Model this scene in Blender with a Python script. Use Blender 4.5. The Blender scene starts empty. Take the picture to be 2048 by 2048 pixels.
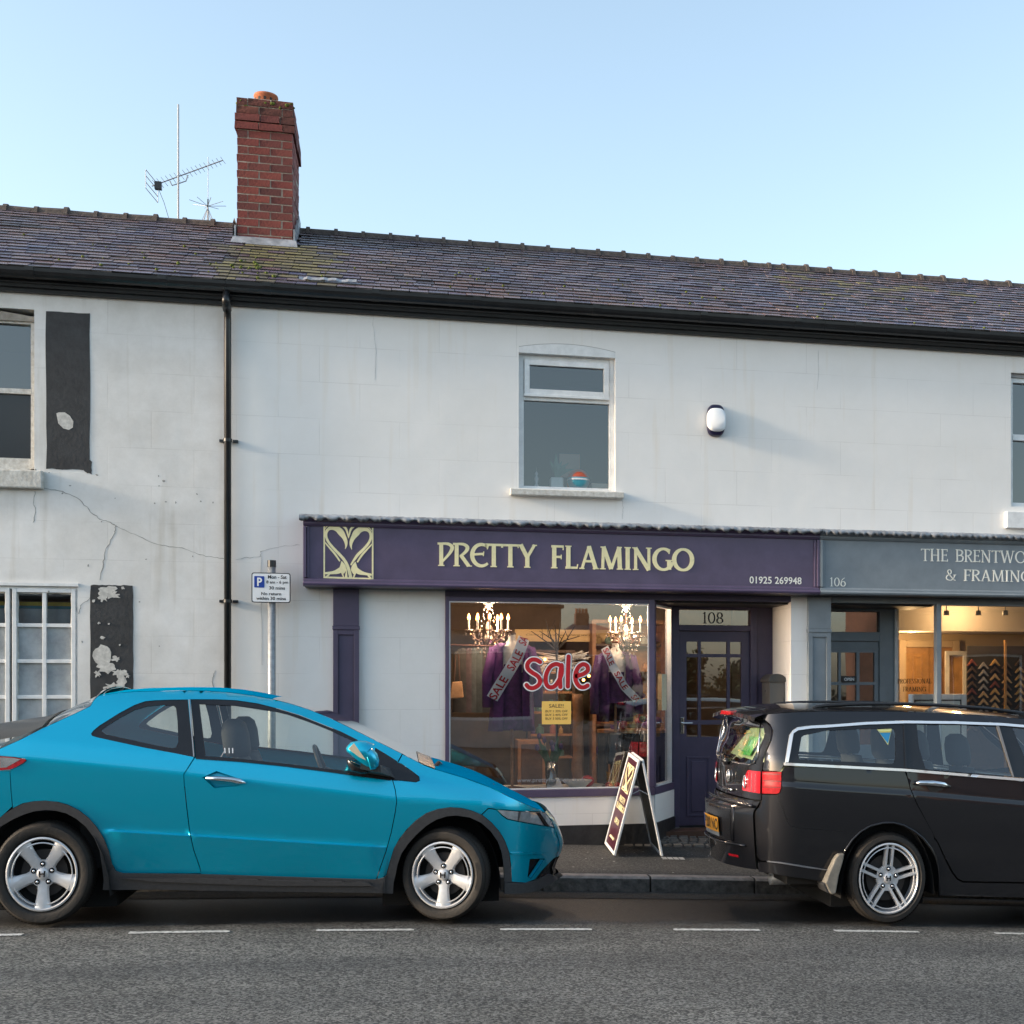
import bpy, bmesh, math, random
from math import sin, cos, pi, sqrt, radians, atan2, exp, floor
from mathutils import Vector, Matrix
from mathutils.geometry import delaunay_2d_cdt
random.seed(11)
SC = bpy.context.scene
COL = SC.collection

# ---------------------------------------------------------------- camera, sky, sun, exposure
FPX, TH, PX0, HOR, DIST, CAMZ = 2650., radians(13.5), 1436., 1370., 12.7, 1.57   # in pixels of the 2048 px photograph
cam = bpy.data.cameras.new('camera'); cam_o = bpy.data.objects.new('camera', cam); COL.objects.link(cam_o)
cam_o.location = (0, -DIST, CAMZ); cam_o.rotation_euler = (radians(90), 0, -TH)
cam.sensor_width = 36; cam.lens = FPX / 2048 * 36
cam.shift_x = (1024 - PX0) / 2048; cam.shift_y = (HOR - 1024) / 2048
cam.clip_start = .1; cam.clip_end = 2000
SC.camera = cam_o

SUN_EL, SUN_AZ = radians(15), radians(-94.5)       # azimuth from +Y towards +X: low in the west, just in front of the wall
W = bpy.data.worlds.new('World'); SC.world = W; W.use_nodes = True
wn = W.node_tree.nodes; wl = W.node_tree.links
bg = wn['Background']; sky = wn.new('ShaderNodeTexSky'); sky.sky_type = 'NISHITA'; sky.sun_disc = False
sky.sun_elevation = SUN_EL; sky.sun_rotation = SUN_AZ
sky.air_density = 1.0; sky.dust_density = 1.6; sky.ozone_density = 1.6; sky.altitude = 0
hs = wn.new('ShaderNodeHueSaturation'); hs.inputs['Hue'].default_value = .488; hs.inputs['Saturation'].default_value = .78; wl.new(sky.outputs[0], hs.inputs['Color']); wl.new(hs.outputs[0], bg.inputs[0]); bg.inputs[1].default_value = .15
sun = bpy.data.lights.new('sun', 'SUN'); sun.energy = 2.0; sun.angle = radians(5); sun.color = (1, .82, .6)
sun_o = bpy.data.objects.new('sun', sun); COL.objects.link(sun_o)
sd = Vector((sin(SUN_AZ) * cos(SUN_EL), cos(SUN_AZ) * cos(SUN_EL), sin(SUN_EL)))
sun_o.rotation_euler = (-sd).to_track_quat('-Z', 'Y').to_euler(); sun_o.location = (-20, -8, 20)
SC.view_settings.view_transform = 'Standard'; SC.view_settings.look = 'None'
SC.view_settings.gamma = 1; SC.view_settings.use_curve_mapping = False
SC.view_settings.exposure = 1.42
SC.cycles.max_bounces = 8; SC.cycles.transparent_max_bounces = 16; SC.cycles.caustics_reflective = False; SC.cycles.caustics_refractive = False

# ---------------------------------------------------------------- where a sight line of the photograph meets an upright plane Y = const
def P(px, py, Y=0.):
    xc = (px - PX0) / FPX; yc = (HOR - py) / FPX; s, c = sin(TH), cos(TH)
    dx = c * xc + s; dy = -s * xc + c; t = (Y + DIST) / dy
    return Vector((dx * t, Y, CAMZ + yc * t))
def Q(X, Y, Z):
    s, c = sin(TH), cos(TH); zc = X * s + (Y + DIST) * c; xc = X * c - (Y + DIST) * s
    return (PX0 + FPX * xc / zc, HOR - FPX * (Z - CAMZ) / zc)
def fx(px, Y=0.): return P(px, 1370, Y).x
def fz(px, py, Y=0.): return P(px, py, Y).z
def roadq(X):
    x = max(-5., min(5., X)); z = -.049 - .0367 * x - .0029 * x * x
    return z + (X - x) * (-.0367 - .0058 * x) * (.35 if abs(X) > 12 else 1) if abs(X) <= 12 else roadq(math.copysign(12, X))
def zroad(X, Y):
    return roadq(X) - (.024 * (Y + 3.7) if Y > -3.7 else 0)
KY = -1.5
def zpav(X, Y): return zroad(X, KY) + .13 + (Y - KY) * .055

# ---------------------------------------------------------------- naming and grouping
def tag(o, label=None, cat=None, group=None, kind=None):
    if label: o['label'] = label
    if cat: o['category'] = cat
    if group: o['group'] = group
    if kind: o['kind'] = kind
    return o
LOC = {}
def thing(name, label, cat, loc=(0, 0, 0), group=None):
    o = bpy.data.objects.new(name, None); COL.objects.link(o); o.location = loc; o.empty_display_size = .2
    LOC[o] = Vector(loc); return tag(o, label, cat, group)
def setparent(o, parent):
    if parent is not None:
        o.parent = parent
        if parent in LOC: o.matrix_parent_inverse = Matrix.Translation(-LOC[parent])
def put(name, me, parent=None, loc=None, rot=None):
    o = bpy.data.objects.new(name, me); COL.objects.link(o)
    if loc is not None: o.location = loc
    if rot is not None: o.rotation_euler = rot
    setparent(o, parent); return o

# ---------------------------------------------------------------- materials
def lin(c):
    return tuple(x / 12.92 if x <= .04045 else ((x + .055) / 1.055) ** 2.4 for x in c)
def rgb(r, g, b): return lin((r / 255, g / 255, b / 255))
def mat(name, col, rough=.5, metal=0., spec=.5, noise=None, bump=None, coat=0., emit=None, coords='Object', rand=None, trans=0.):
    m = bpy.data.materials.new(name); m.use_nodes = True; n = m.node_tree.nodes; l = m.node_tree.links
    b = n['Principled BSDF']; b.inputs['Base Color'].default_value = (*col, 1); b.inputs['Roughness'].default_value = rough
    b.inputs['Metallic'].default_value = metal; b.inputs['Specular IOR Level'].default_value = spec
    if coat: b.inputs['Coat Weight'].default_value = coat; b.inputs['Coat Roughness'].default_value = .03
    if trans: b.inputs['Transmission Weight'].default_value = trans
    if emit: b.inputs['Emission Color'].default_value = (*emit[0], 1); b.inputs['Emission Strength'].default_value = emit[1]
    tc = n.new('ShaderNodeTexCoord'); src = tc.outputs[coords]
    cur = None
    if noise:
        sc, amt = noise[:2]; col2 = noise[2] if len(noise) > 2 else None
        nt = n.new('ShaderNodeTexNoise'); nt.inputs['Scale'].default_value = sc; nt.inputs['Detail'].default_value = 6; nt.inputs['Roughness'].default_value = .65
        l.new(src, nt.inputs['Vector']); cr = n.new('ShaderNodeValToRGB')
        cr.color_ramp.elements[0].position = .3; cr.color_ramp.elements[1].position = .7
        a = col2 or tuple(c * (1 - amt) for c in col); z = col if col2 else tuple(min(1, c * (1 + amt)) for c in col)
        cr.color_ramp.elements[0].color = (*a, 1); cr.color_ramp.elements[1].color = (*z, 1)
        l.new(nt.outputs['Fac'], cr.inputs[0]); cur = cr.outputs[0]
    if rand:
        kind, cols = rand
        if kind == 'object': rv = n.new('ShaderNodeObjectInfo').outputs['Random']
        else: rv = n.new('ShaderNodeNewGeometry').outputs['Random Per Island']
        cr2 = n.new('ShaderNodeValToRGB'); cr2.color_ramp.interpolation = 'LINEAR'
        e = cr2.color_ramp.elements
        while len(e) < len(cols): e.new(.5)
        for i, cc in enumerate(cols): e[i].position = i / (len(cols) - 1); e[i].color = (*cc, 1)
        l.new(rv, cr2.inputs[0])
        if cur is None: cur = cr2.outputs[0]
        else:
            mx = n.new('ShaderNodeMixRGB'); mx.blend_type = 'MULTIPLY'; mx.inputs[0].default_value = 1
            l.new(cur, mx.inputs[1]); l.new(cr2.outputs[0], mx.inputs[2]); cur = mx.outputs[0]
    if cur is not None: l.new(cur, b.inputs['Base Color'])
    if bump:
        bs, st = bump[:2]; nb = n.new('ShaderNodeTexNoise'); nb.inputs['Scale'].default_value = bs; nb.inputs['Detail'].default_value = 5
        l.new(src, nb.inputs['Vector']); bp = n.new('ShaderNodeBump'); bp.inputs['Strength'].default_value = st; bp.inputs['Distance'].default_value = bump[2] if len(bump) > 2 else .01
        l.new(nb.outputs['Fac'], bp.inputs['Height']); l.new(bp.outputs[0], b.inputs['Normal'])
    return m
def glass(name, tint=(.9, .95, .93), gain=1.6, base=.01, rough=0.0, wavy=0):
    m = bpy.data.materials.new(name); m.use_nodes = True; n = m.node_tree.nodes; l = m.node_tree.links
    n.remove(n['Principled BSDF']); out = n['Material Output']
    tr = n.new('ShaderNodeBsdfTransparent'); tr.inputs[0].default_value = (*tint, 1)
    gl = n.new('ShaderNodeBsdfGlossy'); gl.inputs['Roughness'].default_value = rough; gl.inputs['Color'].default_value = (1, 1, 1, 1)
    fr = n.new('ShaderNodeFresnel'); fr.inputs['IOR'].default_value = 1.5
    ma = n.new('ShaderNodeMath'); ma.operation = 'MULTIPLY_ADD'; ma.inputs[1].default_value = gain; ma.inputs[2].default_value = base; ma.use_clamp = True
    l.new(fr.outputs[0], ma.inputs[0]); mx = n.new('ShaderNodeMixShader'); l.new(ma.outputs[0], mx.inputs[0])
    l.new(tr.outputs[0], mx.inputs[1]); l.new(gl.outputs[0], mx.inputs[2]); l.new(mx.outputs[0], out.inputs[0])
    if wavy:
        tc = n.new('ShaderNodeTexCoord'); nz = n.new('ShaderNodeTexNoise'); nz.inputs['Scale'].default_value = 1.3; nz.inputs['Detail'].default_value = 1
        l.new(tc.outputs['Object'], nz.inputs['Vector'])
        bp = n.new('ShaderNodeBump'); bp.inputs['Strength'].default_value = wavy; bp.inputs['Distance'].default_value = .02
        l.new(nz.outputs['Fac'], bp.inputs['Height']); l.new(bp.outputs[0], gl.inputs['Normal']); l.new(bp.outputs[0], fr.inputs['Normal'])
    return m

# ---------------------------------------------------------------- mesh builder
class MB:
    def __init__(s): s.v = []; s.f = []
    def add(s, vs, fs):
        o = len(s.v); s.v += [tuple(v) for v in vs]; s.f += [tuple(i + o for i in f) for f in fs]; return s
    def box(s, x0, x1, y0, y1, z0, z1):
        x0, x1 = min(x0, x1), max(x0, x1); y0, y1 = min(y0, y1), max(y0, y1); z0, z1 = min(z0, z1), max(z0, z1)
        return s.add([(x0, y0, z0), (x1, y0, z0), (x1, y1, z0), (x0, y1, z0), (x0, y0, z1), (x1, y0, z1), (x1, y1, z1), (x0, y1, z1)],
                     [(3, 2, 1, 0), (4, 5, 6, 7), (0, 1, 5, 4), (1, 2, 6, 5), (2, 3, 7, 6), (3, 0, 4, 7)])
    def hexa(s, b, t):   # bottom 4, top 4 points, counter-clockwise from above
        return s.add(list(b) + list(t), [(3, 2, 1, 0), (4, 5, 6, 7), (0, 1, 5, 4), (1, 2, 6, 5), (2, 3, 7, 6), (3, 0, 4, 7)])
    def quad(s, a, b, c, d): return s.add([a, b, c, d], [(0, 1, 2, 3)])
    def prism(s, poly, y0, y1):      # polygon in XZ, extruded along Y
        n = len(poly); ar = sum(poly[i][0] * poly[(i + 1) % n][1] - poly[(i + 1) % n][0] * poly[i][1] for i in range(n))
        if ar < 0: poly = poly[::-1]
        vs = [(x, y0, z) for x, z in poly] + [(x, y1, z) for x, z in poly]
        return s.add(vs, [tuple(range(n)), tuple(range(2 * n - 1, n - 1, -1))] + [(i + n, (i + 1) % n + n, (i + 1) % n, i) for i in range(n)])
    def extr(s, prof, x0, x1):       # profile in YZ, extruded along X
        n = len(prof)
        ar = sum(prof[i][0] * prof[(i + 1) % n][1] - prof[(i + 1) % n][0] * prof[i][1] for i in range(n))
        if ar < 0: prof = prof[::-1]
        vs = [(x0, y, z) for y, z in prof] + [(x1, y, z) for y, z in prof]
        return s.add(vs, [tuple(range(n - 1, -1, -1)), tuple(range(n, 2 * n))] + [(i, (i + 1) % n, (i + 1) % n + n, i + n) for i in range(n)])
    def tube(s, path, r, n=8, cap=True):
        path = [Vector(p) for p in path]; rs = r if isinstance(r, (list, tuple)) else [r] * len(path); rings = []
        up = None; o = len(s.v)
        for i, p in enumerate(path):
            d = (path[min(i + 1, len(path) - 1)] - path[max(i - 1, 0)]).normalized()
            if up is None: up = Vector((0, 0, 1)) if abs(d.z) < .9 else Vector((0, 1, 0))
            a = d.cross(up).normalized(); b = a.cross(d).normalized(); up = b
            s.v += [tuple(p + (a * cos(2 * pi * k / n) + b * sin(2 * pi * k / n)) * rs[i]) for k in range(n)]
        for i in range(len(path) - 1):
            for k in range(n):
                s.f.append((o + i * n + k, o + (i + 1) * n + k, o + (i + 1) * n + (k + 1) % n, o + i * n + (k + 1) % n))
        if cap:
            s.f.append(tuple(o + k for k in range(n))); s.f.append(tuple(o + (len(path) - 1) * n + n - 1 - k for k in range(n)))
        return s
    def lathe(s, prof, c=(0, 0, 0), axis='Z', n=24, closed=False, sx=1.):   # prof: (radius, along axis)
        o = len(s.v); c = Vector(c)
        for r, h in prof:
            for k in range(n):
                a = 2 * pi * k / n
                if axis == 'Z': s.v.append((c.x + r * cos(a) * sx, c.y + r * sin(a), c.z + h))
                elif axis == 'Y': s.v.append((c.x + r * cos(a) * sx, c.y + h, c.z + r * sin(a)))
                else: s.v.append((c.x + h, c.y + r * cos(a), c.z + r * sin(a)))
        m = len(prof)
        for i in range(m - (0 if closed else 1)):
            j = (i + 1) % m
            for k in range(n):
                q = (o + i * n + k, o + i * n + (k + 1) % n, o + j * n + (k + 1) % n, o + j * n + k)
                s.f.append(q if axis != 'Y' else q[::-1])
        return s
    def ball(s, c, rx, ry=None, rz=None, n=12, m=8):
        ry = rx if ry is None else ry; rz = rx if rz is None else rz; o = len(s.v)
        for i in range(m + 1):
            t = pi * i / m
            for k in range(n):
                a = 2 * pi * k / n; s.v.append((c[0] + rx * sin(t) * cos(a), c[1] + ry * sin(t) * sin(a), c[2] - rz * cos(t)))
        for i in range(m):
            for k in range(n): s.f.append((o + i * n + k, o + i * n + (k + 1) % n, o + (i + 1) * n + (k + 1) % n, o + (i + 1) * n + k))
        return s
    def mesh(s, name, m, smooth=False):
        me = bpy.data.meshes.new(name); me.from_pydata(s.v, [], s.f)
        if m: me.materials.append(m)
        if smooth: me.shade_smooth()
        me.validate(); me.update(); return me
    def build(s, name, m, parent=None, smooth=False, bevel=0, loc=None, rot=None, auto=None):
        me = s.mesh(name, m, smooth or bool(auto)); o = put(name, me, parent, loc, rot)
        if auto: me.set_sharp_from_angle(angle=radians(auto))
        if bevel:
            md = o.modifiers.new('bevel', 'BEVEL'); md.width = bevel; md.segments = 2; md.limit_method = 'ANGLE'; md.angle_limit = radians(40); md.harden_normals = False
        return o
def box(name, x0, x1, y0, y1, z0, z1, m, parent=None, bevel=0): return MB().box(x0, x1, y0, y1, z0, z1).build(name, m, parent, bevel=bevel)
def pxpoly(pts, Y): return [(P(x, y, Y).x, P(x, y, Y).z) for x, y in pts]

# slab in XZ with rectangular openings; front at y0, back at y1
def slab(mb, x0, x1, z0, z1, holes, y0, y1):
    xs = sorted({x0, x1, *[min(max(h[0], x0), x1) for h in holes], *[min(max(h[1], x0), x1) for h in holes]})
    zs = sorted({z0, z1, *[min(max(h[2], z0), z1) for h in holes], *[min(max(h[3], z0), z1) for h in holes]})
    solid = {}
    for i in range(len(xs) - 1):
        for k in range(len(zs) - 1):
            cx, cz = (xs[i] + xs[i + 1]) / 2, (zs[k] + zs[k + 1]) / 2
            solid[i, k] = not any(h[0] < cx < h[1] and h[2] < cz < h[3] for h in holes)
    for (i, k), sol in solid.items():
        if not sol: continue
        a, b, c, d = xs[i], xs[i + 1], zs[k], zs[k + 1]
        mb.quad((a, y0, c), (b, y0, c), (b, y0, d), (a, y0, d)); mb.quad((a, y1, d), (b, y1, d), (b, y1, c), (a, y1, c))
        if not solid.get((i - 1, k), False): mb.quad((a, y1, c), (a, y0, c), (a, y0, d), (a, y1, d))
        if not solid.get((i + 1, k), False): mb.quad((b, y0, c), (b, y1, c), (b, y1, d), (b, y0, d))
        if not solid.get((i, k - 1), False): mb.quad((a, y1, c), (b, y1, c), (b, y0, c), (a, y0, c))
        if not solid.get((i, k + 1), False): mb.quad((a, y0, d), (b, y0, d), (b, y1, d), (a, y1, d))
    return mb

# ---------------------------------------------------------------- lettering: stroke glyphs (roman capitals) and plain type
def ribbon(pts, w, capr=0):
    """polyline (x,z) -> outline polygon; w number or per point"""
    n = len(pts); ws = w if isinstance(w, (list, tuple)) else [w] * n; L = []; Rr = []
    for i in range(n):
        a = Vector(pts[max(i - 1, 0)]); b = Vector(pts[min(i + 1, n - 1)]); d = (b - a).normalized(); nn = Vector((-d.y, d.x)); p = Vector(pts[i])
        if 0 < i < n - 1:
            d1 = (p - a).normalized(); d2 = (b - p).normalized(); k = max(.5, d1.dot(d)); 
        else: k = 1
        L.append(p + nn * ws[i] / 2 / k); Rr.append(p - nn * ws[i] / 2 / k)
    quads = []
    for i in range(n - 1): quads.append([tuple(Rr[i]), tuple(Rr[i + 1]), tuple(L[i + 1]), tuple(L[i])])
    return quads, L, Rr
def ribmesh(mb, pts, w, y, depth, tx, round_=False):
    """ribbon extruded from y (back) towards the viewer by depth; tx maps (u,v)->(X,Z)"""
    q, L, Rr = ribbon(pts, w); n = len(pts); ws = w if isinstance(w, (list, tuple)) else [w] * n
    outl = list(Rr)
    if round_:
        for e in range(1, 8):
            d = (Vector(pts[-1]) - Vector(pts[-2])).normalized(); nn = Vector((-d.y, d.x)); a = pi * e / 8
            outl.append(Vector(pts[-1]) - nn * cos(a) * ws[-1] / 2 + d * sin(a) * ws[-1] / 2)
    outl += L[::-1]
    if round_:
        for e in range(1, 8):
            d = (Vector(pts[0]) - Vector(pts[1])).normalized(); nn = Vector((-d.y, d.x)); a = pi * e / 8
            outl.append(Vector(pts[0]) - nn * cos(a) * ws[0] / 2 + d * sin(a) * ws[0] / 2)
    m = len(outl); front = [(*tx(*p), y - depth) for p in outl]; back = [(*tx(*p), y) for p in outl]
    vs = [(a, c, b) for a, b, c in front] + [(a, c, b) for a, b, c in back]
    fs = []
    # faces: strip on the body plus caps as fans
    k = n; idxR = list(range(n)); base = n + (7 if round_ else 0); idxL = [base + n - 1 - i for i in range(n)]
    for i in range(n - 1): fs.append((idxR[i], idxR[i + 1], idxL[i + 1], idxL[i]))
    if round_:
        fs.append(tuple([idxR[-1]] + list(range(n, n + 7)) + [idxL[-1]])); fs.append(tuple([idxL[0]] + list(range(m - 7, m)) + [idxR[0]]))
    for i in range(m): fs.append((i + m, (i + 1) % m + m, (i + 1) % m, i))
    mb.add(vs, fs)
def arc(cx, cy, rx, ry, a0, a1, n=14): return [(cx + rx * cos(radians(a0 + (a1 - a0) * i / n)), cy + ry * sin(radians(a0 + (a1 - a0) * i / n))) for i in range(n + 1)]
def smoothpts(pts, n=5):
    out = []
    for i in range(len(pts) - 1):
        p0, p1, p2, p3 = pts[max(i - 1, 0)], pts[i], pts[i + 1], pts[min(i + 2, len(pts) - 1)]
        for k in range(n):
            t = k / n
            out.append(tuple(.5 * ((2 * p1[j]) + (-p0[j] + p2[j]) * t + (2 * p0[j] - 5 * p1[j] + 4 * p2[j] - p3[j]) * t * t + (-p0[j] + 3 * p1[j] - 3 * p2[j] + p3[j]) * t ** 3) for j in range(len(p1))))
    out.append(tuple(pts[-1])); return out
def SF(x, y, w=.26, t=.05): return ([(x - w / 2, y + (t / 2 if y < .5 else -t / 2)), (x + w / 2, y + (t / 2 if y < .5 else -t / 2))], t)
# glyph: advance, list of (points, width);  B = bold stem, T = thin
def glyphs(B, T):
    g = {}
    g['I'] = (.34, [([(.17, 0), (.17, 1)], B), SF(.17, 0), SF(.17, 1)])
    g['T'] = (.68, [([(.34, 0), (.34, .97)], B), SF(.34, 0), ([(.0, .955), (.68, .955)], T), ([(.02, .84), (.02, .98)], .045), ([(.66, .84), (.66, .98)], .045)])
    g['H'] = (.8, [([(.15, 0), (.15, 1)], B), ([(.65, 0), (.65, 1)], B), ([(.15, .5), (.65, .5)], T), SF(.15, 0), SF(.15, 1), SF(.65, 0), SF(.65, 1)])
    g['E'] = (.6, [([(.15, 0), (.15, 1)], B), ([(.03, .955), (.54, .955)], T), ([(.15, .52), (.46, .52)], T), ([(.03, .045), (.56, .045)], T), ([(.53, .8), (.53, 1)], .045), ([(.55, 0), (.55, .2)], .045), ([(.45, .43), (.45, .61)], .04)])
    g['U'] = (.62, [(arc(.46, .5, .38, .46, 48, 312, 20), [T + (B - T) * sin(pi * i / 20) for i in range(21)]), ([(.12, .52), (.54, .56)], T), ([(.53, .46), (.55, .66)], .045), ([(.69, .76), (.74, .92)], .05)])   # rounded E
    g['F'] = (.56, [([(.15, 0), (.15, 1)], B), ([(.03, .955), (.52, .955)], T), ([(.15, .5), (.44, .5)], T), SF(.15, 0), ([(.51, .8), (.51, 1)], .045), ([(.43, .4), (.43, .6)], .04)])
    g['L'] = (.56, [([(.15, 0), (.15, 1)], B), ([(.03, .045), (.52, .045)], T), SF(.15, 1), ([(.5, 0), (.53, .2)], .045)])
    bowl = [(.15, .955), (.36, .955), (.52, .88), (.57, .76), (.5, .6), (.34, .52), (.15, .5)]
    g['P'] = (.62, [([(.15, 0), (.15, 1)], B), SF(.15, 0), SF(.1, 1, .16), (smoothpts(bowl, 3), [T + (B - T) * .9 * sin(pi * i / 18) for i in range(19)])])
    g['R'] = (.68, g['P'][1] + [([(.3, .5), (.62, .02)], B * .9), SF(.64, 0, .2)])
    bl = [(.15, .52), (.4, .52), (.58, .44), (.62, .27), (.54, .1), (.38, .045), (.15, .045)]
    g['B'] = (.66, g['P'][1] + [(smoothpts(bl, 3), [T + (B - T) * .9 * sin(pi * i / 18) for i in range(19)]), ([(.03, .03), (.3, .03)], .05)])
    g['N'] = (.84, [([(.15, 0), (.15, 1)], T * 1.2), ([(.13, .98), (.7, .0)], B), ([(.7, 0), (.7, 1)], T * 1.2), SF(.15, 0, .24), SF(.1, 1, .18), SF(.7, 1, .24)])
    g['M'] = (1., [([(.15, 0), (.18, 1)], T * 1.2), ([(.18, 1), (.5, .02)], B), ([(.5, .02), (.82, 1)], T * 1.2), ([(.82, 1), (.86, 0)], B), SF(.15, 0, .24), SF(.86, 0, .26), SF(.13, 1, .14), SF(.87, 1, .14)])
    g['A'] = (.82, [([(.13, 0), (.42, 1)], T * 1.1), ([(.41, 1), (.7, 0)], B), ([(.22, .34), (.6, .34)], T), SF(.13, 0, .22), SF(.7, 0, .25)])
    g['Y'] = (.72, [([(.08, 1), (.36, .45)], B), ([(.66, 1), (.36, .45)], T * 1.2), ([(.36, 0), (.36, .47)], B), SF(.36, 0), SF(.08, 1, .22), SF(.66, 1, .2)])
    g['O'] = (.92, [(arc(.46, .5, .38, .46, 0, 360, 28), [T * 1.1 + (B - T) * abs(cos(2 * pi * i / 28)) for i in range(29)])])
    g['G'] = (.82, [(arc(.46, .5, .38, .46, 50, 345, 22), [T * 1.1 + (B - T) * abs(cos(radians(50 + 295 * i / 22))) for i in range(23)]), ([(.7, .04), (.7, .45)], B), ([(.55, .45), (.82, .45)], .05), ([(.69, .74), (.72, .95)], .05)])
    g['S'] = (.56, [(smoothpts([(.48, .82), (.38, .94), (.24, .95), (.12, .85), (.12, .7), (.24, .58), (.38, .47), (.48, .32), (.44, .14), (.3, .045), (.16, .06), (.07, .18)], 3), [T + (B - T) * sin(pi * i / 33) for i in range(34)])])
    g['W'] = (1.14, [([(.08, 1), (.34, .0)], B), ([(.34, 0), (.56, .98)], T * 1.1), ([(.55, 1), (.8, 0)], B), ([(.8, 0), (1.04, 1)], T * 1.1), SF(.08, 1, .22), SF(.56, 1, .2), SF(1.05, 1, .2)])
    g['&'] = (.86, [(smoothpts([(.76, .48), (.62, .14), (.4, .03), (.16, .1), (.1, .28), (.22, .46), (.44, .62), (.48, .82), (.36, .95), (.22, .86), (.26, .66), (.5, .3), (.7, .06), (.82, .04)], 3), T * 1.3), ([(.64, .5), (.86, .5)], .05)])
    g['1'] = (.42, [([(.22, 0), (.22, 1)], B * .9), SF(.22, 0, .3), ([(.06, .84), (.24, .97)], T)])
    g['0'] = (.62, [(arc(.31, .5, .24, .46, 0, 360, 24), [T + (B - T) * abs(cos(2 * pi * i / 24)) for i in range(25)])])
    g['6'] = (.62, [(arc(.31, .3, .23, .27, 0, 360, 20), [T + (B - T) * abs(cos(2 * pi * i / 20)) for i in range(21)]), (smoothpts([(.09, .34), (.14, .62), (.3, .86), (.48, .97)], 4), T)])
    g['8'] = (.62, [(arc(.31, .26, .23, .22, 0, 360, 20), [T + (B - T) * abs(cos(2 * pi * i / 20)) for i in range(21)]), (arc(.31, .72, .19, .23, 0, 360, 20), [T + (B - T) * .8 * abs(cos(2 * pi * i / 20)) for i in range(21)])])
    g[' '] = (.5, [])
    return g
G_BOLD = glyphs(.17, .1); G_ROM = glyphs(.115, .055)
# the fascia's own P and R with the open diagonal bowl
for gl in (G_BOLD,):
    gl['P'] = (.62, [([(.15, 0), (.15, 1)], .16), SF(.15, 0), ([(.0, .955), (.2, .955)], .09), (smoothpts([(.15, .955), (.42, .95), (.58, .84), (.56, .68), (.42, .46), (.2, .2)], 3), [.09, .1, .11, .12, .13, .14, .15, .15, .15, .14, .13, .12, .11, .1, .09, .09])])
    gl['R'] = (.7, [([(.15, 0), (.15, 1)], .16), SF(.15, 0), ([(.0, .955), (.2, .955)], .09), (smoothpts([(.15, .955), (.42, .95), (.58, .84), (.55, .68), (.38, .5), (.28, .44)], 3), [.09, .1, .11, .12, .13, .14, .15, .15, .15, .14, .13, .12, .11, .1, .09, .09]), ([(.32, .48), (.64, .02)], .15), SF(.66, 0, .22)])
def serif(name, text, x0, x1, z0, z1, y, m, parent, G=G_ROM, depth=.004, gap=.04):
    adv = 0
    for ch in text: adv += G[ch][0] + gap
    adv -= gap; sx = (x1 - x0) / adv; sz = z1 - z0; mb = MB(); u = 0; k = 0
    for ch in text:
        for pts, w in G[ch][1]:
            # the stroke's width is kept in the scaled frame
            ribmesh(mb, pts, w, y, depth + .0003 * (k % 7), lambda a, b, u=u: (x0 + (u + a) * sx, z0 + b * sz)); k += 1
        u += G[ch][0] + gap
    return mb.build(name, m, parent)
def typ(name, text, x0, x1, z0, z1, y, m, parent, depth=.002, rot=None, shear=0., bold=0.):
    """plain type from Blender's built-in face, fitted to a rectangle on a wall facing -Y"""
    c = bpy.data.curves.new('type', 'FONT'); c.body = text; c.resolution_u = 3; c.shear = shear; c.offset = bold
    t = bpy.data.objects.new('type', c); COL.objects.link(t)
    dg = bpy.context.evaluated_depsgraph_get(); me = bpy.data.meshes.new_from_object(t.evaluated_get(dg))
    bpy.data.objects.remove(t); bpy.data.curves.remove(c)
    xs = [v.co.x for v in me.vertices]; ys = [v.co.y for v in me.vertices]; ax, bx, ay, by = min(xs), max(xs), min(ys), max(ys)
    for v in me.vertices:
        v.co = ((v.co.x - ax) / (bx - ax) * (x1 - x0) + x0, y - depth, (v.co.y - ay) / (by - ay) * (z1 - z0) + z0)
    me.materials.clear(); me.materials.append(m)
    return put(name, me, parent)
def roadq(X):
    x = max(-5., min(5., X)); return -.049 - .0367 * x - .0029 * x * x + (X - x) * (-.0367 - .0058 * x)

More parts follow.
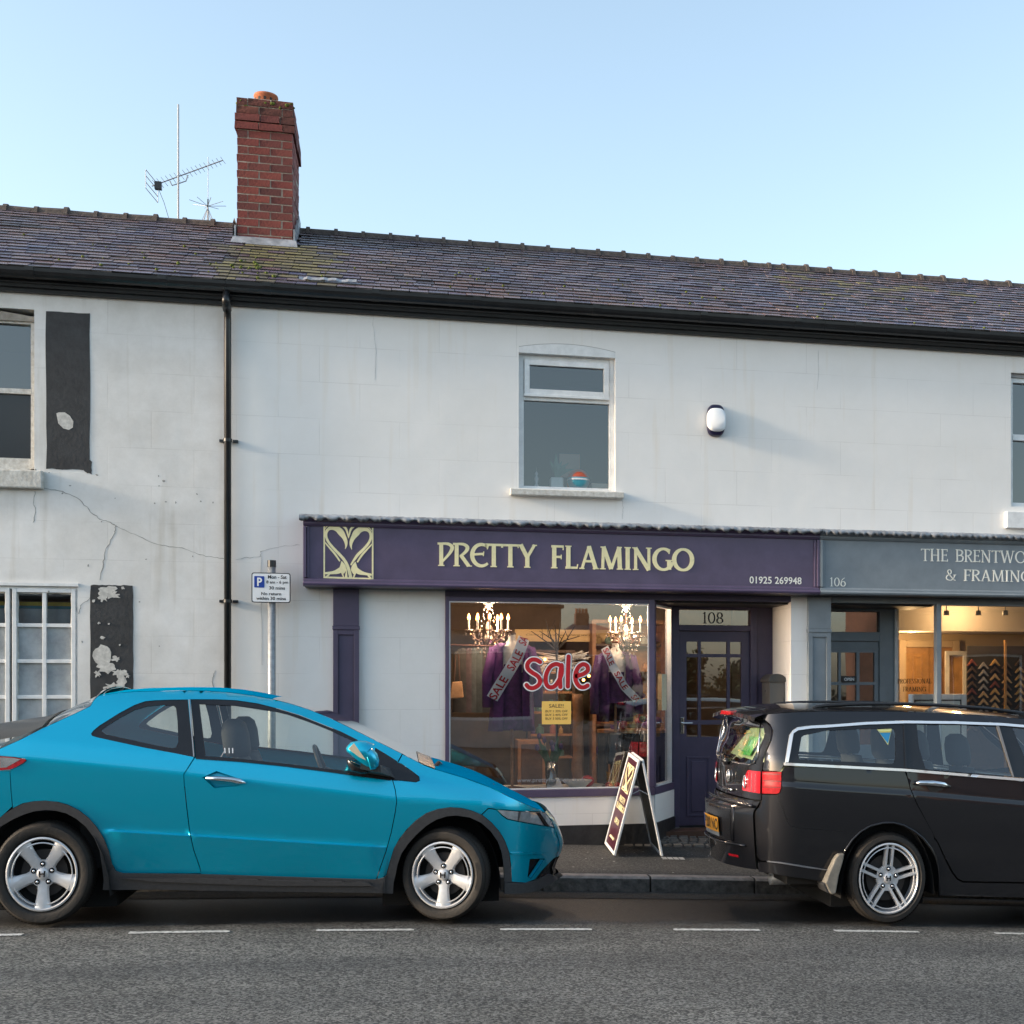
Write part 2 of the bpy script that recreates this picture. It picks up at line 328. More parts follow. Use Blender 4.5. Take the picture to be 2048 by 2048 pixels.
# ---------------------------------------------------------------- materials used
def asphalt(name, a, b, patch, damp_and_shade=False):
    m = mat(name, a, rough=.85, bump=(260, .55, .006)); n = m.node_tree.nodes; l = m.node_tree.links; bs = n['Principled BSDF']
    tc = [x for x in n if x.type == 'TEX_COORD'][0]
    vo = n.new('ShaderNodeTexVoronoi'); vo.inputs['Scale'].default_value = 88; l.new(tc.outputs['Object'], vo.inputs['Vector'])
    cr = n.new('ShaderNodeValToRGB'); e = cr.color_ramp.elements; e[0].color = (*a, 1); e[0].position = .25; e[1].color = (*b, 1); e[1].position = .95
    sp = n.new('ShaderNodeSeparateColor'); l.new(vo.outputs['Color'], sp.inputs[0]); l.new(sp.outputs[0], cr.inputs[0])
    nz = n.new('ShaderNodeTexNoise'); nz.inputs['Scale'].default_value = .8; nz.inputs['Detail'].default_value = 7; l.new(tc.outputs['Object'], nz.inputs['Vector'])
    c2 = n.new('ShaderNodeValToRGB'); e = c2.color_ramp.elements; e[0].position = .35; e[0].color = (*patch, 1); e[1].position = .65; e[1].color = (1, 1, 1, 1); l.new(nz.outputs['Fac'], c2.inputs[0])
    mx = n.new('ShaderNodeMixRGB'); mx.blend_type = 'MULTIPLY'; mx.inputs[0].default_value = 1; l.new(cr.outputs[0], mx.inputs[1]); l.new(c2.outputs[0], mx.inputs[2]); l.new(mx.outputs[0], bs.inputs['Base Color'])
    if damp_and_shade:      # damp, dirty ground with the cars' shade painted into it, ragged edge; long wheel-worn bands and a few sealed cracks farther out
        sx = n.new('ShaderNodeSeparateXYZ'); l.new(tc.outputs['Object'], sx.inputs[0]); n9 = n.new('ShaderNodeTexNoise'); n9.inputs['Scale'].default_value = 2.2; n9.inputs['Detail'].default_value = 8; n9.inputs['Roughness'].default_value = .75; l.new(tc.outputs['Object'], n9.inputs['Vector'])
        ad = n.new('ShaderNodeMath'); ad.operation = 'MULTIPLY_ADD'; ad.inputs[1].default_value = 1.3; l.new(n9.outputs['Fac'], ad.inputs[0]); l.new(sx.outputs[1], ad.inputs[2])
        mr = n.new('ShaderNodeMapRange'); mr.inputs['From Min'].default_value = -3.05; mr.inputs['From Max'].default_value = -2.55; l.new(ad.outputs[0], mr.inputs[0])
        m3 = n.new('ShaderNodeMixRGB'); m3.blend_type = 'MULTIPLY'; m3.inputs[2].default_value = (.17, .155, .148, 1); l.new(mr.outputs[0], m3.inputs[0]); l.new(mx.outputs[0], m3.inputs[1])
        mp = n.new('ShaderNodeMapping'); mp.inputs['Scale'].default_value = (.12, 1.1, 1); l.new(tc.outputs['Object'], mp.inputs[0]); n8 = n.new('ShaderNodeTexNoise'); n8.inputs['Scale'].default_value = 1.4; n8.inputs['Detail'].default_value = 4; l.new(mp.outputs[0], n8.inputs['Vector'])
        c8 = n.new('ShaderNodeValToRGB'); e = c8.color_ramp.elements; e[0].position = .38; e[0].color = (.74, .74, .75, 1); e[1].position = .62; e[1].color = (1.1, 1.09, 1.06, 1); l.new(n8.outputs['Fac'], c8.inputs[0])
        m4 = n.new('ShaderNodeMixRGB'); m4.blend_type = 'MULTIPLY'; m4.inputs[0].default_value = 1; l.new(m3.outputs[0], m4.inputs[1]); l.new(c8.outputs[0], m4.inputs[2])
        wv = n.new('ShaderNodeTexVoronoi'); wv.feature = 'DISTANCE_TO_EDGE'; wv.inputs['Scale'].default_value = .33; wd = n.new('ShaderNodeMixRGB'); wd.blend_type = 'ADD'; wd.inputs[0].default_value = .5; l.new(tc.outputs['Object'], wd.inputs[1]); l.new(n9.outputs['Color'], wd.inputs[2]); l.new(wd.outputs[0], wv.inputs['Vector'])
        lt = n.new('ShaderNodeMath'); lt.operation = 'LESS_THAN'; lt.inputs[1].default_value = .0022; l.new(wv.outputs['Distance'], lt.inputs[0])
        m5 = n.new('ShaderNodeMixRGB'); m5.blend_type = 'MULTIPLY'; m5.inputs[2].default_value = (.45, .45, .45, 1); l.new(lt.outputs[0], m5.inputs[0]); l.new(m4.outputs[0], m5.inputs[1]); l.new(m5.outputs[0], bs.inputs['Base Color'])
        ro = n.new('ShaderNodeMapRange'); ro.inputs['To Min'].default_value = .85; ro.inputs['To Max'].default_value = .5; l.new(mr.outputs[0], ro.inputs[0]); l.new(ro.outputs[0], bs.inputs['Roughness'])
    return m
M = {}
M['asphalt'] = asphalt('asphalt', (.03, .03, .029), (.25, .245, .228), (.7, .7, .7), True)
M['wet'] = asphalt('damp asphalt', (.016, .016, .017), (.06, .06, .058), (.5, .48, .46))
M['pave'] = asphalt('worn tarmac pavement', (.035, .032, .03), (.12, .113, .106), (.6, .58, .56))
M['kerb'] = mat('kerb stone', (.1, .095, .088), .8, noise=(14, .6), bump=(60, .6)); M['kerbtop'] = mat('worn and sunlit kerb top', (.27, .235, .21), .75, noise=(12, .4), bump=(70, .5))  # kerb top is worn, with the warm light on it painted paler
M['cobble'] = mat('cobble', (.16, .145, .13), .7, noise=(9, .35), bump=(40, .4), rand=('object', [(.55, .55, .55), (1, .97, .93), (.8, .78, .75)]))
M['line'] = mat('worn road paint', (.82, .81, .77), .7, noise=(38, .4, (.3, .3, .28)), bump=(120, .3))
M['iron'] = mat('cover iron', (.42, .4, .37), .6, noise=(60, .5))
def render_wall(name, col, dirt, amt, warm):
    m = bpy.data.materials.new(name); m.use_nodes = True; n = m.node_tree.nodes; l = m.node_tree.links; bs = n['Principled BSDF']; bs.inputs['Roughness'].default_value = .8; bs.inputs['Specular IOR Level'].default_value = .3
    tc = n.new('ShaderNodeTexCoord'); mp = n.new('ShaderNodeMapping'); mp.inputs['Rotation'].default_value = (radians(90), 0, 0); l.new(tc.outputs['Object'], mp.inputs[0])
    # lined-out render: courses .32 m, long blocks, faint joints
    sx = n.new('ShaderNodeSeparateXYZ'); l.new(tc.outputs['Object'], sx.inputs[0]); cx = n.new('ShaderNodeCombineXYZ'); l.new(sx.outputs[0], cx.inputs[0]); l.new(sx.outputs[2], cx.inputs[1])
    br = n.new('ShaderNodeTexBrick'); br.inputs['Scale'].default_value = 1; br.inputs['Brick Width'].default_value = .72; br.inputs['Row Height'].default_value = .335; br.inputs['Mortar Size'].default_value = .0035; br.inputs['Mortar Smooth'].default_value = .4
    br.inputs['Color1'].default_value = (1, 1, 1, 1); br.inputs['Color2'].default_value = (1, 1, 1, 1); br.inputs['Mortar'].default_value = (0, 0, 0, 1); l.new(cx.outputs[0], br.inputs['Vector'])
    n1 = n.new('ShaderNodeTexNoise'); n1.inputs['Scale'].default_value = 1.1; n1.inputs['Detail'].default_value = 8; n1.inputs['Roughness'].default_value = .7; l.new(tc.outputs['Object'], n1.inputs['Vector'])
    c1 = n.new('ShaderNodeValToRGB'); e = c1.color_ramp.elements; e[0].position = .34; e[0].color = (*dirt, 1); e[1].position = .62; e[1].color = (*col, 1); l.new(n1.outputs['Fac'], c1.inputs[0])
    # rain streaks: noise stretched downwards
    m2 = n.new('ShaderNodeMapping'); m2.inputs['Scale'].default_value = (5, 5, .35); l.new(tc.outputs['Object'], m2.inputs[0])
    n2 = n.new('ShaderNodeTexNoise'); n2.inputs['Scale'].default_value = 1.6; n2.inputs['Detail'].default_value = 5; l.new(m2.outputs[0], n2.inputs['Vector'])
    c2 = n.new('ShaderNodeValToRGB'); e = c2.color_ramp.elements; e[0].position = .58; e[0].color = (1, 1, 1, 1); e[1].position = .8; e[1].color = (*warm, 1); l.new(n2.outputs['Fac'], c2.inputs[0])
    mx = n.new('ShaderNodeMixRGB'); mx.blend_type = 'MULTIPLY'; mx.inputs[0].default_value = amt; l.new(c1.outputs[0], mx.inputs[1]); l.new(c2.outputs[0], mx.inputs[2])
    c3 = n.new('ShaderNodeValToRGB'); e = c3.color_ramp.elements; e[0].position = 0; e[0].color = (.85, .845, .84, 1); e[1].position = .6; e[1].color = (1, 1, 1, 1); l.new(br.outputs['Color'], c3.inputs[0])
    # joints fade in and out
    n4 = n.new('ShaderNodeTexNoise'); n4.inputs['Scale'].default_value = 1.7; l.new(tc.outputs['Object'], n4.inputs['Vector'])
    c4 = n.new('ShaderNodeValToRGB'); c4.color_ramp.elements[0].position = .42; c4.color_ramp.elements[1].position = .6; l.new(n4.outputs['Fac'], c4.inputs[0])
    mj = n.new('ShaderNodeMixRGB'); mj.blend_type = 'MULTIPLY'; l.new(c4.outputs[0], mj.inputs[0]); l.new(mx.outputs[0], mj.inputs[1]); l.new(c3.outputs[0], mj.inputs[2]); l.new(mj.outputs[0], bs.inputs['Base Color'])
    n3 = n.new('ShaderNodeTexNoise'); n3.inputs['Scale'].default_value = 55; n3.inputs['Detail'].default_value = 5; l.new(tc.outputs['Object'], n3.inputs['Vector'])
    n5 = n.new('ShaderNodeTexNoise'); n5.inputs['Scale'].default_value = 4; n5.inputs['Detail'].default_value = 3; l.new(tc.outputs['Object'], n5.inputs['Vector'])
    a1 = n.new('ShaderNodeMath'); a1.operation = 'MULTIPLY_ADD'; a1.inputs[1].default_value = .12; l.new(n3.outputs['Fac'], a1.inputs[0]); l.new(n5.outputs['Fac'], a1.inputs[2])
    a2 = n.new('ShaderNodeMath'); a2.operation = 'MULTIPLY_ADD'; a2.inputs[1].default_value = .25; sp = n.new('ShaderNodeSeparateColor'); l.new(br.outputs['Color'], sp.inputs[0]); l.new(sp.outputs[0], a2.inputs[0]); l.new(a1.outputs[0], a2.inputs[2])
    bp = n.new('ShaderNodeBump'); bp.inputs['Strength'].default_value = .3; bp.inputs['Distance'].default_value = .012; l.new(a2.outputs[0], bp.inputs['Height']); l.new(bp.outputs[0], bs.inputs['Normal'])
    return m
M['wall'] = render_wall('white painted render', (.82, .805, .78), (.77, .755, .725), 1, (.92, .875, .81))
M['wall2'] = render_wall('soiled white painted render', (.79, .775, .75), (.61, .59, .555), 1, (.78, .75, .69))
M['white'] = mat('white gloss paint', (.75, .75, .74), .35, noise=(9, .12), bump=(30, .08))
M['oldwhite'] = mat('peeling white paint', (.68, .67, .63), .6, noise=(22, .3, (.42, .39, .34)), bump=(40, .4))
M['purple'] = mat('aubergine gloss paint', rgb(85, 74, 98), .36, noise=(5, .15), bump=(25, .05))
M['purple_d'] = mat('aubergine satin paint', rgb(73, 65, 87), .48, noise=(4, .15))
M['grey'] = mat('slate grey paint', rgb(123, 131, 137), .4, noise=(5, .12), bump=(25, .05))
M['black'] = mat('black gloss paint', (.012, .012, .013), .35, noise=(12, .3), bump=(20, .1))
M['plinth'] = mat('black masonry paint', (.018, .017, .018), .55, noise=(10, .5), bump=(20, .5))
M['blackwall'] = mat('faded black masonry paint', (.03, .031, .033), .7, noise=(7, .35), bump=(30, .3))
M['flake'] = mat('bare plaster under flaked paint', (.55, .53, .49), .9, noise=(20, .3))
M['crack'] = mat('crack grey', (.3, .29, .27), .95)  # flat grey for cracks, joints and chipped spots
M['lead'] = mat('weathered lead', (.3, .31, .33), .55, metal=.25, noise=(8, .45), bump=(18, .6))
M['gold'] = mat('pale gold leaf', rgb(242, 230, 180), .45, noise=(30, .08))
M['cream'] = mat('cream sign paint', (.85, .83, .75), .5)
M['glass'] = glass('window glass', (.96, .97, .97), 1.5, .1, wavy=.05)
M['glass2'] = glass('old window glass', (.86, .93, .96), 1.7, .06, wavy=.12)
M['frost'] = mat('whitewashed glass', (.36, .38, .39), .25, noise=(6, .25), bump=(3, .05))
M['slate'] = mat('slate', (.85, .83, .84), .24, spec=.8, noise=(10, .3), bump=(22, .5), rand=('object', [(.085, .08, .105), (.2, .17, .19), (.22, .15, .135), (.12, .12, .17), (.28, .23, .21), (.15, .12, .16), (.07, .06, .065)]))
M['slate_s'] = mat('slate in bulk', (.85, .83, .84), .24, spec=.8, noise=(10, .3), bump=(22, .5), rand=('island', [(.085, .08, .105), (.2, .17, .19), (.22, .15, .135), (.12, .12, .17), (.28, .23, .21), (.15, .12, .16), (.07, .06, .065)]))
M['slate_m'] = mat('lichen grown slate', (.75, .75, .7), .5, spec=.4, noise=(10, .3), bump=(22, .5), rand=('object', [(.2, .175, .08), (.28, .24, .12), (.19, .16, .11), (.15, .13, .1)]))
def sheen_drifts(m):      # broad brown drifts plus sky sheen painted in blue-violet, by place on the roof
    n = m.node_tree.nodes; l = m.node_tree.links; b = n['Principled BSDF']; old = b.inputs['Base Color'].links[0].from_socket; g = n.new('ShaderNodeNewGeometry'); nz = n.new('ShaderNodeTexNoise'); nz.inputs['Scale'].default_value = .9; nz.inputs['Detail'].default_value = 5; nz.inputs['Roughness'].default_value = .65; l.new(g.outputs['Position'], nz.inputs['Vector'])
    c = n.new('ShaderNodeValToRGB'); e = c.color_ramp.elements; e[0].position = .36; e[0].color = (1.05, .82, .7, 1); e[1].position = .62; e[1].color = (1.0, 1.04, 1.3, 1); l.new(nz.outputs['Fac'], c.inputs[0]); mx = n.new('ShaderNodeMixRGB'); mx.blend_type = 'MULTIPLY'; mx.inputs[0].default_value = 1; l.new(old, mx.inputs[1]); l.new(c.outputs[0], mx.inputs[2]); l.new(mx.outputs[0], b.inputs['Base Color'])
sheen_drifts(M['slate']); sheen_drifts(M['slate_s'])
M['deck'] = mat('roof underlay', (.02, .02, .02), .9)
M['ridge'] = mat('ridge tile', (.075, .06, .052), .85, noise=(12, .5), bump=(30, .5))
M['brick'] = mat('red brick', (1, 1, 1), .8, noise=(14, .4), bump=(70, .5), rand=('object', [(.2, .04, .03), (.25, .055, .04), (.12, .032, .028), (.23, .045, .035), (.17, .045, .036)]))
M['mortar'] = mat('old mortar', (.5, .44, .36), .9, noise=(30, .4, (.27, .23, .18)), bump=(60, .5))
M['terra'] = mat('terracotta', (.4, .13, .06), .8, noise=(14, .3))
M['moss'] = mat('moss', (.13, .16, .02), .95, noise=(30, .5, (.05, .07, .01)), bump=(60, .8))
M['alu'] = mat('galvanised steel', (.3, .31, .32), .45, metal=.4, noise=(25, .25))
M['ant'] = mat('aerial aluminium', (.35, .36, .37), .4, metal=.6)
M['pvc'] = mat('black plastic pipe', (.012, .012, .013), .3, noise=(10, .4))
M['dark'] = mat('dark interior', (.02, .018, .017), .8)
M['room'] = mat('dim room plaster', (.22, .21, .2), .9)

# ---------------------------------------------------------------- ground
def sheet(xs, ys, zf, dz=0.):
    mb = MB(); nx, ny = len(xs), len(ys)
    mb.add([(x, y, zf(x, y) + dz) for y in ys for x in xs], [(j * nx + i, j * nx + i + 1, (j + 1) * nx + i + 1, (j + 1) * nx + i) for j in range(ny - 1) for i in range(nx - 1)])
    return mb
def span(a, b, n): return [a + (b - a) * i / n for i in range(n + 1)]
XS = [-300, -120, -60, -30, -15] + span(-8, 10, 36) + [15, 30, 60, 120, 300]
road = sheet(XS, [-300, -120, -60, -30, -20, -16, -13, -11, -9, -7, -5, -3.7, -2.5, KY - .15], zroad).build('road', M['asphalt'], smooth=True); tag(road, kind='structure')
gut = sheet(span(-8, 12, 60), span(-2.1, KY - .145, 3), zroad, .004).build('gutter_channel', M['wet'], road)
pavement = sheet(span(-12, 14, 52), span(KY, 1.2, 6), zpav).build('pavement', M['pave']); tag(pavement, kind='structure')
# ground beyond the terrace, so that nothing floats
back = sheet([-300, -60, -12, 14, 60, 300], [9, 60, 300], lambda x, y: -.4).build('ground', M['asphalt']); tag(back, kind='structure')
kerb = bpy.data.objects.new('kerb', None); COL.objects.link(kerb); LOC[kerb] = Vector((0, 0, 0)); tag(kerb, kind='structure')
xk = -8.0; i = 0
while xk < 11:
    w = .915 if xk < 2.2 or xk > 4 else .6
    a, b = xk + .007, xk + w - .007; drop = 0
    z0a, z0b = zroad(a, KY) - .1, zroad(b, KY) - .1; ta, tb = zpav(a, KY) + .006 - drop, zpav(b, KY) + .006 - drop
    y0, y1 = KY - .15 + random.uniform(-.004, .004), KY + .004; ch = .02
    prof = lambda zb, zt, y0=y0, y1=y1: [(y0, zb), (y0, zt - ch), (y0 + ch, zt), (y1, zt), (y1, zb)]
    pa, pb = prof(z0a, ta), prof(z0b, tb); n = 5
    MB().add([(a, y, z) for y, z in pa] + [(b, y, z) for y, z in pb], [tuple(range(n - 1, -1, -1)), tuple(range(n, 2 * n))] + [(q, (q + 1) % n, (q + 1) % n + n, q + n) for q in range(n)]).build('kerb_stone', M['kerb'], kerb, bevel=.006); kerb_o = kerb.children[-1] if False else COL.objects[-1]; kerb_o.data.materials.append(M['kerbtop']); kerb_o.data.polygons[3].material_index = 1; kerb_o.data.polygons[4].material_index = 1
    xk += w; i += 1
for a, b in ((-40, 45), (258, 460), (632, 828), (1000, 1183), (1346, 1519), (1668, 1838), (1988, 2160)):
    xa, xb = fx(a, -3.7), fx(b, -3.7); n = 44; mb = MB(); rr = random.Random(int(a) + 99)
    for i in range(n + 1):
        x = xa + (xb - xa) * i / n; e = .012 if 0 < i < n else .03
        for y in (-3.745 + rr.uniform(-.004, e), -3.668 + rr.uniform(-e, .004)): mb.v.append((x, y, zroad(x, y) + .005))
    mb.f = [(2 * i, 2 * i + 2, 2 * i + 3, 2 * i + 1) for i in range(n)]; mb.build('bay_marking', M['line'], road)
# square stones of the recessed doorstep
ent = bpy.data.objects.new('doorway_paving', None); COL.objects.link(ent); LOC[ent] = Vector((0, 0, 0)); tag(ent, kind='structure')
def zent(X, Y): return zpav(X, 0) + .01 + (Y + .06) * .15
mb = sheet(span(2.05, 3.72, 6), span(-.08, .7, 4), zent, -.012); mb.build('bedding', M['plinth'], ent)
r = 0; y = -.06
while y < .66:
    x = 2.1 + (.05 if r % 2 else 0)
    while x < 3.66:
        w = random.uniform(.085, .12)
        if x + w < 3.68:
            z = zent(x + w / 2, y + .04) + random.uniform(-.004, .005); g = .006
            MB().hexa([(x + g, y + g, z - .03), (x + w - g, y + g, z - .03), (x + w - g, y + .08 - g, z - .03), (x + g, y + .08 - g, z - .03)],
                      [(x + g * 2, y + g * 2, z), (x + w - g * 2, y + g * 2, z), (x + w - g * 2, y + .08 - g * 2, z + .01), (x + g * 2, y + .08 - g * 2, z + .01)]).build('paving_sett', M['cobble'], ent)
        x += w
    y += .082; r += 1
# small litter: dead leaf and grit scraps along the line and in the gutter
mb = MB(); random.seed(3)
def scrap(x, y, z, s):
    a = random.uniform(0, pi); c, d = cos(a) * s, sin(a) * s; k = random.uniform(.3, .8); zz = z + s * .25
    mb.add([(x - c, y - d, z + .004), (x + d * k, y - c * k, zz), (x + c, y + d, z + .004), (x - d * k, y + c * k, z + .003)], [(0, 1, 2, 3)])
for q in range(900):
    x = random.uniform(-5, 7); y = random.gauss(-3.62, .12) if q % 3 else random.gauss(-1.85, .12)
    if y < KY - .17: scrap(x, y, zroad(x, y) + .004, random.uniform(.004, .011))
mb.build('grit', mat('grit', (.2, .16, .12), .9, rand=('island', [(.03, .022, .018), (.16, .14, .12), (.08, .045, .03), (.05, .04, .03)])), road)['kind'] = 'stuff'
mb = MB()
for q in range(46):
    x = random.uniform(.8, 4.2); y = random.uniform(KY + .05, -.3)
    scrap(x, y, zpav(x, y), random.uniform(.008, .02))
mb.build('paper_scraps', mat('pale scraps', (.5, .48, .44), .8), pavement)['kind'] = 'stuff'
# cast frame let into the pavement beside the A-board
xa, xb = fx(1324, -.72), fx(1370, -.72); mb = MB()
for q in range(4):
    a = xa + (xb - xa) * q / 4 + .004; b = xa + (xb - xa) * (q + 1) / 4 - .004; mb.add([(a, -.76, zpav(a, -.76) + .005), (b, -.76, zpav(b, -.76) + .005), (b + .0, -.64, zpav(b, -.64) + .005), (a, -.64, zpav(a, -.64) + .005)], [(0, 1, 2, 3)])
mb.build('service_cover', M['iron'], pavement)

# ---------------------------------------------------------------- the terrace: three adjoining houses
XP, XQ = fx(457), fx(1636)             # party lines
ZE = 5.02                                 # top of the walls
LEFT = thing('terraced_house', 'white terraced house at the left with black shutter patches and cracked, stained render', 'house', (-4, 0, 0))
SHOP = thing('terraced_house', 'white terraced house with one upstairs window over the purple shopfront', 'house', (1.2, 0, 0))
RGT = thing('terraced_house', 'white terraced house above the grey framing shop at the right edge', 'house', (6.2, 0, 0))
XL, XR = -7.6, 9.6
# openings
uw = (fx(1037.7), fx(1230.6), fz(1040, 976), fz(1040, 694)); ZUB = uw[2]
lu = (-4.3, fx(68.5), 3.30, fz(34, 617)); ll = (fx(-112), fx(155), .95, fz(100, 1171))
ru = (fx(2022), 7.15, 3.43, fz(2025, 745))
shop_hole = (fx(890), fx(1582), -.6, 2.47); frame_hole = (fx(1662), 8.3, -.6, 2.47)
WT = .24
slab(MB(), XL, XP, -.6, ZE, [lu, ll], 0, WT).build('wall', M['wall2'], LEFT)
wallS = slab(MB(), XP, XQ, -.6, ZE, [uw, shop_hole], 0, WT).build('wall', M['wall'], SHOP)
slab(MB(), XQ, XR, -.6, ZE, [ru, frame_hole], 0, WT).build('wall', M['wall'], RGT)
# gable and rear walls, floors between
for par, a, b, m in ((LEFT, XL, XP, M['wall2']), (SHOP, XP, XQ, M['wall']), (RGT, XQ, XR, M['wall'])):
    box('rear_wall', a + .02, b - .02, 4.6, 4.84, -.6, ZE, m, par)
    box('upper_floor', a + .06, b - .06, WT + .01, 4.59, 2.62, 2.8, M['room'], par)
    box('ceiling', a + .06, b - .06, WT + .01, 4.59, 4.94, 5.0, M['room'], par)
def gable(x, par):
    MB().add([(x, 0.02, -.6), (x, 4.8, -.6), (x, 4.8, ZE), (x, 2.3, 6.3), (x, .02, ZE), (x + .2, 0.02, -.6), (x + .2, 4.8, -.6), (x + .2, 4.8, ZE), (x + .2, 2.3, 6.3), (x + .2, .02, ZE)],
             [(0, 1, 2, 3, 4)[::-1], (5, 6, 7, 8, 9)] + [(i, (i + 1) % 5, (i + 1) % 5 + 5, i + 5) for i in range(5)]).build('gable_wall', M['wall2'], par)
gable(XL + .001, LEFT); gable(XR - .201, RGT)
for x, par in ((XP, SHOP), (XQ, RGT)): box('party_wall', x - .06, x + .06, WT + .005, 4.59, -.6, ZE, M['room'], par)

# cracks in the left wall, traced as thin raised-edge fissures
def crack(par, pts, w=.006):
    mb = MB(); q = [(P(x, y).x, P(x, y).z) for x, y in pts]; fine = []
    for i in range(len(q) - 1):
        for k in range(5):
            t = k / 5; fine.append((q[i][0] * (1 - t) + q[i + 1][0] * t + random.uniform(-.006, .006), q[i][1] * (1 - t) + q[i + 1][1] * t + random.uniform(-.006, .006)))
    fine.append(q[-1]); ws = [w * random.uniform(.4, 1.1) for _ in fine]
    ribmesh(mb, fine, ws, .0, .0015, lambda a, b: (a, b)); mb.build('crack', M['crack'], par)
crack(LEFT, [(88, 976), (125, 982), (160, 1000), (182, 1025), (200, 1038), (220, 1045), (232, 1052), (228, 1070), (212, 1098), (206, 1130), (200, 1160)], .008)
crack(LEFT, [(232, 1052), (262, 1065), (300, 1084), (330, 1092), (372, 1098), (400, 1110), (430, 1115), (450, 1118)], .006)
crack(LEFT, [(70, 982), (66, 1005), (72, 1020), (66, 1045)], .005)
crack(LEFT, [(181, 1195), (162, 1210), (157, 1228)], .006)
crack(LEFT, [(430, 1340), (424, 1360), (426, 1376)], .005)
crack(SHOP, [(472, 1118), (500, 1115), (522, 1112), (522, 1102), (560, 1093), (600, 1090)], .003)
crack(SHOP, [(522, 1112), (523, 1200), (524, 1330)], .0018)
crack(SHOP, [(748, 618), (746, 650), (752, 690), (750, 760)], .0016)
crack(SHOP, [(1636, 700), (1638, 742), (1634, 780)], .0016)
crack(SHOP, [(1244, 998), (1246, 1015), (1245, 1038)], .0016)
# black painted patches where shutters hung, with flaked areas
def ragged(pts, n=6, a=.006):
    out = []
    for i in range(len(pts)):
        p, q = pts[i], pts[(i + 1) % len(pts)]
        for k in range(n): t = k / n; out.append((p[0] * (1 - t) + q[0] * t + random.uniform(-a, a), p[1] * (1 - t) + q[1] * t + random.uniform(-a, a)))
    return out
random.seed(5)
pp = [(P(x, y).x, P(x, y).z) for x, y in ((92, 623), (180, 627), (180, 920), (184, 925), (183, 948), (172, 945), (166, 940), (93, 937))]
MB().prism(ragged(pp, 7, .004), -.004, -.0005).build('shutter_patch', M['blackwall'], LEFT)
pp = [(P(x, y).x, P(x, y).z) for x, y in ((181, 1170), (266, 1171), (267, 1470), (181, 1470))]
MB().prism(ragged(pp, 14, .004), -.004, -.0005).build('shutter_patch', M['blackwall'], LEFT)
def flake(cx, cy, r1, r2, n=14, j=.45):
    pts = []
    for i in range(n):
        a = 2 * pi * i / n; k = 1 + random.uniform(-j, j); p = P(cx + r1 * cos(a) * k, cy + r2 * sin(a) * k); pts.append((p.x, p.z))
    return pts
k = 0
for cx, cy, r1, r2, j in ((215, 1182, 16, 10, .4), (206, 1195, 8, 9, .5), (226, 1190, 13, 6, .6), (246, 1176, 3, 3, .5), (205, 1312, 18, 22, .12), (213, 1334, 17, 12, .3), (232, 1318, 8, 5, .4), (238, 1345, 14, 8, .5),
                          (243, 1364, 9, 20, .35), (225, 1374, 16, 9, .5), (196, 1348, 6, 6, .5), (206, 1275, 5, 3, .4), (198, 1246, 3, 2, .5), (188, 1202, 3, 3, .4), (240, 1290, 2, 2, .3), (256, 1352, 4, 4, .5), (218, 1248, 2, 2, .4)):
    MB().prism(flake(cx, cy, r1, r2, 18, j), -.0058 - .0003 * k, -.0042).build('flaked_area', M['flake'], LEFT); k += 1
mb = MB(); mb.prism([(p[0], p[1]) for p in [(P(x, y).x, P(x, y).z) for x, y in ((113, 827), (118, 825), (130, 825), (140, 832), (147, 843), (146, 855), (138, 860), (127, 857), (117, 847))]], -.006, -.0042)
mb.build('flaked_area', M['flake'], LEFT)
mb = MB()
for q in range(26): mb.prism(flake(random.uniform(60, 440), random.uniform(930, 1010) if q % 3 else random.uniform(1040, 1380), random.uniform(1, 2.6), random.uniform(1, 2.2), 7, .5), -.0015, -.0002)
mb.build('chipped_spots', M['crack'], LEFT)['kind'] = 'stuff'

# ---------------------------------------------------------------- windows
def frame4(mb, x0, x1, z0, z1, w, y0, y1, wb=None, wt=None):
    wb = wb or w; wt = wt or w
    mb.box(x0, x0 + w, y0, y1, z0, z1); mb.box(x1 - w, x1, y0, y1, z0, z1); mb.box(x0 + w, x1 - w, y0 + .002, y1 - .002, z0, z0 + wb); mb.box(x0 + w, x1 - w, y0 + .002, y1 - .002, z1 - wt, z1)
def roombox(par, x0, x1, z0, z1, y0, y1, m):
    mb = MB(); mb.quad((x0, y1, z0), (x1, y1, z0), (x1, y1, z1), (x0, y1, z1)); mb.quad((x0, y0, z0), (x0, y1, z0), (x0, y1, z1), (x0, y0, z1)); mb.quad((x1, y1, z0), (x1, y0, z0), (x1, y0, z1), (x1, y1, z1))
    mb.quad((x0, y1, z1), (x1, y1, z1), (x1, y0, z1), (x0, y0, z1)); mb.quad((x0, y0, z0), (x1, y0, z0), (x1, y1, z0), (x0, y1, z0)); return mb.build('room', m, par)
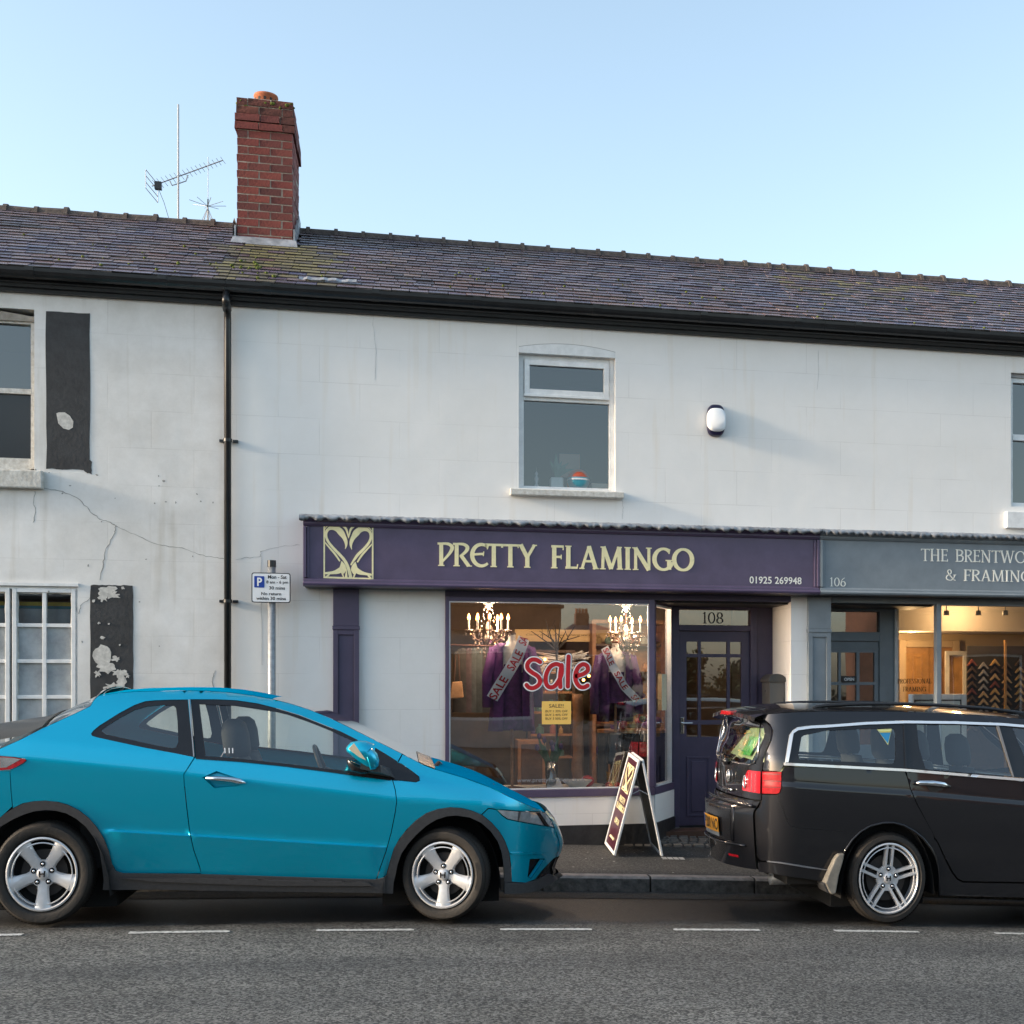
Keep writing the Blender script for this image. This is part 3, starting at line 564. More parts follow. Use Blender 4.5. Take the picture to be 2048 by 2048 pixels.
# upstairs window over the shop
x0, x1, z0, z1 = uw; ztr = fz(1040, 791); ww = MB()
frame4(ww, x0 + .002, x1 - .002, z0 + .002, z1 - .05, .05, .06, .15, wb=.03); ww.box(x0 + .052, x1 - .052, .058, .152, ztr - .03, ztr + .018)
win = ww.build('window', M['white'], SHOP, bevel=.004)
s2 = MB(); frame4(s2, x0 + .056, x1 - .056, ztr + .022, z1 - .104, .05, .035, .1, wb=.058); s2.box(x0 + .05, x1 - .05, .025, .06, ztr + .004, ztr + .03); s2.build('top_sash', M['white'], win, bevel=.004)
MB().quad((x0 + .1, .07, ztr + .07), (x1 - .1, .07, ztr + .07), (x1 - .1, .07, z1 - .15), (x0 + .1, .07, z1 - .15)).build('pane', M['glass2'], win)
MB().quad((x0 + .05, .09, z0 + .03), (x1 - .05, .09, z0 + .03), (x1 - .05, .09, ztr - .03), (x0 + .05, .09, ztr - .03)).build('pane', M['glass2'], win)
# segmental head and its infill
n = 12; arcp = [(x0 - .0 + (x1 - x0) * i / n, z1 + .003 + .05 * (1 - ((i - n / 2) / (n / 2)) ** 2)) for i in range(n + 1)]
MB().prism([(x0, z1 - .052)] + arcp + [(x1, z1 - .052)], -.003, .12).build('arched_head', M['white'], win)
mb = MB(); ribmesh(mb, arcp, .004, -.003, .0012, lambda a, b: (a, b)); mb.build('head_joint', M['crack'], win)
sl = MB().hexa([(fx(1021.5, -.09), -.09, z0 - .075), (fx(1248.5, -.09), -.09, z0 - .075), (fx(1248.5, -.09), .1, z0 - .075), (fx(1021.5, -.09), .1, z0 - .075)],
               [(fx(1021.5, -.09), -.09, z0 - .02), (fx(1248.5, -.09), -.09, z0 - .02), (fx(1248.5, -.09), .1, z0 + .005), (fx(1021.5, -.09), .1, z0 + .005)]).build('sill', M['oldwhite'], win, bevel=.006)
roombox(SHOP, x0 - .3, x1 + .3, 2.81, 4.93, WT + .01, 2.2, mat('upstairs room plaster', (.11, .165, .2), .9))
# left upper window (sash) and lower casement
x0, x1, z0, z1 = lu; zb = fz(30, 935); mb = MB(); frame4(mb, x0, x1, zb, fz(30, 628), .04, .05, .14, wb=.09, wt=.07); win = mb.build('window', M['oldwhite'], LEFT)
zm = fz(30, 780); mb = MB(); mb.box(x0 + .04, x1 - .04, .045, .1, zm - .022, zm + .022); mb.build('meeting_rail', M['oldwhite'], win)
MB().box(x0 + .04, x1 - .04, .02, .09, zb - .08, zb).build('bottom_board', M['oldwhite'], win)
MB().quad((x0, .08, zb + .02), (x1, .08, zb + .02), (x1, .08, zm), (x0, .08, zm)).build('pane', mat('blacked out pane', (.02, .02, .022), .2, bump=(4, .1)), win)
MB().quad((x0, .1, zm), (x1, .1, zm), (x1, .1, z1 - .1), (x0, .1, z1 - .1)).build('pane', M['glass2'], win)
MB().prism([(x0, z1 - .02)] + [(x0 + (x1 - x0) * i / 10, z1 + .0 - .06 * ((i - 4) / 6) ** 2 * 1) for i in range(11)] + [(x1, z1 - .1), (x0, z1 - .1)], .03, .16).build('arched_head', mat('bare stone head', (.3, .27, .23), .9, noise=(12, .3)), win)
mb = MB(); zt = fz(84, 943); zs = fz(84, 979); MB().box(x0 - .1, fx(84.5, -.07), -.07, .06, zs, zt).build('sill', M['oldwhite'], win, bevel=.012)
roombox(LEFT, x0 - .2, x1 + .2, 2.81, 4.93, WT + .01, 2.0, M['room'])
x0, x1, z0, z1 = ll; mb = MB(); frame4(mb, x0, x1, z0, z1, .05, .02, .12, wb=.06, wt=.035); cas = mb.build('window', M['white'], LEFT, bevel=.004)
MB().box(x0 - .01, x1 + .01, -.018, .05, z1 - .006, z1 + .022).build('drip_board', M['white'], cas)
rows = [(1186.6, 1246), (1255, 1318), (1327, 1389), (1399, 1460)]
def casement(c0, c1, cols, ytop=1177):
    mb = MB(); a, b = fx(c0, .0), fx(c1, .0); zt = fz(90, ytop); frame4(mb, a, b, z0 + .07, zt, .035, .0, .07); gl = MB()
    for k in range(1, cols):
        xm = a + (b - a) * k / cols; mb.box(xm - .016, xm + .016, .01, .06, z0 + .105, zt - .035)
    zz = [fz(90, (rows[i][1] + rows[i + 1][0]) / 2) for i in range(3)]
    for z in zz: mb.box(a + .035, b - .035, .012, .058, z - .016, z + .016)
    c = mb.build('casement', M['white'], cas, bevel=.003)
    edges = [zt - .035] + [e for e in zz] + [z0 + .1]
    for q in range(4):
        for k in range(cols):
            xa = a + .035 + (b - a - .07) * k / cols + .01; xb = a + .035 + (b - a - .07) * (k + 1) / cols - .01; o = put('pane', MB().quad((xa, .04, edges[q + 1] + .012), (xb, .04, edges[q + 1] + .012), (xb, .04, edges[q] - .012), (xa, .04, edges[q] - .012)).mesh('pane', M['glass2'] if q == 0 else M['frost']), cas)
    for q in range(4):       # ragged putty round each light
        for k in range(cols):
            xa = a + .035 + (b - a - .07) * k / cols + .004; xb = a + .035 + (b - a - .07) * (k + 1) / cols - .004; za, zb_ = edges[q + 1] + .006, edges[q] - .006; pm = MB()
            for p0, p1 in (((xa, za), (xb, za)), ((xb, za), (xb, zb_)), ((xb, zb_), (xa, zb_)), ((xa, zb_), (xa, za))):
                pts = [(p0[0] + (p1[0] - p0[0]) * t / 6, p0[1] + (p1[1] - p0[1]) * t / 6) for t in range(7)]
                ribmesh(pm, pts, [random.uniform(.006, .02) for _ in pts], .04, .004 + random.uniform(0, .0015), lambda u, v: (u, v))
            put('putty', pm.mesh('putty', M['oldwhite']), cas)
casement(24, 151, 2); casement(-106, 19, 2)
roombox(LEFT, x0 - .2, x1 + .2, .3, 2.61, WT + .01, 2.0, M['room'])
for nm_, pa, pb, c_ in (('window_board', 1262, 1216, (.42, .42, .41)), ('teal_strip', 1215.5, 1210, (.05, .2, .22)), ('yellow_strip', 1209.5, 1202, (.5, .34, .05))): MB().box(x0 + .06, x1 - .06, .16, .17, fz(90, pa), fz(90, pb)).build(nm_, mat(nm_, c_, .8, noise=(5, .25)), cas)
# window at the right edge
x0, x1, z0, z1 = ru; mb = MB(); frame4(mb, x0, x1, z0, z1 - .04, .05, .06, .15); zm = fz(2030, 872); mb.box(x0 + .05, x1 - .05, .055, .13, zm - .035, zm + .03); win = mb.build('window', M['white'], RGT, bevel=.004)
MB().box(x0, x1, .04, .16, z1 - .04, z1).build('arched_head', mat('grey head', (.35, .34, .34), .8), win)
for a, b in ((z0 + .05, zm - .03), (zm + .03, z1 - .1)): MB().quad((x0 + .05, .1, a), (x1 - .05, .1, a), (x1 - .05, .1, b), (x0 + .05, .1, b)).build('pane', M['glass2'], win)
MB().box(fx(2014, -.06), x1 + .08, -.06, .06, fz(2014, 1057), fz(2014, 1024)).build('sill', M['white'], win, bevel=.006)
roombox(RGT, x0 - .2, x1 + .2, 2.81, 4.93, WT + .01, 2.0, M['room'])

# ---------------------------------------------------------------- roof: deck, slates one by one, ridge tiles, gutter
YR, ZR, YE, ZV = 2.2, 6.43, -.17, 5.17
SL = sqrt((YR - YE) ** 2 + (ZR - ZV) ** 2); SY, SZ = (YR - YE) / SL, (ZR - ZV) / SL
NROW = 20; EXPO = SL / NROW
def roofpt(s, up=0.): return (YE + SY * s - SZ * up, ZV + SZ * s + SY * up)
smesh = []
random.seed(21)
for k in range(6):
    w, h, t = .5, .5, .5; mb = MB(); j = lambda a: random.uniform(-a, a)
    lo = [(-w, -h + j(.018), -t), (w, -h + j(.018), -t), (w, h, -t), (-w, h, -t)]
    hi = [(-w + j(.012), -h + j(.018), t), (w + j(.012), -h + j(.018), t), (w, h, t), (-w, h, t)]
    smesh.append(mb.hexa(lo, hi))
M['butt'] = mat('shaded slate edge', (.05, .045, .042), .9, noise=(30, .4))  # shade on the down-facing slate ends, put into the colour
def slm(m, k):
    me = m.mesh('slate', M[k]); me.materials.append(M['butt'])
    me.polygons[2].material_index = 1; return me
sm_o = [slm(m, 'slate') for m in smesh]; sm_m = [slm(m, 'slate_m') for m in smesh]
tilt = atan2(ZR - ZV, YR - YE)
def roof(par, xa, xb, chim=None):
    deck = MB(); a, b = roofpt(.02, -.03), roofpt(SL, -.03)
    deck.add([(xa, *roofpt(.02, -.03)), (xb, *roofpt(.02, -.03)), (xb, YR, ZR - .03), (xa, YR, ZR - .03), (xa, 4.95, ZV - .2), (xb, 4.95, ZV - .2)], [(0, 1, 2, 3), (3, 2, 5, 4)])
    rf = deck.build('roof', M['deck'], par); cand = []
    for r in range(NROW):
        x = xa - (.0 if r % 2 else .085)
        while x < xb:
            w = random.choice((.165, .17, .175, .16, .18)); a, b = max(x, xa), min(x + w, xb)
            if b - a > .03: cand.append((r, (a + b) / 2, b - a))
            x += w
    scored = []
    for r, xc, w in cand:
        y, z = roofpt((r + .5) * EXPO, .01)
        p = Q(xc, y, z)
        if chim and chim[0] < xc < chim[1] and chim[2] < y < chim[3]: continue
        zc = xc * sin(TH) + (y + DIST) * cos(TH); vis = -60 < p[0] < 2110
        scored.append((0 if vis else 1, zc, r, xc, w, p))
    scored.sort(key=lambda c: (c[0], c[1])); bulk = MB()
    for i, (nv, zc, r, xc, w, p) in enumerate(scored):
        hgt = EXPO * 2.1; sc = r * EXPO + hgt / 2 - .01; y, z = roofpt(sc, .012 + random.uniform(-.001, .0025)); th = random.uniform(.009, .016); rx = tilt - .085 + random.uniform(-.005, .005); rz = random.gauss(0, .004); ry = random.gauss(0, .004)
        k = random.randrange(6)
        if i < 300 and not nv:
            mossy = 440 < p[0] < 690 and p[1] > 478 and random.random() < .75 or (p[0] > 1500 and p[1] < 600 and random.random() < .2)
            o = bpy.data.objects.new('slate', (sm_m if mossy else sm_o)[k]); COL.objects.link(o); o.parent = rf; o.location = (xc, y, z); o.rotation_euler = (rx, ry, rz); o.scale = (w - .005, hgt, th)
        else:
            mt = Matrix.Translation((xc, y, z)) @ Matrix.Rotation(rx, 4, 'X') @ Matrix.Rotation(ry, 4, 'Y') @ Matrix.Diagonal((w - .005, hgt, th, 1))
            bulk.add([mt @ Vector(v) for v in smesh[k].v], smesh[k].f)
    if bulk.v:
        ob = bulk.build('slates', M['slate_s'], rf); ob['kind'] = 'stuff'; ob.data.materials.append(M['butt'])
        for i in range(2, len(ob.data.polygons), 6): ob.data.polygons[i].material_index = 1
    # ridge tiles: half-round caps with a raised collar
    x = xa; pitch = .285; rm = MB(); nseg = 8
    def cap(mb, x0, x1, r, zc):
        ring = [(YR + r * cos(pi * q / nseg) * 1.05, zc + r * sin(pi * q / nseg) * .75) for q in range(nseg + 1)]
        ring = [(ring[0][0] + .03, zc - .05)] + ring + [(ring[-1][0] - .03, zc - .05)]; mb.extr(ring, x0, x1)
    cap(rm, 0, pitch - .006, .088, -.03); cap(rm, pitch - .035, pitch + .002, .1, -.022); rme = rm.mesh('ridge_tile', M['ridge'])
    while x < xb - .1:
        o = bpy.data.objects.new('ridge_tile', rme); COL.objects.link(o); o.parent = rf; o.location = (x + random.uniform(-.004, .004), 0, ZR + .015 + random.uniform(-.006, .006)); o.rotation_euler = (0, random.gauss(0, .012), 0)
        x += pitch
    return rf
CH = (fx(473, 1.45), fx(586, 1.45), 1.42, 2.3)
rfL = roof(LEFT, XL, XP); rfS = roof(SHOP, XP, XQ, CH); rfR = roof(RGT, XQ, XR)
# moss cushions
mb = MB(); random.seed(9)
for q in range(120):
    if q < 22: px, py = random.gauss(500, 60), random.gauss(540, 12)
    else: px, py = random.uniform(0, 2040), None
    x = fx(px, .5); s = random.uniform(.05, 1.4) if py is None else max(.05, min(.9, (560 - py) / 40))
    y, z = roofpt(s, .03); r_ = random.uniform(.004, .013) * (1.4 if q < 22 else 1)
    mb.ball((x, y, z), r_ * 1.3, r_ * 1.2, r_, 7, 5)
mb.build('moss', M['moss'], rfS)['kind'] = 'stuff'
# a slipped strip of lead on the slates above the gutter
y, z = roofpt(.25, .035); xa, xb = fx(600, .1), fx(714, .1)
mb = MB(); n = 14
for i in range(n + 1):
    x = xa + (xb - xa) * i / n; d = random.uniform(-.006, .012)
    for s in (.13, .24): yy, zz = roofpt(s, .04 + d); mb.v.append((x, yy, zz))
mb.f += [(2 * i, 2 * i + 2, 2 * i + 3, 2 * i + 1) for i in range(n)]; mb.build('lead_patch', M['lead'], rfS)
# gutter, eaves board (one run per house)
for par, a, b in ((LEFT, XL, XP), (SHOP, XP, XQ), (RGT, XQ, XR)):
    MB().extr([(-.001, 5.0), (-.045, 5.0), (-.05, 5.03), (-.085, 5.035), (-.09, 5.06), (-.12, 5.07), (-.12, 5.12), (-.001, 5.12)], a + .001, b - .001).build('eaves_board', M['black'], par)
    pr = [(-.125 - .055 + .055 * cos(t), 5.165 + .085 * sin(t)) for t in [radians(q) for q in range(180, 361, 20)]]
    prof = pr + [(y * .92 - .0146, z) for y, z in []]
    inner = [(-.18 + .047 * cos(radians(q)), 5.165 + .077 * sin(radians(q))) for q in range(360, 179, -20)]
    g = MB().extr(pr + inner, a + .001, b - .001).build('gutter', M['pvc'], par)
    mb = MB(); x = a + .35
    while x < b - .2:
        oj = [(-.18 + .0605 * cos(radians(q)), 5.168 + .091 * sin(radians(q))) for q in range(178, 363, 20)]; ij = [(-.18 + .056 * cos(radians(q)), 5.168 + .086 * sin(radians(q))) for q in range(362, 177, -20)]
        MB().extr(oj + ij, x - .035, x + .035).build('gutter_joint', M['pvc'], g); x += random.uniform(.9, 1.15)
# chimney
cx0, cx1, cy0, cy1 = CH[0], CH[1], 1.45, 2.32
zb, ztp = 6.03, fz(530, 199, 1.45)
chim = MB().box(cx0 + .0085, cx1 - .0085, cy0 + .006, cy1 - .006, zb - .25, ztp - .02).build('chimney', M['mortar'], SHOP)
nc = 18; ch_ = (ztp - zb - .02) / nc; BL = (cx1 - cx0); random.seed(4)
bm_cache = {}
M['soot'] = mat('sooty brick', (1, 1, 1), .9, noise=(9, .4, (.035, .03, .022)), bump=(70, .5), rand=('object', [(.2, .06, .045), (.14, .05, .04), (.22, .07, .05)]))
def brick(x0, x1, y0, y1, z0, z1, mk='brick'):
    j = lambda: random.uniform(-.0025, .0025); g = .0055
    x0 += g; x1 -= g; y0 += .001; y1 -= .001; z0 += g; z1 -= g
    key = (round(x1 - x0, 2), round(y1 - y0, 2), round(z1 - z0, 3), mk)
    if key not in bm_cache:
        a, b, c = (x1 - x0) / 2, (y1 - y0) / 2, (z1 - z0) / 2; jj = [random.uniform(-.003, .003) for _ in range(24)]
        v = [(-a, -b, -c), (a, -b, -c), (a, b, -c), (-a, b, -c), (-a, -b, c), (a, -b, c), (a, b, c), (-a, b, c)]
        v = [(p[0] + jj[i], p[1] + jj[i + 8], p[2] + jj[i + 16]) for i, p in enumerate(v)]
        bm_cache[key] = MB().hexa(v[:4], v[4:]).mesh('brick', M[mk])
    o = bpy.data.objects.new('brick', bm_cache[key]); COL.objects.link(o); o.parent = chim; o.location = ((x0 + x1) / 2 + j(), (y0 + y1) / 2 + j(), (z0 + z1) / 2)
for r in range(nc):
    z0 = zb + .02 + r * ch_; z1 = z0 + ch_; off = 0
    if r == 14 or r == 15: off = .022
    if r == 16 or r == 17: off = .004
    a, b, c, d = cx0 - off, cx1 + off, cy0 - off, cy1 + off; W1 = b - a; dep = .1
    if r == 14: off2 = 0
    cuts = [0, .4, .8, 1.] if r % 2 == 0 else [0, .2, .6, 1.]
    if r == 15: cuts = [0, .42, .75, 1.]
    for i in range(3):
        brick(a + W1 * cuts[i], a + W1 * cuts[i + 1], c, c + dep, z0, z1, 'soot' if r > 15 or (r > 13 and i == 2) else 'brick'); brick(a + W1 * cuts[i], a + W1 * cuts[i + 1], d - dep, d, z0, z1)
    ys = [c + dep, c + dep + .2, c + dep + .42, d - dep] if r % 2 == 0 else [c + dep, c + dep + .32, d - dep]
    for i in range(len(ys) - 1): brick(b - dep, b, ys[i], ys[i + 1], z0, z1); brick(a, a + dep, ys[i], ys[i + 1], z0, z1)
MB().hexa([(cx0 + .0, cy0, ztp - .02), (cx1, cy0, ztp - .02), (cx1, cy1, ztp - .02), (cx0, cy1, ztp - .02)], [(cx0 + .12, cy0 + .12, ztp + .05), (cx1 - .12, cy0 + .12, ztp + .05), (cx1 - .12, cy1 - .12, ztp + .05), (cx0 + .12, cy1 - .12, ztp + .05)]).build('flaunching', M['mortar'], chim)
mb = MB()
for q in range(26):
    x = random.uniform(cx0, cx1); k = abs(random.gauss(0, .03)); mb.ball((x, cy0 + random.uniform(-.01, .05), ztp - .02 - k), random.uniform(.012, .03), random.uniform(.01, .025), random.uniform(.008, .02), 7, 5)
mb.build('moss', M['moss'], chim)['kind'] = 'stuff'
# chimney pot, vented collar
pcx, pcy = fx(532, 1.85), 1.85; pr = .115; pz = ztp + .03
pot = MB().lathe([(.085, 0), (.095, .06), (pr, .07), (pr, .15), (pr + .008, .155), (pr + .004, .175), (.085, .185), (.08, .1)], (pcx, pcy, pz), 'Z', 28).build('chimney_pot', M['terra'], chim, smooth=True)
vm = MB()
for q in range(12):
    a = 2 * pi * q / 12; dx, dy = cos(a), sin(a); t = Vector((-dy, dx, 0)); c = Vector((pcx + dx * (pr + .001), pcy + dy * (pr + .001), pz + .11))
    vm.add([c + t * (.014 * cos(2 * pi * s / 8)) + Vector((0, 0, .019 * sin(2 * pi * s / 8))) for s in range(8)], [tuple(range(8))])
vm.build('vent_holes', M['dark'], chim)
# lead flashing: apron in front, stepped sides
mb = MB(); mb.add([(cx0 - .03, cy0 - .012, zb + .075), (cx1 + .03, cy0 - .012, zb + .075), (cx1 + .05, cy0 - .1, zb - .025), (cx0 - .05, cy0 - .1, zb - .025)], [(3, 2, 1, 0)])
mb.add([(cx0 - .035, cy0 - .02, zb - .02), (cx0 - .035, cy0 - .02, zb + .2), (cx0 - .035, cy0 + .12, zb + .3), (cx0 - .035, cy0 + .4, zb + .3)], [(0, 1, 2, 3)])
for i in range(4):
    y = cy0 + i * .2; z = zb + .06 + i * .115; mb.box(cx1 + .004, cx1 + .02, y - .02, y + .21, z - .1, z + .12); mb.box(cx0 - .02, cx0 - .004, y - .02, y + .21, z - .1, z + .12)
mb.build('lead_flashing', M['lead'], chim)
# rain pipe between the two left houses
dp = thing('drainpipe', 'black plastic drainpipe running down the white wall from the gutter', 'drainpipe', (XP, -.05, 0)); r_ = .031
MB().tube([(XP, -.17, 5.1), (XP, -.17, 5.0), (XP, -.075, 4.93), (XP, -.06, 4.85), (XP, -.06, -.05)], r_, 14).build('pipe', M['pvc'], dp, smooth=True)
MB().tube([(XP, -.17, 5.06), (XP, -.17, 4.99), (XP, -.09, 4.94)], r_ + .008, 14).build('socket', M['pvc'], dp, smooth=True)
for py in (883, 1203):
    z = fz(457, py); mb = MB(); mb.lathe([(r_ + .001, -.014), (r_ + .008, -.014), (r_ + .008, .014), (r_ + .001, .014)], (XP, -.06, z), 'Z', 16); mb.box(XP + .04, XP + .085, -.03, -.001, z - .012, z + .012); mb.box(XP - .075, XP - .04, -.03, -.001, z - .012, z + .012); mb.build('bracket', M['pvc'], dp)
# aerials on the rear slope
def aerial():
    Y = 2.7; bx = fx(356.5, Y); zt = fz(357, 209, Y); t = thing('tv_aerial', 'tall mast with a toothed television aerial on the left roof', 'aerial', (bx, Y, 6.1))
    MB().tube([(bx, Y, 5.9), (bx, Y, zt)], .011, 8).build('mast', M['ant'], t)
    a = P(302, 369, Y); b = P(447, 324, Y); a.y += .05; b.y -= .05
    boom = MB().tube([a, b], .006, 6).build('boom', M['ant'], t); rods = MB(); d = (b - a); 
    for i in range(17):
        c = a + d * (i + 1) / 17; h = .085 - .0015 * i; dr = Vector((.42, .8, -.42)).normalized() * h; MB().tube([c - dr * .8, c + dr * .8], .0026, 5).build('rod', M['ant'], boom)
    rf = MB()
    for dz in (-.1, -.035, .035, .1):
        dr = Vector((.5, .72, -.5)).normalized(); c = a + Vector((0, 0, dz)); rf.tube([c - dr * .1, c + dr * .1], .004, 5)
    for s in (-.1, .1): dr = Vector((.5, .72, -.5)).normalized(); rf.tube([a + dr * s + Vector((0, 0, -.1)), a + dr * s + Vector((0, 0, .1))], .004, 5)
    rf.build('reflector', M['ant'], t); MB().box(a.x + .03, a.x + .1, a.y - .03, a.y + .03, a.z - .03, a.z + .05).build('junction_box', M['black'], t)
    MB().tube([P(340, 362, Y), P(344, 371, Y), P(357, 367, Y), P(372, 362, Y), P(376, 350, Y)], .007, 6).build('stay', M['ant'], t)
    MB().tube([P(317, 378, Y), P(328, 405, Y), P(340, 445, Y)], .003, 5).build('cable', M['black'], t)
def discone():
    Y = 2.6; c = P(415.5, 415, Y); t = thing('radio_aerial', 'small star-shaped radio aerial on the roof left of the chimney', 'aerial', (c.x, Y, 6.1))
    MB().tube([(c.x, Y, 5.9), c], .01, 8).build('mast', M['ant'], t); MB().tube([c, P(416, 398, Y)], .007, 6).build('whip_base', M['black'], t); MB().tube([P(416, 398, Y), P(416.3, 314, Y)], .003, 5).build('whip', M['ant'], t)
    for q in range(8):
        a = 2 * pi * q / 8 + .3; MB().tube([c + Vector((0, 0, .015)), c + Vector((cos(a) * .19, sin(a) * .19, .05))], .003, 5).build('radial', M['ant'], t)
        MB().tube([c, c + Vector((cos(a) * .08, sin(a) * .08, -.2))], .003, 5).build('cone_rod', M['ant'], t)
aerial(); discone()
# alarm box
ax, az = (fx(1413, -.05) + fx(1453, -.05)) / 2, fz(1433, 840, -.05); al = thing('alarm_box', 'white and navy rounded burglar alarm box on the upper wall', 'alarm', (ax, 0, az - .15)); hw, hh = .093, .156
def stadium(hw, hh, p=3.2, n=40): return [(hw * math.copysign(abs(cos(2 * pi * i / n)) ** (2 / p), cos(2 * pi * i / n)), hh * math.copysign(abs(sin(2 * pi * i / n)) ** (2 / p), sin(2 * pi * i / n))) for i in range(n)]
def dome(mb, hw, hh, y0, d, cx, cz, pw=3.2):
    o = len(mb.v); lv = [(1, 0), (1, .55), (.94, .85), (.8, 1)]; n = 40
    for s, h in lv: mb.v += [(cx + a * s, y0 - d * h, cz + b * s) for a, b in stadium(hw, hh, pw)]
    for i in range(3): mb.f += [(o + i * n + k, o + i * n + (k + 1) % n, o + (i + 1) * n + (k + 1) % n, o + (i + 1) * n + k) for k in range(n)]
    mb.f.append(tuple(o + 3 * n + k for k in range(n))); mb.f = [f[::-1] for f in mb.f]; return mb
dome(MB(), hw * .96, hh, 0, .06, ax, az).build('base', mat('navy plastic', (.01, .008, .035), .3), al, smooth=False, auto=40)
dome(MB(), hw, hh * .74, -.02, .075, ax, az, 3).build('cover', mat('white plastic', (.82, .84, .86), .35), al, auto=40)
# ---------------------------------------------------------------- purple shopfront
ZF0, ZF1 = 2.456, 3.09; FY = -.25
SF_ = thing('shopfront', 'purple shopfront with gold PRETTY FLAMINGO lettering and a glazed purple door', 'shopfront', (1.6, -.1, 0))
GF_ = thing('shopfront', 'slate grey shopfront of the framing shop with white lettering', 'shopfront', (5.6, -.1, 0))
def fascia(par, m, x0, x1, left=True):
    b = MB().box(x0 + .03, x1, FY + .03, -.002, ZF0 + .05, ZF1 - .04).build('fascia_board', m, par)
    # mouldings: stepped frame round the board, cornice above, sill below
    MB().extr([(FY - .012, ZF0 + .012), (FY - .02, ZF0 + .03), (FY + .0, ZF0 + .045), (FY + .0, ZF0 + .062), (FY + .012, ZF0 + .075), (FY + .029, ZF0 + .078), (FY + .029, ZF0)], x0, x1).build('lower_moulding', m, par, bevel=.003)
    MB().box(x0 + .012, x1, FY + .03, -.003, ZF0, ZF0 + .0495).build('soffit_board', M['plinth'], par)
    MB().extr([(FY - .03, ZF1 - .002), (FY - .03, ZF1 - .03), (FY + .0, ZF1 - .05), (FY + .0, ZF1 - .065), (FY + .015, ZF1 - .085), (FY + .029, ZF1 - .088), (FY + .029, ZF1 - .002)], x0, x1).build('cornice', m, par, bevel=.003)
    MB().box(x0 + .0, x0 + .028, FY - .006, -.004, ZF0 + .08, ZF1 - .09).build('end_moulding', m, par, bevel=.004); MB().box(x0 + .03, x0 + .05, FY + .012, FY + .029, ZF0 + .08, ZF1 - .09).build('end_bead', m, par, bevel=.004)
    MB().box(x1 - .03, x1 - .002, FY - .006, FY + .029, ZF0 + .08, ZF1 - .09).build('end_moulding', m, par, bevel=.004); MB().box(x1 - .055, x1 - .032, FY + .012, FY + .029, ZF0 + .08, ZF1 - .09).build('end_bead', m, par, bevel=.004)
    return b
XF0, XFM, XF9 = fx(606, FY), fx(1640, FY), 8.6
fb = fascia(SF_, M['purple'], XF0, XFM); gb = fascia(GF_, M['grey'], XFM + .003, XF9)
# dressed lead over the cornice, its front edge beaten into waves
def lead(par, x0, x1, amp, per, seed):
    random.seed(seed); mb = MB(); n = int((x1 - x0) / .018); k = 0
    for i in range(n + 1):
        x = x0 + (x1 - x0) * i / n; wv = amp * (abs(sin(pi * x / per)) ** 1.5) + random.uniform(0, amp * .5); yb = FY - .045 - random.uniform(0, .012)
        mb.v += [(x, -.002, ZF1 + .035), (x, FY - .03, ZF1 + .014 + random.uniform(-.002, .003)), (x, yb, ZF1 + .0), (x, yb - .004 + random.uniform(-.006, .006), ZF1 - .012 - wv), (x, FY - .032, ZF1 + .0), (x, -.002, ZF1 + .02)]
    for i in range(n):
        for q in range(5): mb.f.append((6 * i + q, 6 * i + q + 1, 6 * i + q + 7, 6 * i + q + 6))
    mb.build('lead_flashing', M['lead'], par, smooth=True)
lead(SF_, XF0 - .03, XFM + .01, .03, .13, 2); lead(GF_, XFM + .012, XF9, .034, .075, 8)
LY = FY + .03
zt, zb_ = fz(877, 1085, LY), fz(877, 1132, LY)
serif('lettering', 'PRUTTY', fx(875, LY), fx(1072, LY), zb_, zt, LY, M['gold'], fb, G_BOLD, .006, .0)
serif('lettering', 'FLAMINGO', fx(1101, LY), fx(1388, LY), zb_, zt, LY, M['gold'], fb, G_BOLD, .006, .01)
typ('telephone_number', '01925 269948', fx(1499, LY), fx(1603, LY), fz(1500, 1167, LY), fz(1500, 1152.5, LY), LY, M['cream'], fb, bold=.012)
serif('house_number', '106', fx(1659, LY), fx(1692, LY), fz(1675, 1173, LY), fz(1675, 1155, LY), LY, M['cream'], gb)
serif('lettering', 'THE BRENTWO', fx(1842, LY), fx(2052, LY), fz(1842, 1122, LY), fz(1842, 1097, LY), LY, M['cream'], gb)
serif('lettering', '& FRAMING', fx(1890, LY), fx(2062, LY), fz(1890, 1161, LY), fz(1890, 1138, LY), LY, M['cream'], gb)
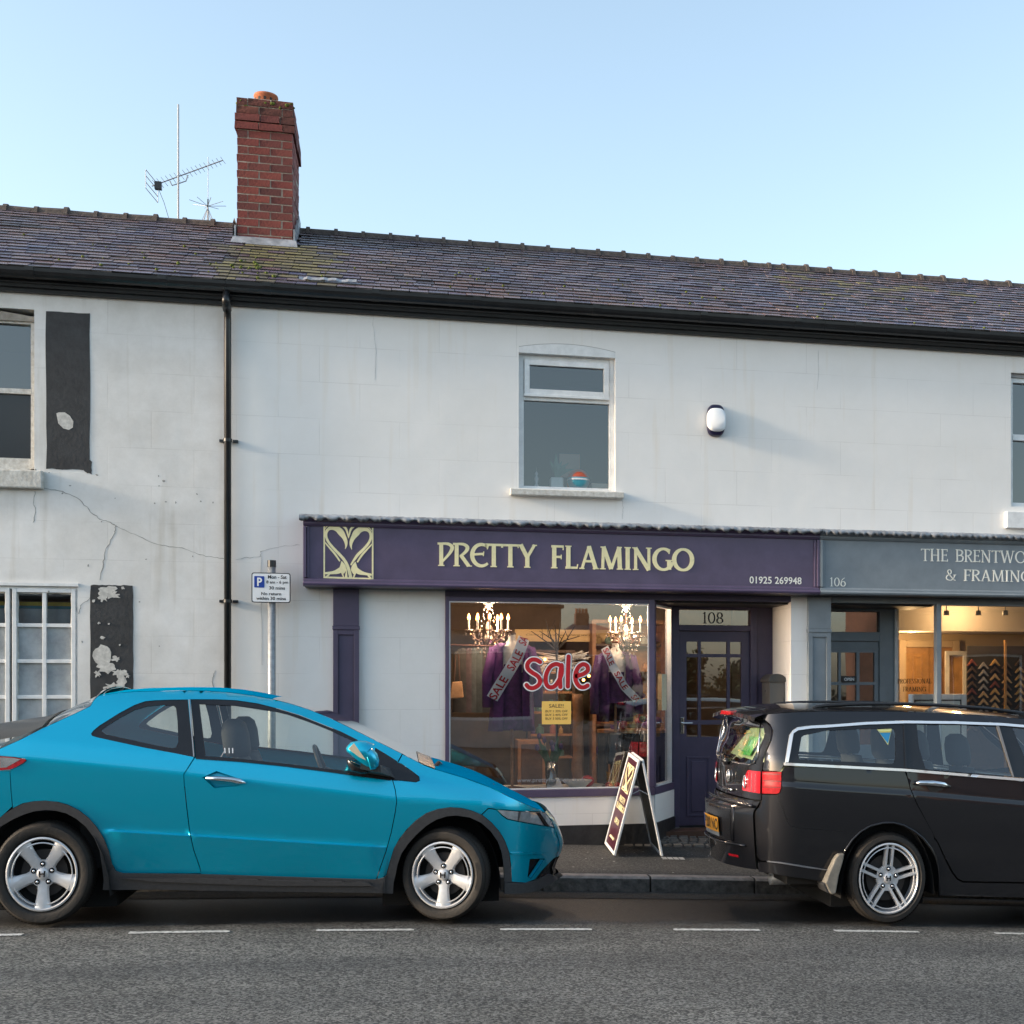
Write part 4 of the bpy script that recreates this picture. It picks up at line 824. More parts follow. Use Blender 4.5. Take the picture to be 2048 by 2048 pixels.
# emblem: two birds' necks crossing to a heart, traced in a square of 1400 units
def emblem(par, fn, m, d=1.):
    """fn(u,v) maps unit square (v up) to (X,Z) on plane y; returns one mesh"""
    U = lambda p: ((p[0] - 265) / 1330., (1605 - p[1]) / 1470.)
    st = [([(265, 130), (265, 1605)], 45), ([(1585, 145), (1585, 1620)], 45), ([(245, 135), (1605, 150)], 45), ([(245, 1590), (1605, 1612)], 45)]
    neck = [(835, 800), (860, 700), (850, 590), (800, 470), (720, 350), (620, 255), (500, 222), (390, 255), (325, 340), (318, 470), (380, 620), (520, 790), (690, 965), (800, 1090), (880, 1230), (940, 1400), (985, 1590)]
    nw = [12, 60, 100, 125, 175, 150, 118, 88, 78, 72, 72, 72, 78, 82, 88, 92, 95]
    st.append((neck, nw)); rn = [(1850 - x, y + 10) for x, y in neck[:13]] + [(985, 1240)]; st.append((rn, nw[:13] + [40]))
    st += [([(275, 620), (420, 790), (560, 950), (690, 1140)], [30, 48, 56, 44]), ([(1575, 640), (1430, 800), (1290, 960), (1165, 1160)], [30, 48, 56, 44])]
    st += [([(735, 1140), (765, 1260), (770, 1380), (790, 1480)], [15, 150, 200, 40]), ([(750, 1350), (640, 1420), (500, 1460), (290, 1480)], [150, 130, 80, 55]), ([(430, 1450), (380, 1530), (320, 1580)], [30, 50, 50]), ([(740, 1430), (790, 1580)], [60, 30])]
    st += [([(1115, 1150), (1090, 1270), (1085, 1390), (1070, 1490)], [15, 150, 200, 40]), ([(1110, 1360), (1220, 1430), (1360, 1470), (1560, 1500)], [150, 130, 80, 55]), ([(1430, 1460), (1480, 1540), (1540, 1595)], [30, 50, 50]), ([(1110, 1440), (1060, 1590)], [60, 30])]
    st += [([(870, 1350), (860, 1590)], [12, 80]), ([(770, 160), (860, 250), (905, 400), (925, 505)], [60, 60, 40, 10]), ([(1080, 160), (990, 250), (945, 400), (925, 505)], [60, 60, 40, 10]), ([(290, 260), (330, 200), (400, 155)], 22), ([(1440, 175), (1510, 220), (1560, 290)], 22)]
    return st, U
st, U = emblem(None, None, None)
def emb_mesh(tx, y, depth, sc):
    mb = MB(); k = 0
    for pts, w in st:
        p = [U(q) for q in pts]; ws = [q / 1400. for q in w] if isinstance(w, list) else [w / 1400.] * len(p)
        if len(p) > 2:
            comb = smoothpts([(a[0], a[1], b) for a, b in zip(p, ws)], 4); p = [(c[0], c[1]) for c in comb]; ws = [max(.004, c[2]) for c in comb]
        ribmesh(mb, p, ws, y, depth + .00035 * k, tx); k += 1
    return mb
ex0, ex1, ez0, ez1 = fx(648.5, LY), fx(746, LY), fz(697, 1156.5, LY), fz(697, 1050, LY)
emb_mesh(lambda a, b: (ex0 + a * (ex1 - ex0), ez0 + b * (ez1 - ez0)), LY, .004, 1).build('emblem', M['gold'], fb)
# pilasters
def pilaster(par, m, x0, x1, zj):
    z0 = -.2
    p = MB().box(x0, x1, -.05, .0, zj + .012, ZF0 - .002).build('pilaster', m, par, bevel=.003)
    MB().box(x0 - .006, x1 + .006, -.058, .0, zj - .025, zj + .0115).build('cap_mould', m, p, bevel=.004)
    q = MB(); frame4(q, x0, x1, z0, zj - .0255, .045, -.05, 0); q.box(x0 + .045, x1 - .045, -.03, 0, z0 + .01, zj - .03); q.build('panel', m, p, bevel=.003)
    return p
pilaster(SF_, M['purple_d'], fx(666, -.05), fx(718, -.05), fz(690, 1254, -.05)); pilaster(GF_, M['grey'], fx(1617, -.05), fx(1662, -.05), fz(1640, 1260, -.05))

# display window: front light, splayed side light, door set back
DY = .68
gxL, gxR = fx(898), fx(1297); zgb, zgt = fz(1100, 1578), fz(1100, 1205); ZL = 2.40
dw = MB()
dw.box(fx(890.5), gxL, -.035, .06, zgb - .0, ZL); dw.box(gxR, fx(1308), -.035, .06, zgb, ZL); dw.box(gxL, gxR, -.03, .058, zgt, ZL)
dw.hexa([(fx(890.5), -.045, zgb - .075), (fx(1310, -.045), -.045, zgb - .075), (fx(1308), .06, zgb - .075), (fx(890.5), .06, zgb - .075)], [(fx(890.5), -.045, zgb - .004), (fx(1310, -.045), -.045, zgb - .004), (fx(1308), .06, zgb), (fx(890.5), .06, zgb)])
dwo = dw.build('display_window', M['purple'], SF_, bevel=.004)
MB().quad((gxL, .0, zgb), (gxR, .0, zgb), (gxR, .0, zgt), (gxL, .0, zgt)).build('pane', M['glass'], dwo)
bd = MB(); frame4(bd, gxL, gxR, zgb, zgt, .012, -.02, -.004); bd.build('glazing_bead', M['white'], dwo)
# splay from (px 1308, Y 0) to (px 1341, Y .62)
A, B = Vector((fx(1307), .0, 0)), Vector((fx(1345, .64), .64, 0)); dv = (B - A); dl = dv.length; du = dv / dl; dn = Vector((-du.y, du.x, 0))   # dn points inwards (left/back)
def sp(u, off, z): q = A + du * u + dn * off; return (q.x, q.y, z)
def spbox(mb, u0, u1, o0, o1, z0, z1): mb.hexa([sp(u0, o0, z0), sp(u1, o0, z0), sp(u1, o1, z0), sp(u0, o1, z0)], [sp(u0, o0, z1), sp(u1, o0, z1), sp(u1, o1, z1), sp(u0, o1, z1)])
mb = MB(); spbox(mb, .062, .1, -.0, .05, zgb, ZL); spbox(mb, dl - .07, dl, -.0, .05, zgb - .0, ZL); spbox(mb, .1, dl - .07, .002, .048, zgt, ZL); spbox(mb, .0, dl, -.02, .055, zgb - .075, zgb - .001)
sw = mb.build('side_window', M['purple'], SF_, bevel=.003)
mb = MB(); spbox(mb, dl - .1, dl - .071, -.012, .03, zgb, zgt); spbox(mb, .1, dl - .1, -.012, .03, zgb, zgb + .02); spbox(mb, .1, dl - .1, -.012, .03, zgt - .02, zgt); mb.build('glazing_bead', M['white'], sw)
MB().quad(sp(.1, .02, zgb), sp(dl - .08, .02, zgb), sp(dl - .08, .02, zgt), sp(.1, .02, zgt)).build('pane', M['glass'], sw)
# stall riser, white render over black plinth, wrapping the splay
zw = fz(1180, 1649); zg = -.25
MB().box(fx(890), fx(1306.5), -.028, .06, zw, zgb - .0755).build('stall_riser', M['wall'], SF_); mb = MB(); spbox(mb, .0, dl + .0, -.018, .05, zw, zgb - .0755); mb.build('stall_riser', M['wall'], SF_)
MB().box(fx(890), fx(1307.5), -.04, .06, zg, zw - .001).build('plinth', M['plinth'], SF_); mb = MB(); spbox(mb, .0, dl + .0, -.03, .05, zg, zw - .001); mb.build('plinth', M['plinth'], SF_)
box('lintel', fx(890) + .002, fx(1582) - .002, -.0, .1, 2.4005, 2.468, M['purple_d'], SF_)
# recess: ceiling, door wall
box('porch_ceiling', fx(1300), fx(1582) - .002, .101, DY + .1, 2.38, 2.46, M['plinth'], SF_)
dx0, dx1 = fx(1357.5, DY), fx(1499, DY); zd0, zd1 = fz(1428, 1655, DY), fz(1428, 1263, DY); fzb, fzt = fz(1428, 1250.5, DY), fz(1428, 1219, DY)
fr = MB(); fr.box(fx(1345, DY - .04), dx0 - .003, DY - .04, DY + .06, zd0 - .03, 2.4); fr.box(dx1 + .003, fx(1512, DY), DY - .04, DY + .06, zd0 - .03, 2.4); fr.box(dx0 - .003, dx1 + .003, DY - .035, DY + .055, zd1 + .004, fzb); fr.box(dx0 - .003, dx1 + .003, DY - .03, DY + .055, fzt, 2.4)
dfr = fr.build('door_frame', M['purple_d'], SF_, bevel=.004)
fan = MB().quad((dx0 - .002, DY + .02, fzb), (dx1 + .002, DY + .02, fzb), (dx1 + .002, DY + .02, fzt), (dx0 - .002, DY + .02, fzt)).build('fanlight', M['glass'], SF_)
serif('house_number', '108', fx(1405, DY), fx(1448, DY), fz(1428, 1247, DY), fz(1428, 1224, DY), DY + .018, mat('black vinyl', (.01, .01, .012), .4), fan)
gx = [(fx(a, DY), fx(b, DY)) for a, b in ((1373, 1396), (1402, 1454), (1460, 1482.5))]; gz = [(fz(1428, b, DY), fz(1428, a, DY)) for a, b in ((1283.5, 1308), (1314.5, 1440), (1449, 1473.5))]
holes = [(a, b, c, d) for a, b in gx for c, d in gz]
door = slab(MB(), dx0, dx1, zd0 + .005, zd1, holes, DY, DY + .045).build('door', M['purple_d'], SF_, bevel=.003)
for a, b, c, d in holes: put('pane', MB().quad((a - .005, DY + .02, c - .005), (b + .005, DY + .02, c - .005), (b + .005, DY + .02, d + .005), (a - .005, DY + .02, d + .005)).mesh('pane', M['glass']), door)
for a, b in ((1373, 1420), (1436, 1483)):
    mb = MB(); frame4(mb, fx(a, DY), fx(b, DY), fz(1428, 1632, DY), fz(1428, 1512, DY), .022, DY - .012, DY - .0005); mb.box(fx(a, DY) + .05, fx(b, DY) - .05, DY - .009, DY - .0005, fz(1428, 1632, DY) + .05, fz(1428, 1512, DY) - .05); mb.build('door_panel', M['purple_d'], door, bevel=.003)
M['chrome'] = mat('chrome', (.75, .76, .77), .12, metal=1.)
mb = MB(); hx = fx(1364, DY); hz = fz(1364, 1446, DY); mb.box(hx - .018, hx + .018, DY - .012, DY - .001, hz - .11, hz + .06); mb.tube([(hx, DY - .012, hz), (hx, DY - .05, hz), (hx + .1, DY - .05, hz)], .009, 8); mb.build('handle', M['chrome'], door, bevel=.002)
MB().box(dx0, dx1, DY - .005, DY - .0008, zd0 + .008, zd0 + .03).build('weather_bar', M['black'], door)
# return wall on the right of the door
box('side_boarding', fx(1512, DY) + .001, fx(1582) - .003, DY - .01, DY + .06, -.2, 2.4, M['purple_d'], SF_)
M['wallret'] = M['wall']
# pillar's inner face already belongs to the wall slab; line the recess side
box('recess_lining', fx(1582) + .0, fx(1582) + .03, WT + .002, DY - .012, -.2, 2.379, M['wall'], SF_)

# letter box on the pillar
lbx, lby = fx(1560, .38), .38
L0 = thing('letter_box', 'grey metal letter box with a curved lid on the pillar beside the purple door', 'letter box', (lbx, lby, 1.0)); mlb = mat('grey hammered metal', (.1, .1, .098), .4, metal=.3, bump=(60, .1))
X1_ = fx(1582) - .004; X0_ = X1_ - .16; ya, yb = .2, .5; zb0, zb1 = fz(1550, 1440, .2), fz(1550, 1362, .2)
pr = [(ya, zb0), (ya, zb1), (yb, zb1), (yb, zb0)]
MB().box(X0_, X1_, ya, yb, zb0, zb1).build('body', mlb, L0, bevel=.006)
n = 10; cxm, rr = (X0_ + X1_) / 2, (X1_ - X0_) / 2 + .018; arcp = [(cxm + rr * cos(pi * i / n), zb1 - .012 + .085 * sin(pi * i / n)) for i in range(n + 1)]
MB().prism(arcp, ya - .02, yb + .01).build('lid', mat('lid metal', (.06, .06, .058), .4, metal=.3), L0, bevel=.004)
MB().lathe([(.0001, -.004), (.009, -.004), (.009, 0)], (X0_ - .0015, (ya + yb) / 2, zb1 - .1), 'X', 10).build('lock', M['chrome'], L0)

# ---------------------------------------------------------------- inside the purple shop
warm = (1, .62, .3)
M['shopwall'] = mat('warm shop wall', (.2, .135, .08), .85, noise=(3, .2)); M['shopdark'] = mat('dark backing wood', (.07, .045, .03), .7, noise=(5, .5)); M['wood'] = mat('pine', (.36, .17, .075), .5, noise=(8, .35)); M['woodd'] = mat('dark wood', (.1, .05, .03), .5, noise=(8, .4))
sx0, sx1 = XP + .07, XQ - .07
RM = [box('shop_floor', sx0, sx1, .3, 4.55, .02, .1, M['woodd'], SHOP), box('shop_rear_wall', sx0, sx1, 3.3, 3.36, .1, 2.6, M['shopwall'], SHOP)]
box('display_deck', fx(893), fx(1300), .065, 1.0, zgb - .12, zgb - .03, M['cream'], SF_)
box('shop_partition', fx(893), fx(905), .7, 3.2, .1, 2.55, M['shopwall'], SHOP)
def sh(name, label, cat, x, y, z, group=None): return thing(name, label, cat, (x, y, z), group)
# banner with script lettering
Yb = 2.2; bn = sh('banner', 'cream banner with slanting black script hanging across the back of the shop', 'banner', fx(1100, Yb), Yb, 2.2)
x0, x1 = fx(1030, Yb), fx(1262, Yb); z0, z1 = fz(1100, 1283, Yb), fz(1100, 1259, Yb)
MB().box(x0, x1, Yb, Yb + .02, z0, z1).build('board', mat('cream banner paint', (.72, .5, .24), .7), bn)
typ('script', 'Come to paradise, where we dwell', x0 + .12, x1 - .35, z0 + .06, z1 - .05, Yb - .002, M['woodd'], bn, shear=.45)
# shelves of stock along the rear
st_ = sh('shelf_unit', 'dark shelf unit crowded with pale and coloured bottles behind the Sale lettering', 'shelf', fx(1110, 1.9), 1.9, .5)
xa, xb = fx(1056, 1.9), fx(1150, 1.9); fr = MB(); frame4(fr, xa, xb, .12, fz(1100, 1300, 1.9), .03, 1.9, 2.15); fr.build('case', M['woodd'], st_); random.seed(31)
for py in (1345, 1385, 1425, 1470, 1515): z = fz(1100, py, 1.9); MB().box(xa + .031, xb - .031, 1.91, 2.14, z - .012, z + .012).build('shelf', M['wood'], st_)
cols = [mat('stock%d' % i, c, .4) for i, c in enumerate([(.6, .55, .45), (.35, .12, .08), (.12, .2, .16), (.5, .3, .1), (.12, .06, .16)])]
for py in (1345, 1385, 1425, 1470, 1515):
    z = fz(1100, py, 1.9) + .013; x = xa + .06
    while x < xb - .06:
        w = random.uniform(.02, .045); h = random.uniform(.06, .13); MB().lathe([(.0005, 0), (w, 0), (w, h * .6), (w * .4, h * .75), (w * .4, h), (.0005, h)], (x, 1.98, z), 'Z', 10).build('bottle', random.choice(cols), st_, smooth=False); x += w * 2 + random.uniform(.01, .06)
# chandeliers
M['bulb'] = mat('lit candle bulb', (1, .7, .4), .3, emit=((1, .32, .06), 10)); M['candle'] = mat('candle tube', (.85, .83, .78), .5); M['crystal'] = mat('cut crystal', (.75, .62, .52), .05, spec=1., metal=.65); M['brass'] = mat('dark brass', (.1, .045, .03), .35, metal=.7)
def chandelier(px, Y, label, arms, rad, pyb):
    c = P(px, pyb, Y); t = sh('chandelier', label, 'chandelier', c.x, c.y, c.z, 'lit crystal chandeliers in the window'); k = 1 / 205.
    MB().tube([c + Vector((0, 0, -.1)), c + Vector((0, 0, .42))], .008, 8).build('stem', M['brass'], t)
    MB().lathe([(.001, .3), (.05, .3), (.055, .28), (.02, .26), (.001, .2)], c, 'Z', 14).build('canopy', M['crystal'], t, smooth=True)
    MB().lathe([(.001, -.13), (.03, -.12), (.05, -.06), (.02, 0), (.03, .05), (.012, .1)], c, 'Z', 14).build('bowl', M['crystal'], t, smooth=True)
    dm = MB().lathe([(.0001, -.022), (.008, -.008), (.0001, .014)], (0, 0, 0), 'Z', 6).mesh('drop', M['crystal'])
    def drop(v, s=1.):
        o = bpy.data.objects.new('crystal_drop', dm); COL.objects.link(o); o.location = v; o.scale = (s,) * 3; o.rotation_euler = (random.uniform(-.1, .1), 0, random.uniform(0, 3)); setparent(o, t)
    for a in arms:
        d = Vector((cos(a), sin(a) * .9, 0)); e = c + d * rad
        ar = MB().tube([c + Vector((0, 0, -.05)), c + d * rad * .4 + Vector((0, 0, -.1)), c + d * rad * .8 + Vector((0, 0, -.05)), e], .007, 7).build('arm', M['brass'], t, smooth=True)
        MB().lathe([(.001, 0), (.035, .008), (.04, .02), (.008, .01)], e, 'Z', 12).build('drip_pan', M['crystal'], ar, smooth=True)
        MB().tube([e + Vector((0, 0, .012)), e + Vector((0, 0, .115))], .0095, 8).build('candle_tube', M['candle'], ar)
        MB().lathe([(.001, .115), (.012, .122), (.015, .138), (.009, .162), (.001, .18)], e, 'Z', 10).build('bulb', M['bulb'], ar, smooth=True)
        for q in range(5): b_ = 2 * pi * q / 5; drop(e + Vector((cos(b_) * .04, sin(b_) * .04, -.02)), 1.1)
    for lev, (r_, z_) in enumerate(((.15, -.06), (.13, -.11), (.11, -.16), (.08, -.2), (.05, -.24), (.02, -.28))):
        for q in range(max(3, int(r_ * 80))): b_ = 2 * pi * q / max(3, int(r_ * 80)) + lev; drop(c + Vector((cos(b_) * r_, sin(b_) * r_, z_)), 1.2)
    for q in range(26): b_ = q * 2.4; r_ = .035 + .05 * (q / 26); drop(c + Vector((cos(b_) * r_, sin(b_) * r_, .26 - q * .009)), .55)
    lp = bpy.data.lights.new('chandelier_light', 'POINT'); lp.energy = 20; lp.color = (1, .74, .5); lp.shadow_soft_size = .12; o = bpy.data.objects.new('chandelier_light', lp); COL.objects.link(o); o.location = c + Vector((0, 0, .2)); setparent(o, t)
random.seed(12)
chandelier(977, .55, 'lit crystal chandelier with five visible candles at the left of the shop window', [radians(q) for q in (195, 235, 270, 305, 340, 60, 120)], .2, 1264)
chandelier(1252, .55, 'lit crystal chandelier at the right top corner of the shop window', [radians(q) for q in (190, 245, 320, 60, 120)], .17, 1268)
# shop mannequins (no person: headless busts on poles)
def mannequin(px, pyn, pyb, Y, hw, coatcol, label, pole=True, rot=0.):
    c = P(px, pyn, Y); zb = fz(px, pyb, Y); t = sh('mannequin', label, 'mannequin', c.x, Y, zb, 'headless mannequins in the shop window'); mc = mat('coat cloth', coatcol, .85, noise=(12, .3), bump=(30, .5)); sk = mat('linen bust', (.62, .58, .53), .8, noise=(20, .15)); s = hw
    def body(secs, m, name, par, n=22):
        mb = MB()
        for z, a, b, oy in secs:
            for k in range(n): q = 2 * pi * k / n; f = 1 + .05 * sin(5 * q + z * 9); mb.v.append((c.x + a * cos(q) * f, Y + oy + b * sin(q) * f, z))
        for i in range(len(secs) - 1):
            for k in range(n): mb.f.append((i * n + k, i * n + (k + 1) % n, (i + 1) * n + (k + 1) % n, (i + 1) * n + k))
        return mb.build(name, m, par, smooth=True)
    zt = c.z; body([(zt + .0, .035, .035, 0), (zt - .05, .036, .036, 0), (zt - .09, .06, .05, 0), (zt - .13, s * .8, .075, 0), (zt - .22, s * .85, .1, 0), (zt - .4, s * .7, .1, 0)], sk, 'bust', t)
    MB().lathe([(.001, .025), (.028, .02), (.04, .0), (.036, -.012), (.001, -.014)], (c.x, Y, zt + .004), 'Z', 16).build('neck_cap', M['woodd'], t, smooth=True)
    ct = MB(); n = 26; secs = [(zt - .1, s * .62, .07), (zt - .14, s * .98, .1), (zt - .3, s * 1.0, .12), (zt - .55, s * .93, .12), (zt - .8, s * 1.02, .14), (zb, s * 1.08, .15)]
    for z, a, b in secs:
        for k in range(n + 1):
            q = radians(-62) + radians(304) * k / n; f = 1 + .035 * sin(7 * q + z * 5); ct.v.append((c.x + a * cos(q) * f, Y + b * sin(q) * f, z))
    for i in range(len(secs) - 1):
        for k in range(n): ct.f.append((i * (n + 1) + k, i * (n + 1) + k + 1, (i + 1) * (n + 1) + k + 1, (i + 1) * (n + 1) + k))
    ob = ct.build('coat', mc, t, smooth=True); md = ob.modifiers.new('t', 'SOLIDIFY'); md.thickness = .012
    for sd in (-1, 1): MB().tube([(c.x + sd * s * .88, Y - .02, zt - .14), (c.x + sd * s * 1.22, Y - .05, zt - .42), (c.x + sd * s * 1.25, Y - .09, zt - .72)], [.05, .052, .045], 12).build('sleeve', mc, ob, smooth=True)
    body([(zt - .3, s * .6, .102, -.012), (zt - .5, s * .55, .104, -.012), (zb + .02, s * .7, .11, -.012)], mat('lining cloth', tuple(v * .75 for v in coatcol), .85, noise=(20, .4)), 'top', t)
    MB().tube([(c.x, Y, zb + .1), (c.x, Y, zgb - .02)], .014, 10).build('pole', M['wood'], t)
    MB().lathe([(.001, .03), (.03, .025), (.14, .006), (.14, 0)], (c.x, Y, zgb - .03), 'Z', 20).build('foot', M['woodd'], t)
    return t
mannequin(1024, 1268, 1462, .5, .2, (.11, .025, .14), 'headless mannequin in a bright purple coat left of the red Sale lettering')
mannequin(1231, 1285, 1410, .6, .18, (.07, .02, .1), 'headless mannequin in a dark purple coat right of the red Sale lettering')
# sale sashes
M['sash'] = mat('white satin ribbon', (.86, .88, .9), .4, bump=(6, .3)); M['red'] = mat('red vinyl', (.5, .008, .015), .35, noise=(9, .2)); M['wv'] = mat('white vinyl', (.82, .82, .82), .4); M['bv'] = mat('black vinyl outline', (.012, .012, .014), .4)
def sash(pts, Y, wpx, words, label, flip=False):
    p = [P(x, y, Y) for x, y in pts]; t = sh('sale_sash', label, 'sash', p[0].x, Y, p[0].z, 'SALE ribbons slung over the mannequins'); w = wpx / 208.
    a, b = Vector((p[0].x, p[0].z)), Vector((p[-1].x, p[-1].z)); d = (b - a); L = d.length; d /= L; nn = Vector((-d.y, d.x)); n = 24; mb = MB(); ys = lambda s: Y - .012 * sin(s * 14) - .05 * sin(pi * s)
    bend = [(q - a).dot(nn) for q in [Vector((v.x, v.z)) for v in p]]; ss = [(Vector((v.x, v.z)) - a).dot(d) / L for v in p]
    def off(s):
        for i in range(len(ss) - 1):
            if s <= ss[i + 1]: f = (s - ss[i]) / max(1e-6, ss[i + 1] - ss[i]); return bend[i] + (bend[i + 1] - bend[i]) * f
        return bend[-1]
    def pos(s, v): q = a + d * (s * L) + nn * (off(s) + v); return q
    for i in range(n + 1):
        s = i / n
        for v in (-w / 2, w / 2): q = pos(s, v); mb.v.append((q.x, ys(s), q.y))
    mb.f = [(2 * i, 2 * i + 2, 2 * i + 3, 2 * i + 1) for i in range(n)]; o = mb.build('ribbon', M['sash'], t, smooth=True)
    for txt, s0, s1 in words:
        me = typ('sale_text', txt, 0, 1, 0, 1, 0, M['red'], t, bold=.02); dd = me.data
        for v in dd.vertices:
            u, h = v.co.x, v.co.z
            if flip: s = s0 + (s1 - s0) * u; q = pos(s, (h - .5) * w * .72)
            else: s = s1 - (s1 - s0) * u; q = pos(s, -(h - .5) * w * .72)
            v.co = (q.x, ys(s) - .004, q.y)
sash([(1048, 1276), (1035, 1312), (984, 1397)], .38, 24, [('SA', -.02, .1), ('SALE', .2, .51), ('SALE', .64, 1.0)], 'white ribbon with red SALE text slanting down to the left on a mannequin')
sash([(1209, 1295), (1224, 1332), (1246, 1372), (1274, 1400)], .46, 17, [('SALE', .02, .3), ('SALE', .43, .75), ('SA', .9, 1.03)], 'white ribbon with red SALE text slanting down to the right on a mannequin', True)
# the word Sale on the glass
def k_(pts): return [(P(x, y, -.004).x, P(x, y, -.004).z) for x, y in pts]
sale = sh('window_sticker', 'large red Sale lettering with white outline stuck on the shop window', 'sticker', fx(1110), -.004, fz(1110, 1350))
strokes = {'letter': [[(1080, 1324), (1072, 1319.5), (1062, 1320), (1055, 1328), (1055.5, 1337), (1064, 1345), (1075, 1352), (1080, 1361), (1077, 1370), (1067, 1376), (1058, 1375), (1053, 1370)]],
           'letter.001': [[(1123, 1332), (1112, 1328), (1100, 1334), (1092, 1350), (1092, 1366), (1098, 1374), (1108, 1373), (1117, 1362), (1123, 1347), (1123.5, 1332)], [(1123, 1330), (1120, 1352), (1120.5, 1374)]],
           'letter.002': [[(1137, 1313), (1136, 1345), (1135.5, 1373)]],
           'letter.003': [[(1153, 1352), (1166, 1348), (1175, 1341), (1174, 1332), (1166, 1328.5), (1157, 1334), (1151, 1347), (1151.5, 1362), (1159, 1373), (1168, 1374.5), (1175, 1371)]]}
for nm, ss in strokes.items():
    for layer, (w, m, y) in enumerate(((15., M['bv'], -.004), (13.2, M['wv'], -.0065), (8.4, M['red'], -.009))):
        mb = MB()
        for i, s in enumerate(ss):
            pts = smoothpts(k_(s), 5) if len(s) > 2 else k_(s); ribmesh(mb, pts, w / 208., y, .0015 + .0004 * i, lambda a, b: (a, b), True)
        mb.build('letter' if layer == 2 else ('white_outline' if layer == 1 else 'dark_outline'), m, sale)
# yellow poster
x0, x1, z0, z1 = fx(1083.8), fx(1142), fz(1110, 1448.5), fz(1110, 1402.5)
po = sh('poster', 'yellow SALE!! price poster in the middle of the shop window', 'poster', x0, .03, z0); MB().box(x0, x1, -.006, -.002, z0, z1).build('card', mat('yellow card', (.9, .56, .13), .7), po)
hh = z1 - z0; ww_ = x1 - x0
typ('print', 'SALE!!', x0 + .24 * ww_, x0 + .74 * ww_, z0 + .72 * hh, z0 + .88 * hh, -.007, M['woodd'], po)
for i, tx in enumerate(('BUY 1 30% OFF', 'BUY 2 40% OFF', 'BUY 3 50% OFF')): typ('print', tx, x0 + .12 * ww_, x0 + .88 * ww_, z0 + (.52 - .16 * i) * hh, z0 + (.62 - .16 * i) * hh, -.007, M['woodd'], po)
typ('web_address', 'www.prettyflamingo.co.uk', fx(1034), fx(1170), fz(1100, 1566), fz(1100, 1555), -.002, mat('pale etched vinyl', (.3, .31, .33), .5), dwo)
# twig arrangement
tw = sh('twig_arrangement', 'bare dark twigs fanning out above the red Sale lettering', 'branches', fx(1113, .8), .8, zgb); random.seed(6); mdk = mat('dark bark', (.018, .013, .011), .8)
base = P(1113.5, 1302, .8)
for a, b, c in (((1102, 1275), (1091, 1240), .8), ((1112, 1275), (1110, 1250), .8), ((1120, 1285), (1132, 1262), .7), ((1095, 1285), (1062, 1262), .9), ((1106, 1280), (1079, 1262), .75), ((1127, 1282), (1160, 1272), .85), ((1133, 1280), (1150, 1252), .8), ((1118, 1270), (1120, 1245), .9)):
    p1, p2 = P(*a, c), P(*b, c); tt = MB().tube([base, p1, p2], [.01, .007, .003], 6).build('twig', mdk, tw)
    mb = MB(); m_ = p1.lerp(p2, .3); mb.tube([m_, m_ + Vector((random.uniform(-.1, .1), 0, random.uniform(.05, .14)))], [.004, .002], 5); mb.build('side_twig', mdk, tt)
MB().tube([base, (base.x, .8, zgb)], .011, 8).build('trunk', mdk, tw)
fl = sh('light_string', 'tangle of pale wires with tiny lit bulbs behind the Sale lettering', 'fairy lights', fx(1110, .9), .9, fz(1110, 1330)); mwi = mat('pale wire', (.5, .48, .44), .5)
for q in range(20): xa, xb = 1052 + random.uniform(0, 20), 1185 - random.uniform(0, 25); ya, yb = random.uniform(1300, 1340), random.uniform(1300, 1345); MB().tube([P(xa, ya, .9), P((xa + xb) / 2, (ya + yb) / 2 + random.uniform(2, 7), .93), P(xb, yb, .9)], .0045, 5).build('wire', mwi, fl)
for a, b in ((1063, 1306), (1090, 1319), (1167, 1360), (1178, 1352), (1075, 1385)): MB().ball(P(a, b, .88), .014).build('bulb', M['bulb'], fl)
# wooden post, vase of tulips, bowl and other goods on the deck
zdk = zgb - .03
pt = sh('wooden_post', 'rough pine post standing in the shop window behind the yellow poster', 'post', fx(1156, .75), .75, zdk); random.seed(2)
MB().tube([(fx(1156, .75) + random.uniform(-.008, .008), .75, zdk + (fz(1156, 1388, .75) - zdk) * i / 12) for i in range(13)], [.055 + random.uniform(-.006, .006) for _ in range(13)], 10).build('post', M['wood'], pt, smooth=True)
va = sh('vase', 'clear glass vase of drooping tulip leaves below the yellow poster', 'vase', fx(1102, .3), .3, zdk); vx = fx(1102, .3); zv = zdk
MB().lathe([(.001, .004), (.045, .004), (.05, .02), (.062, .28), (.058, .28), (.047, .02), (.001, .015)], (vx, .3, zv), 'Z', 20).build('glass_body', glass('vase glass', (.8, .84, .83), 2.2, .06), va, smooth=True)
mg = [mat('tulip leaf', (.05, .12, .035), .5, noise=(8, .4)), mat('tulip flower', (.07, .02, .1), .6, noise=(10, .3))]; random.seed(8)
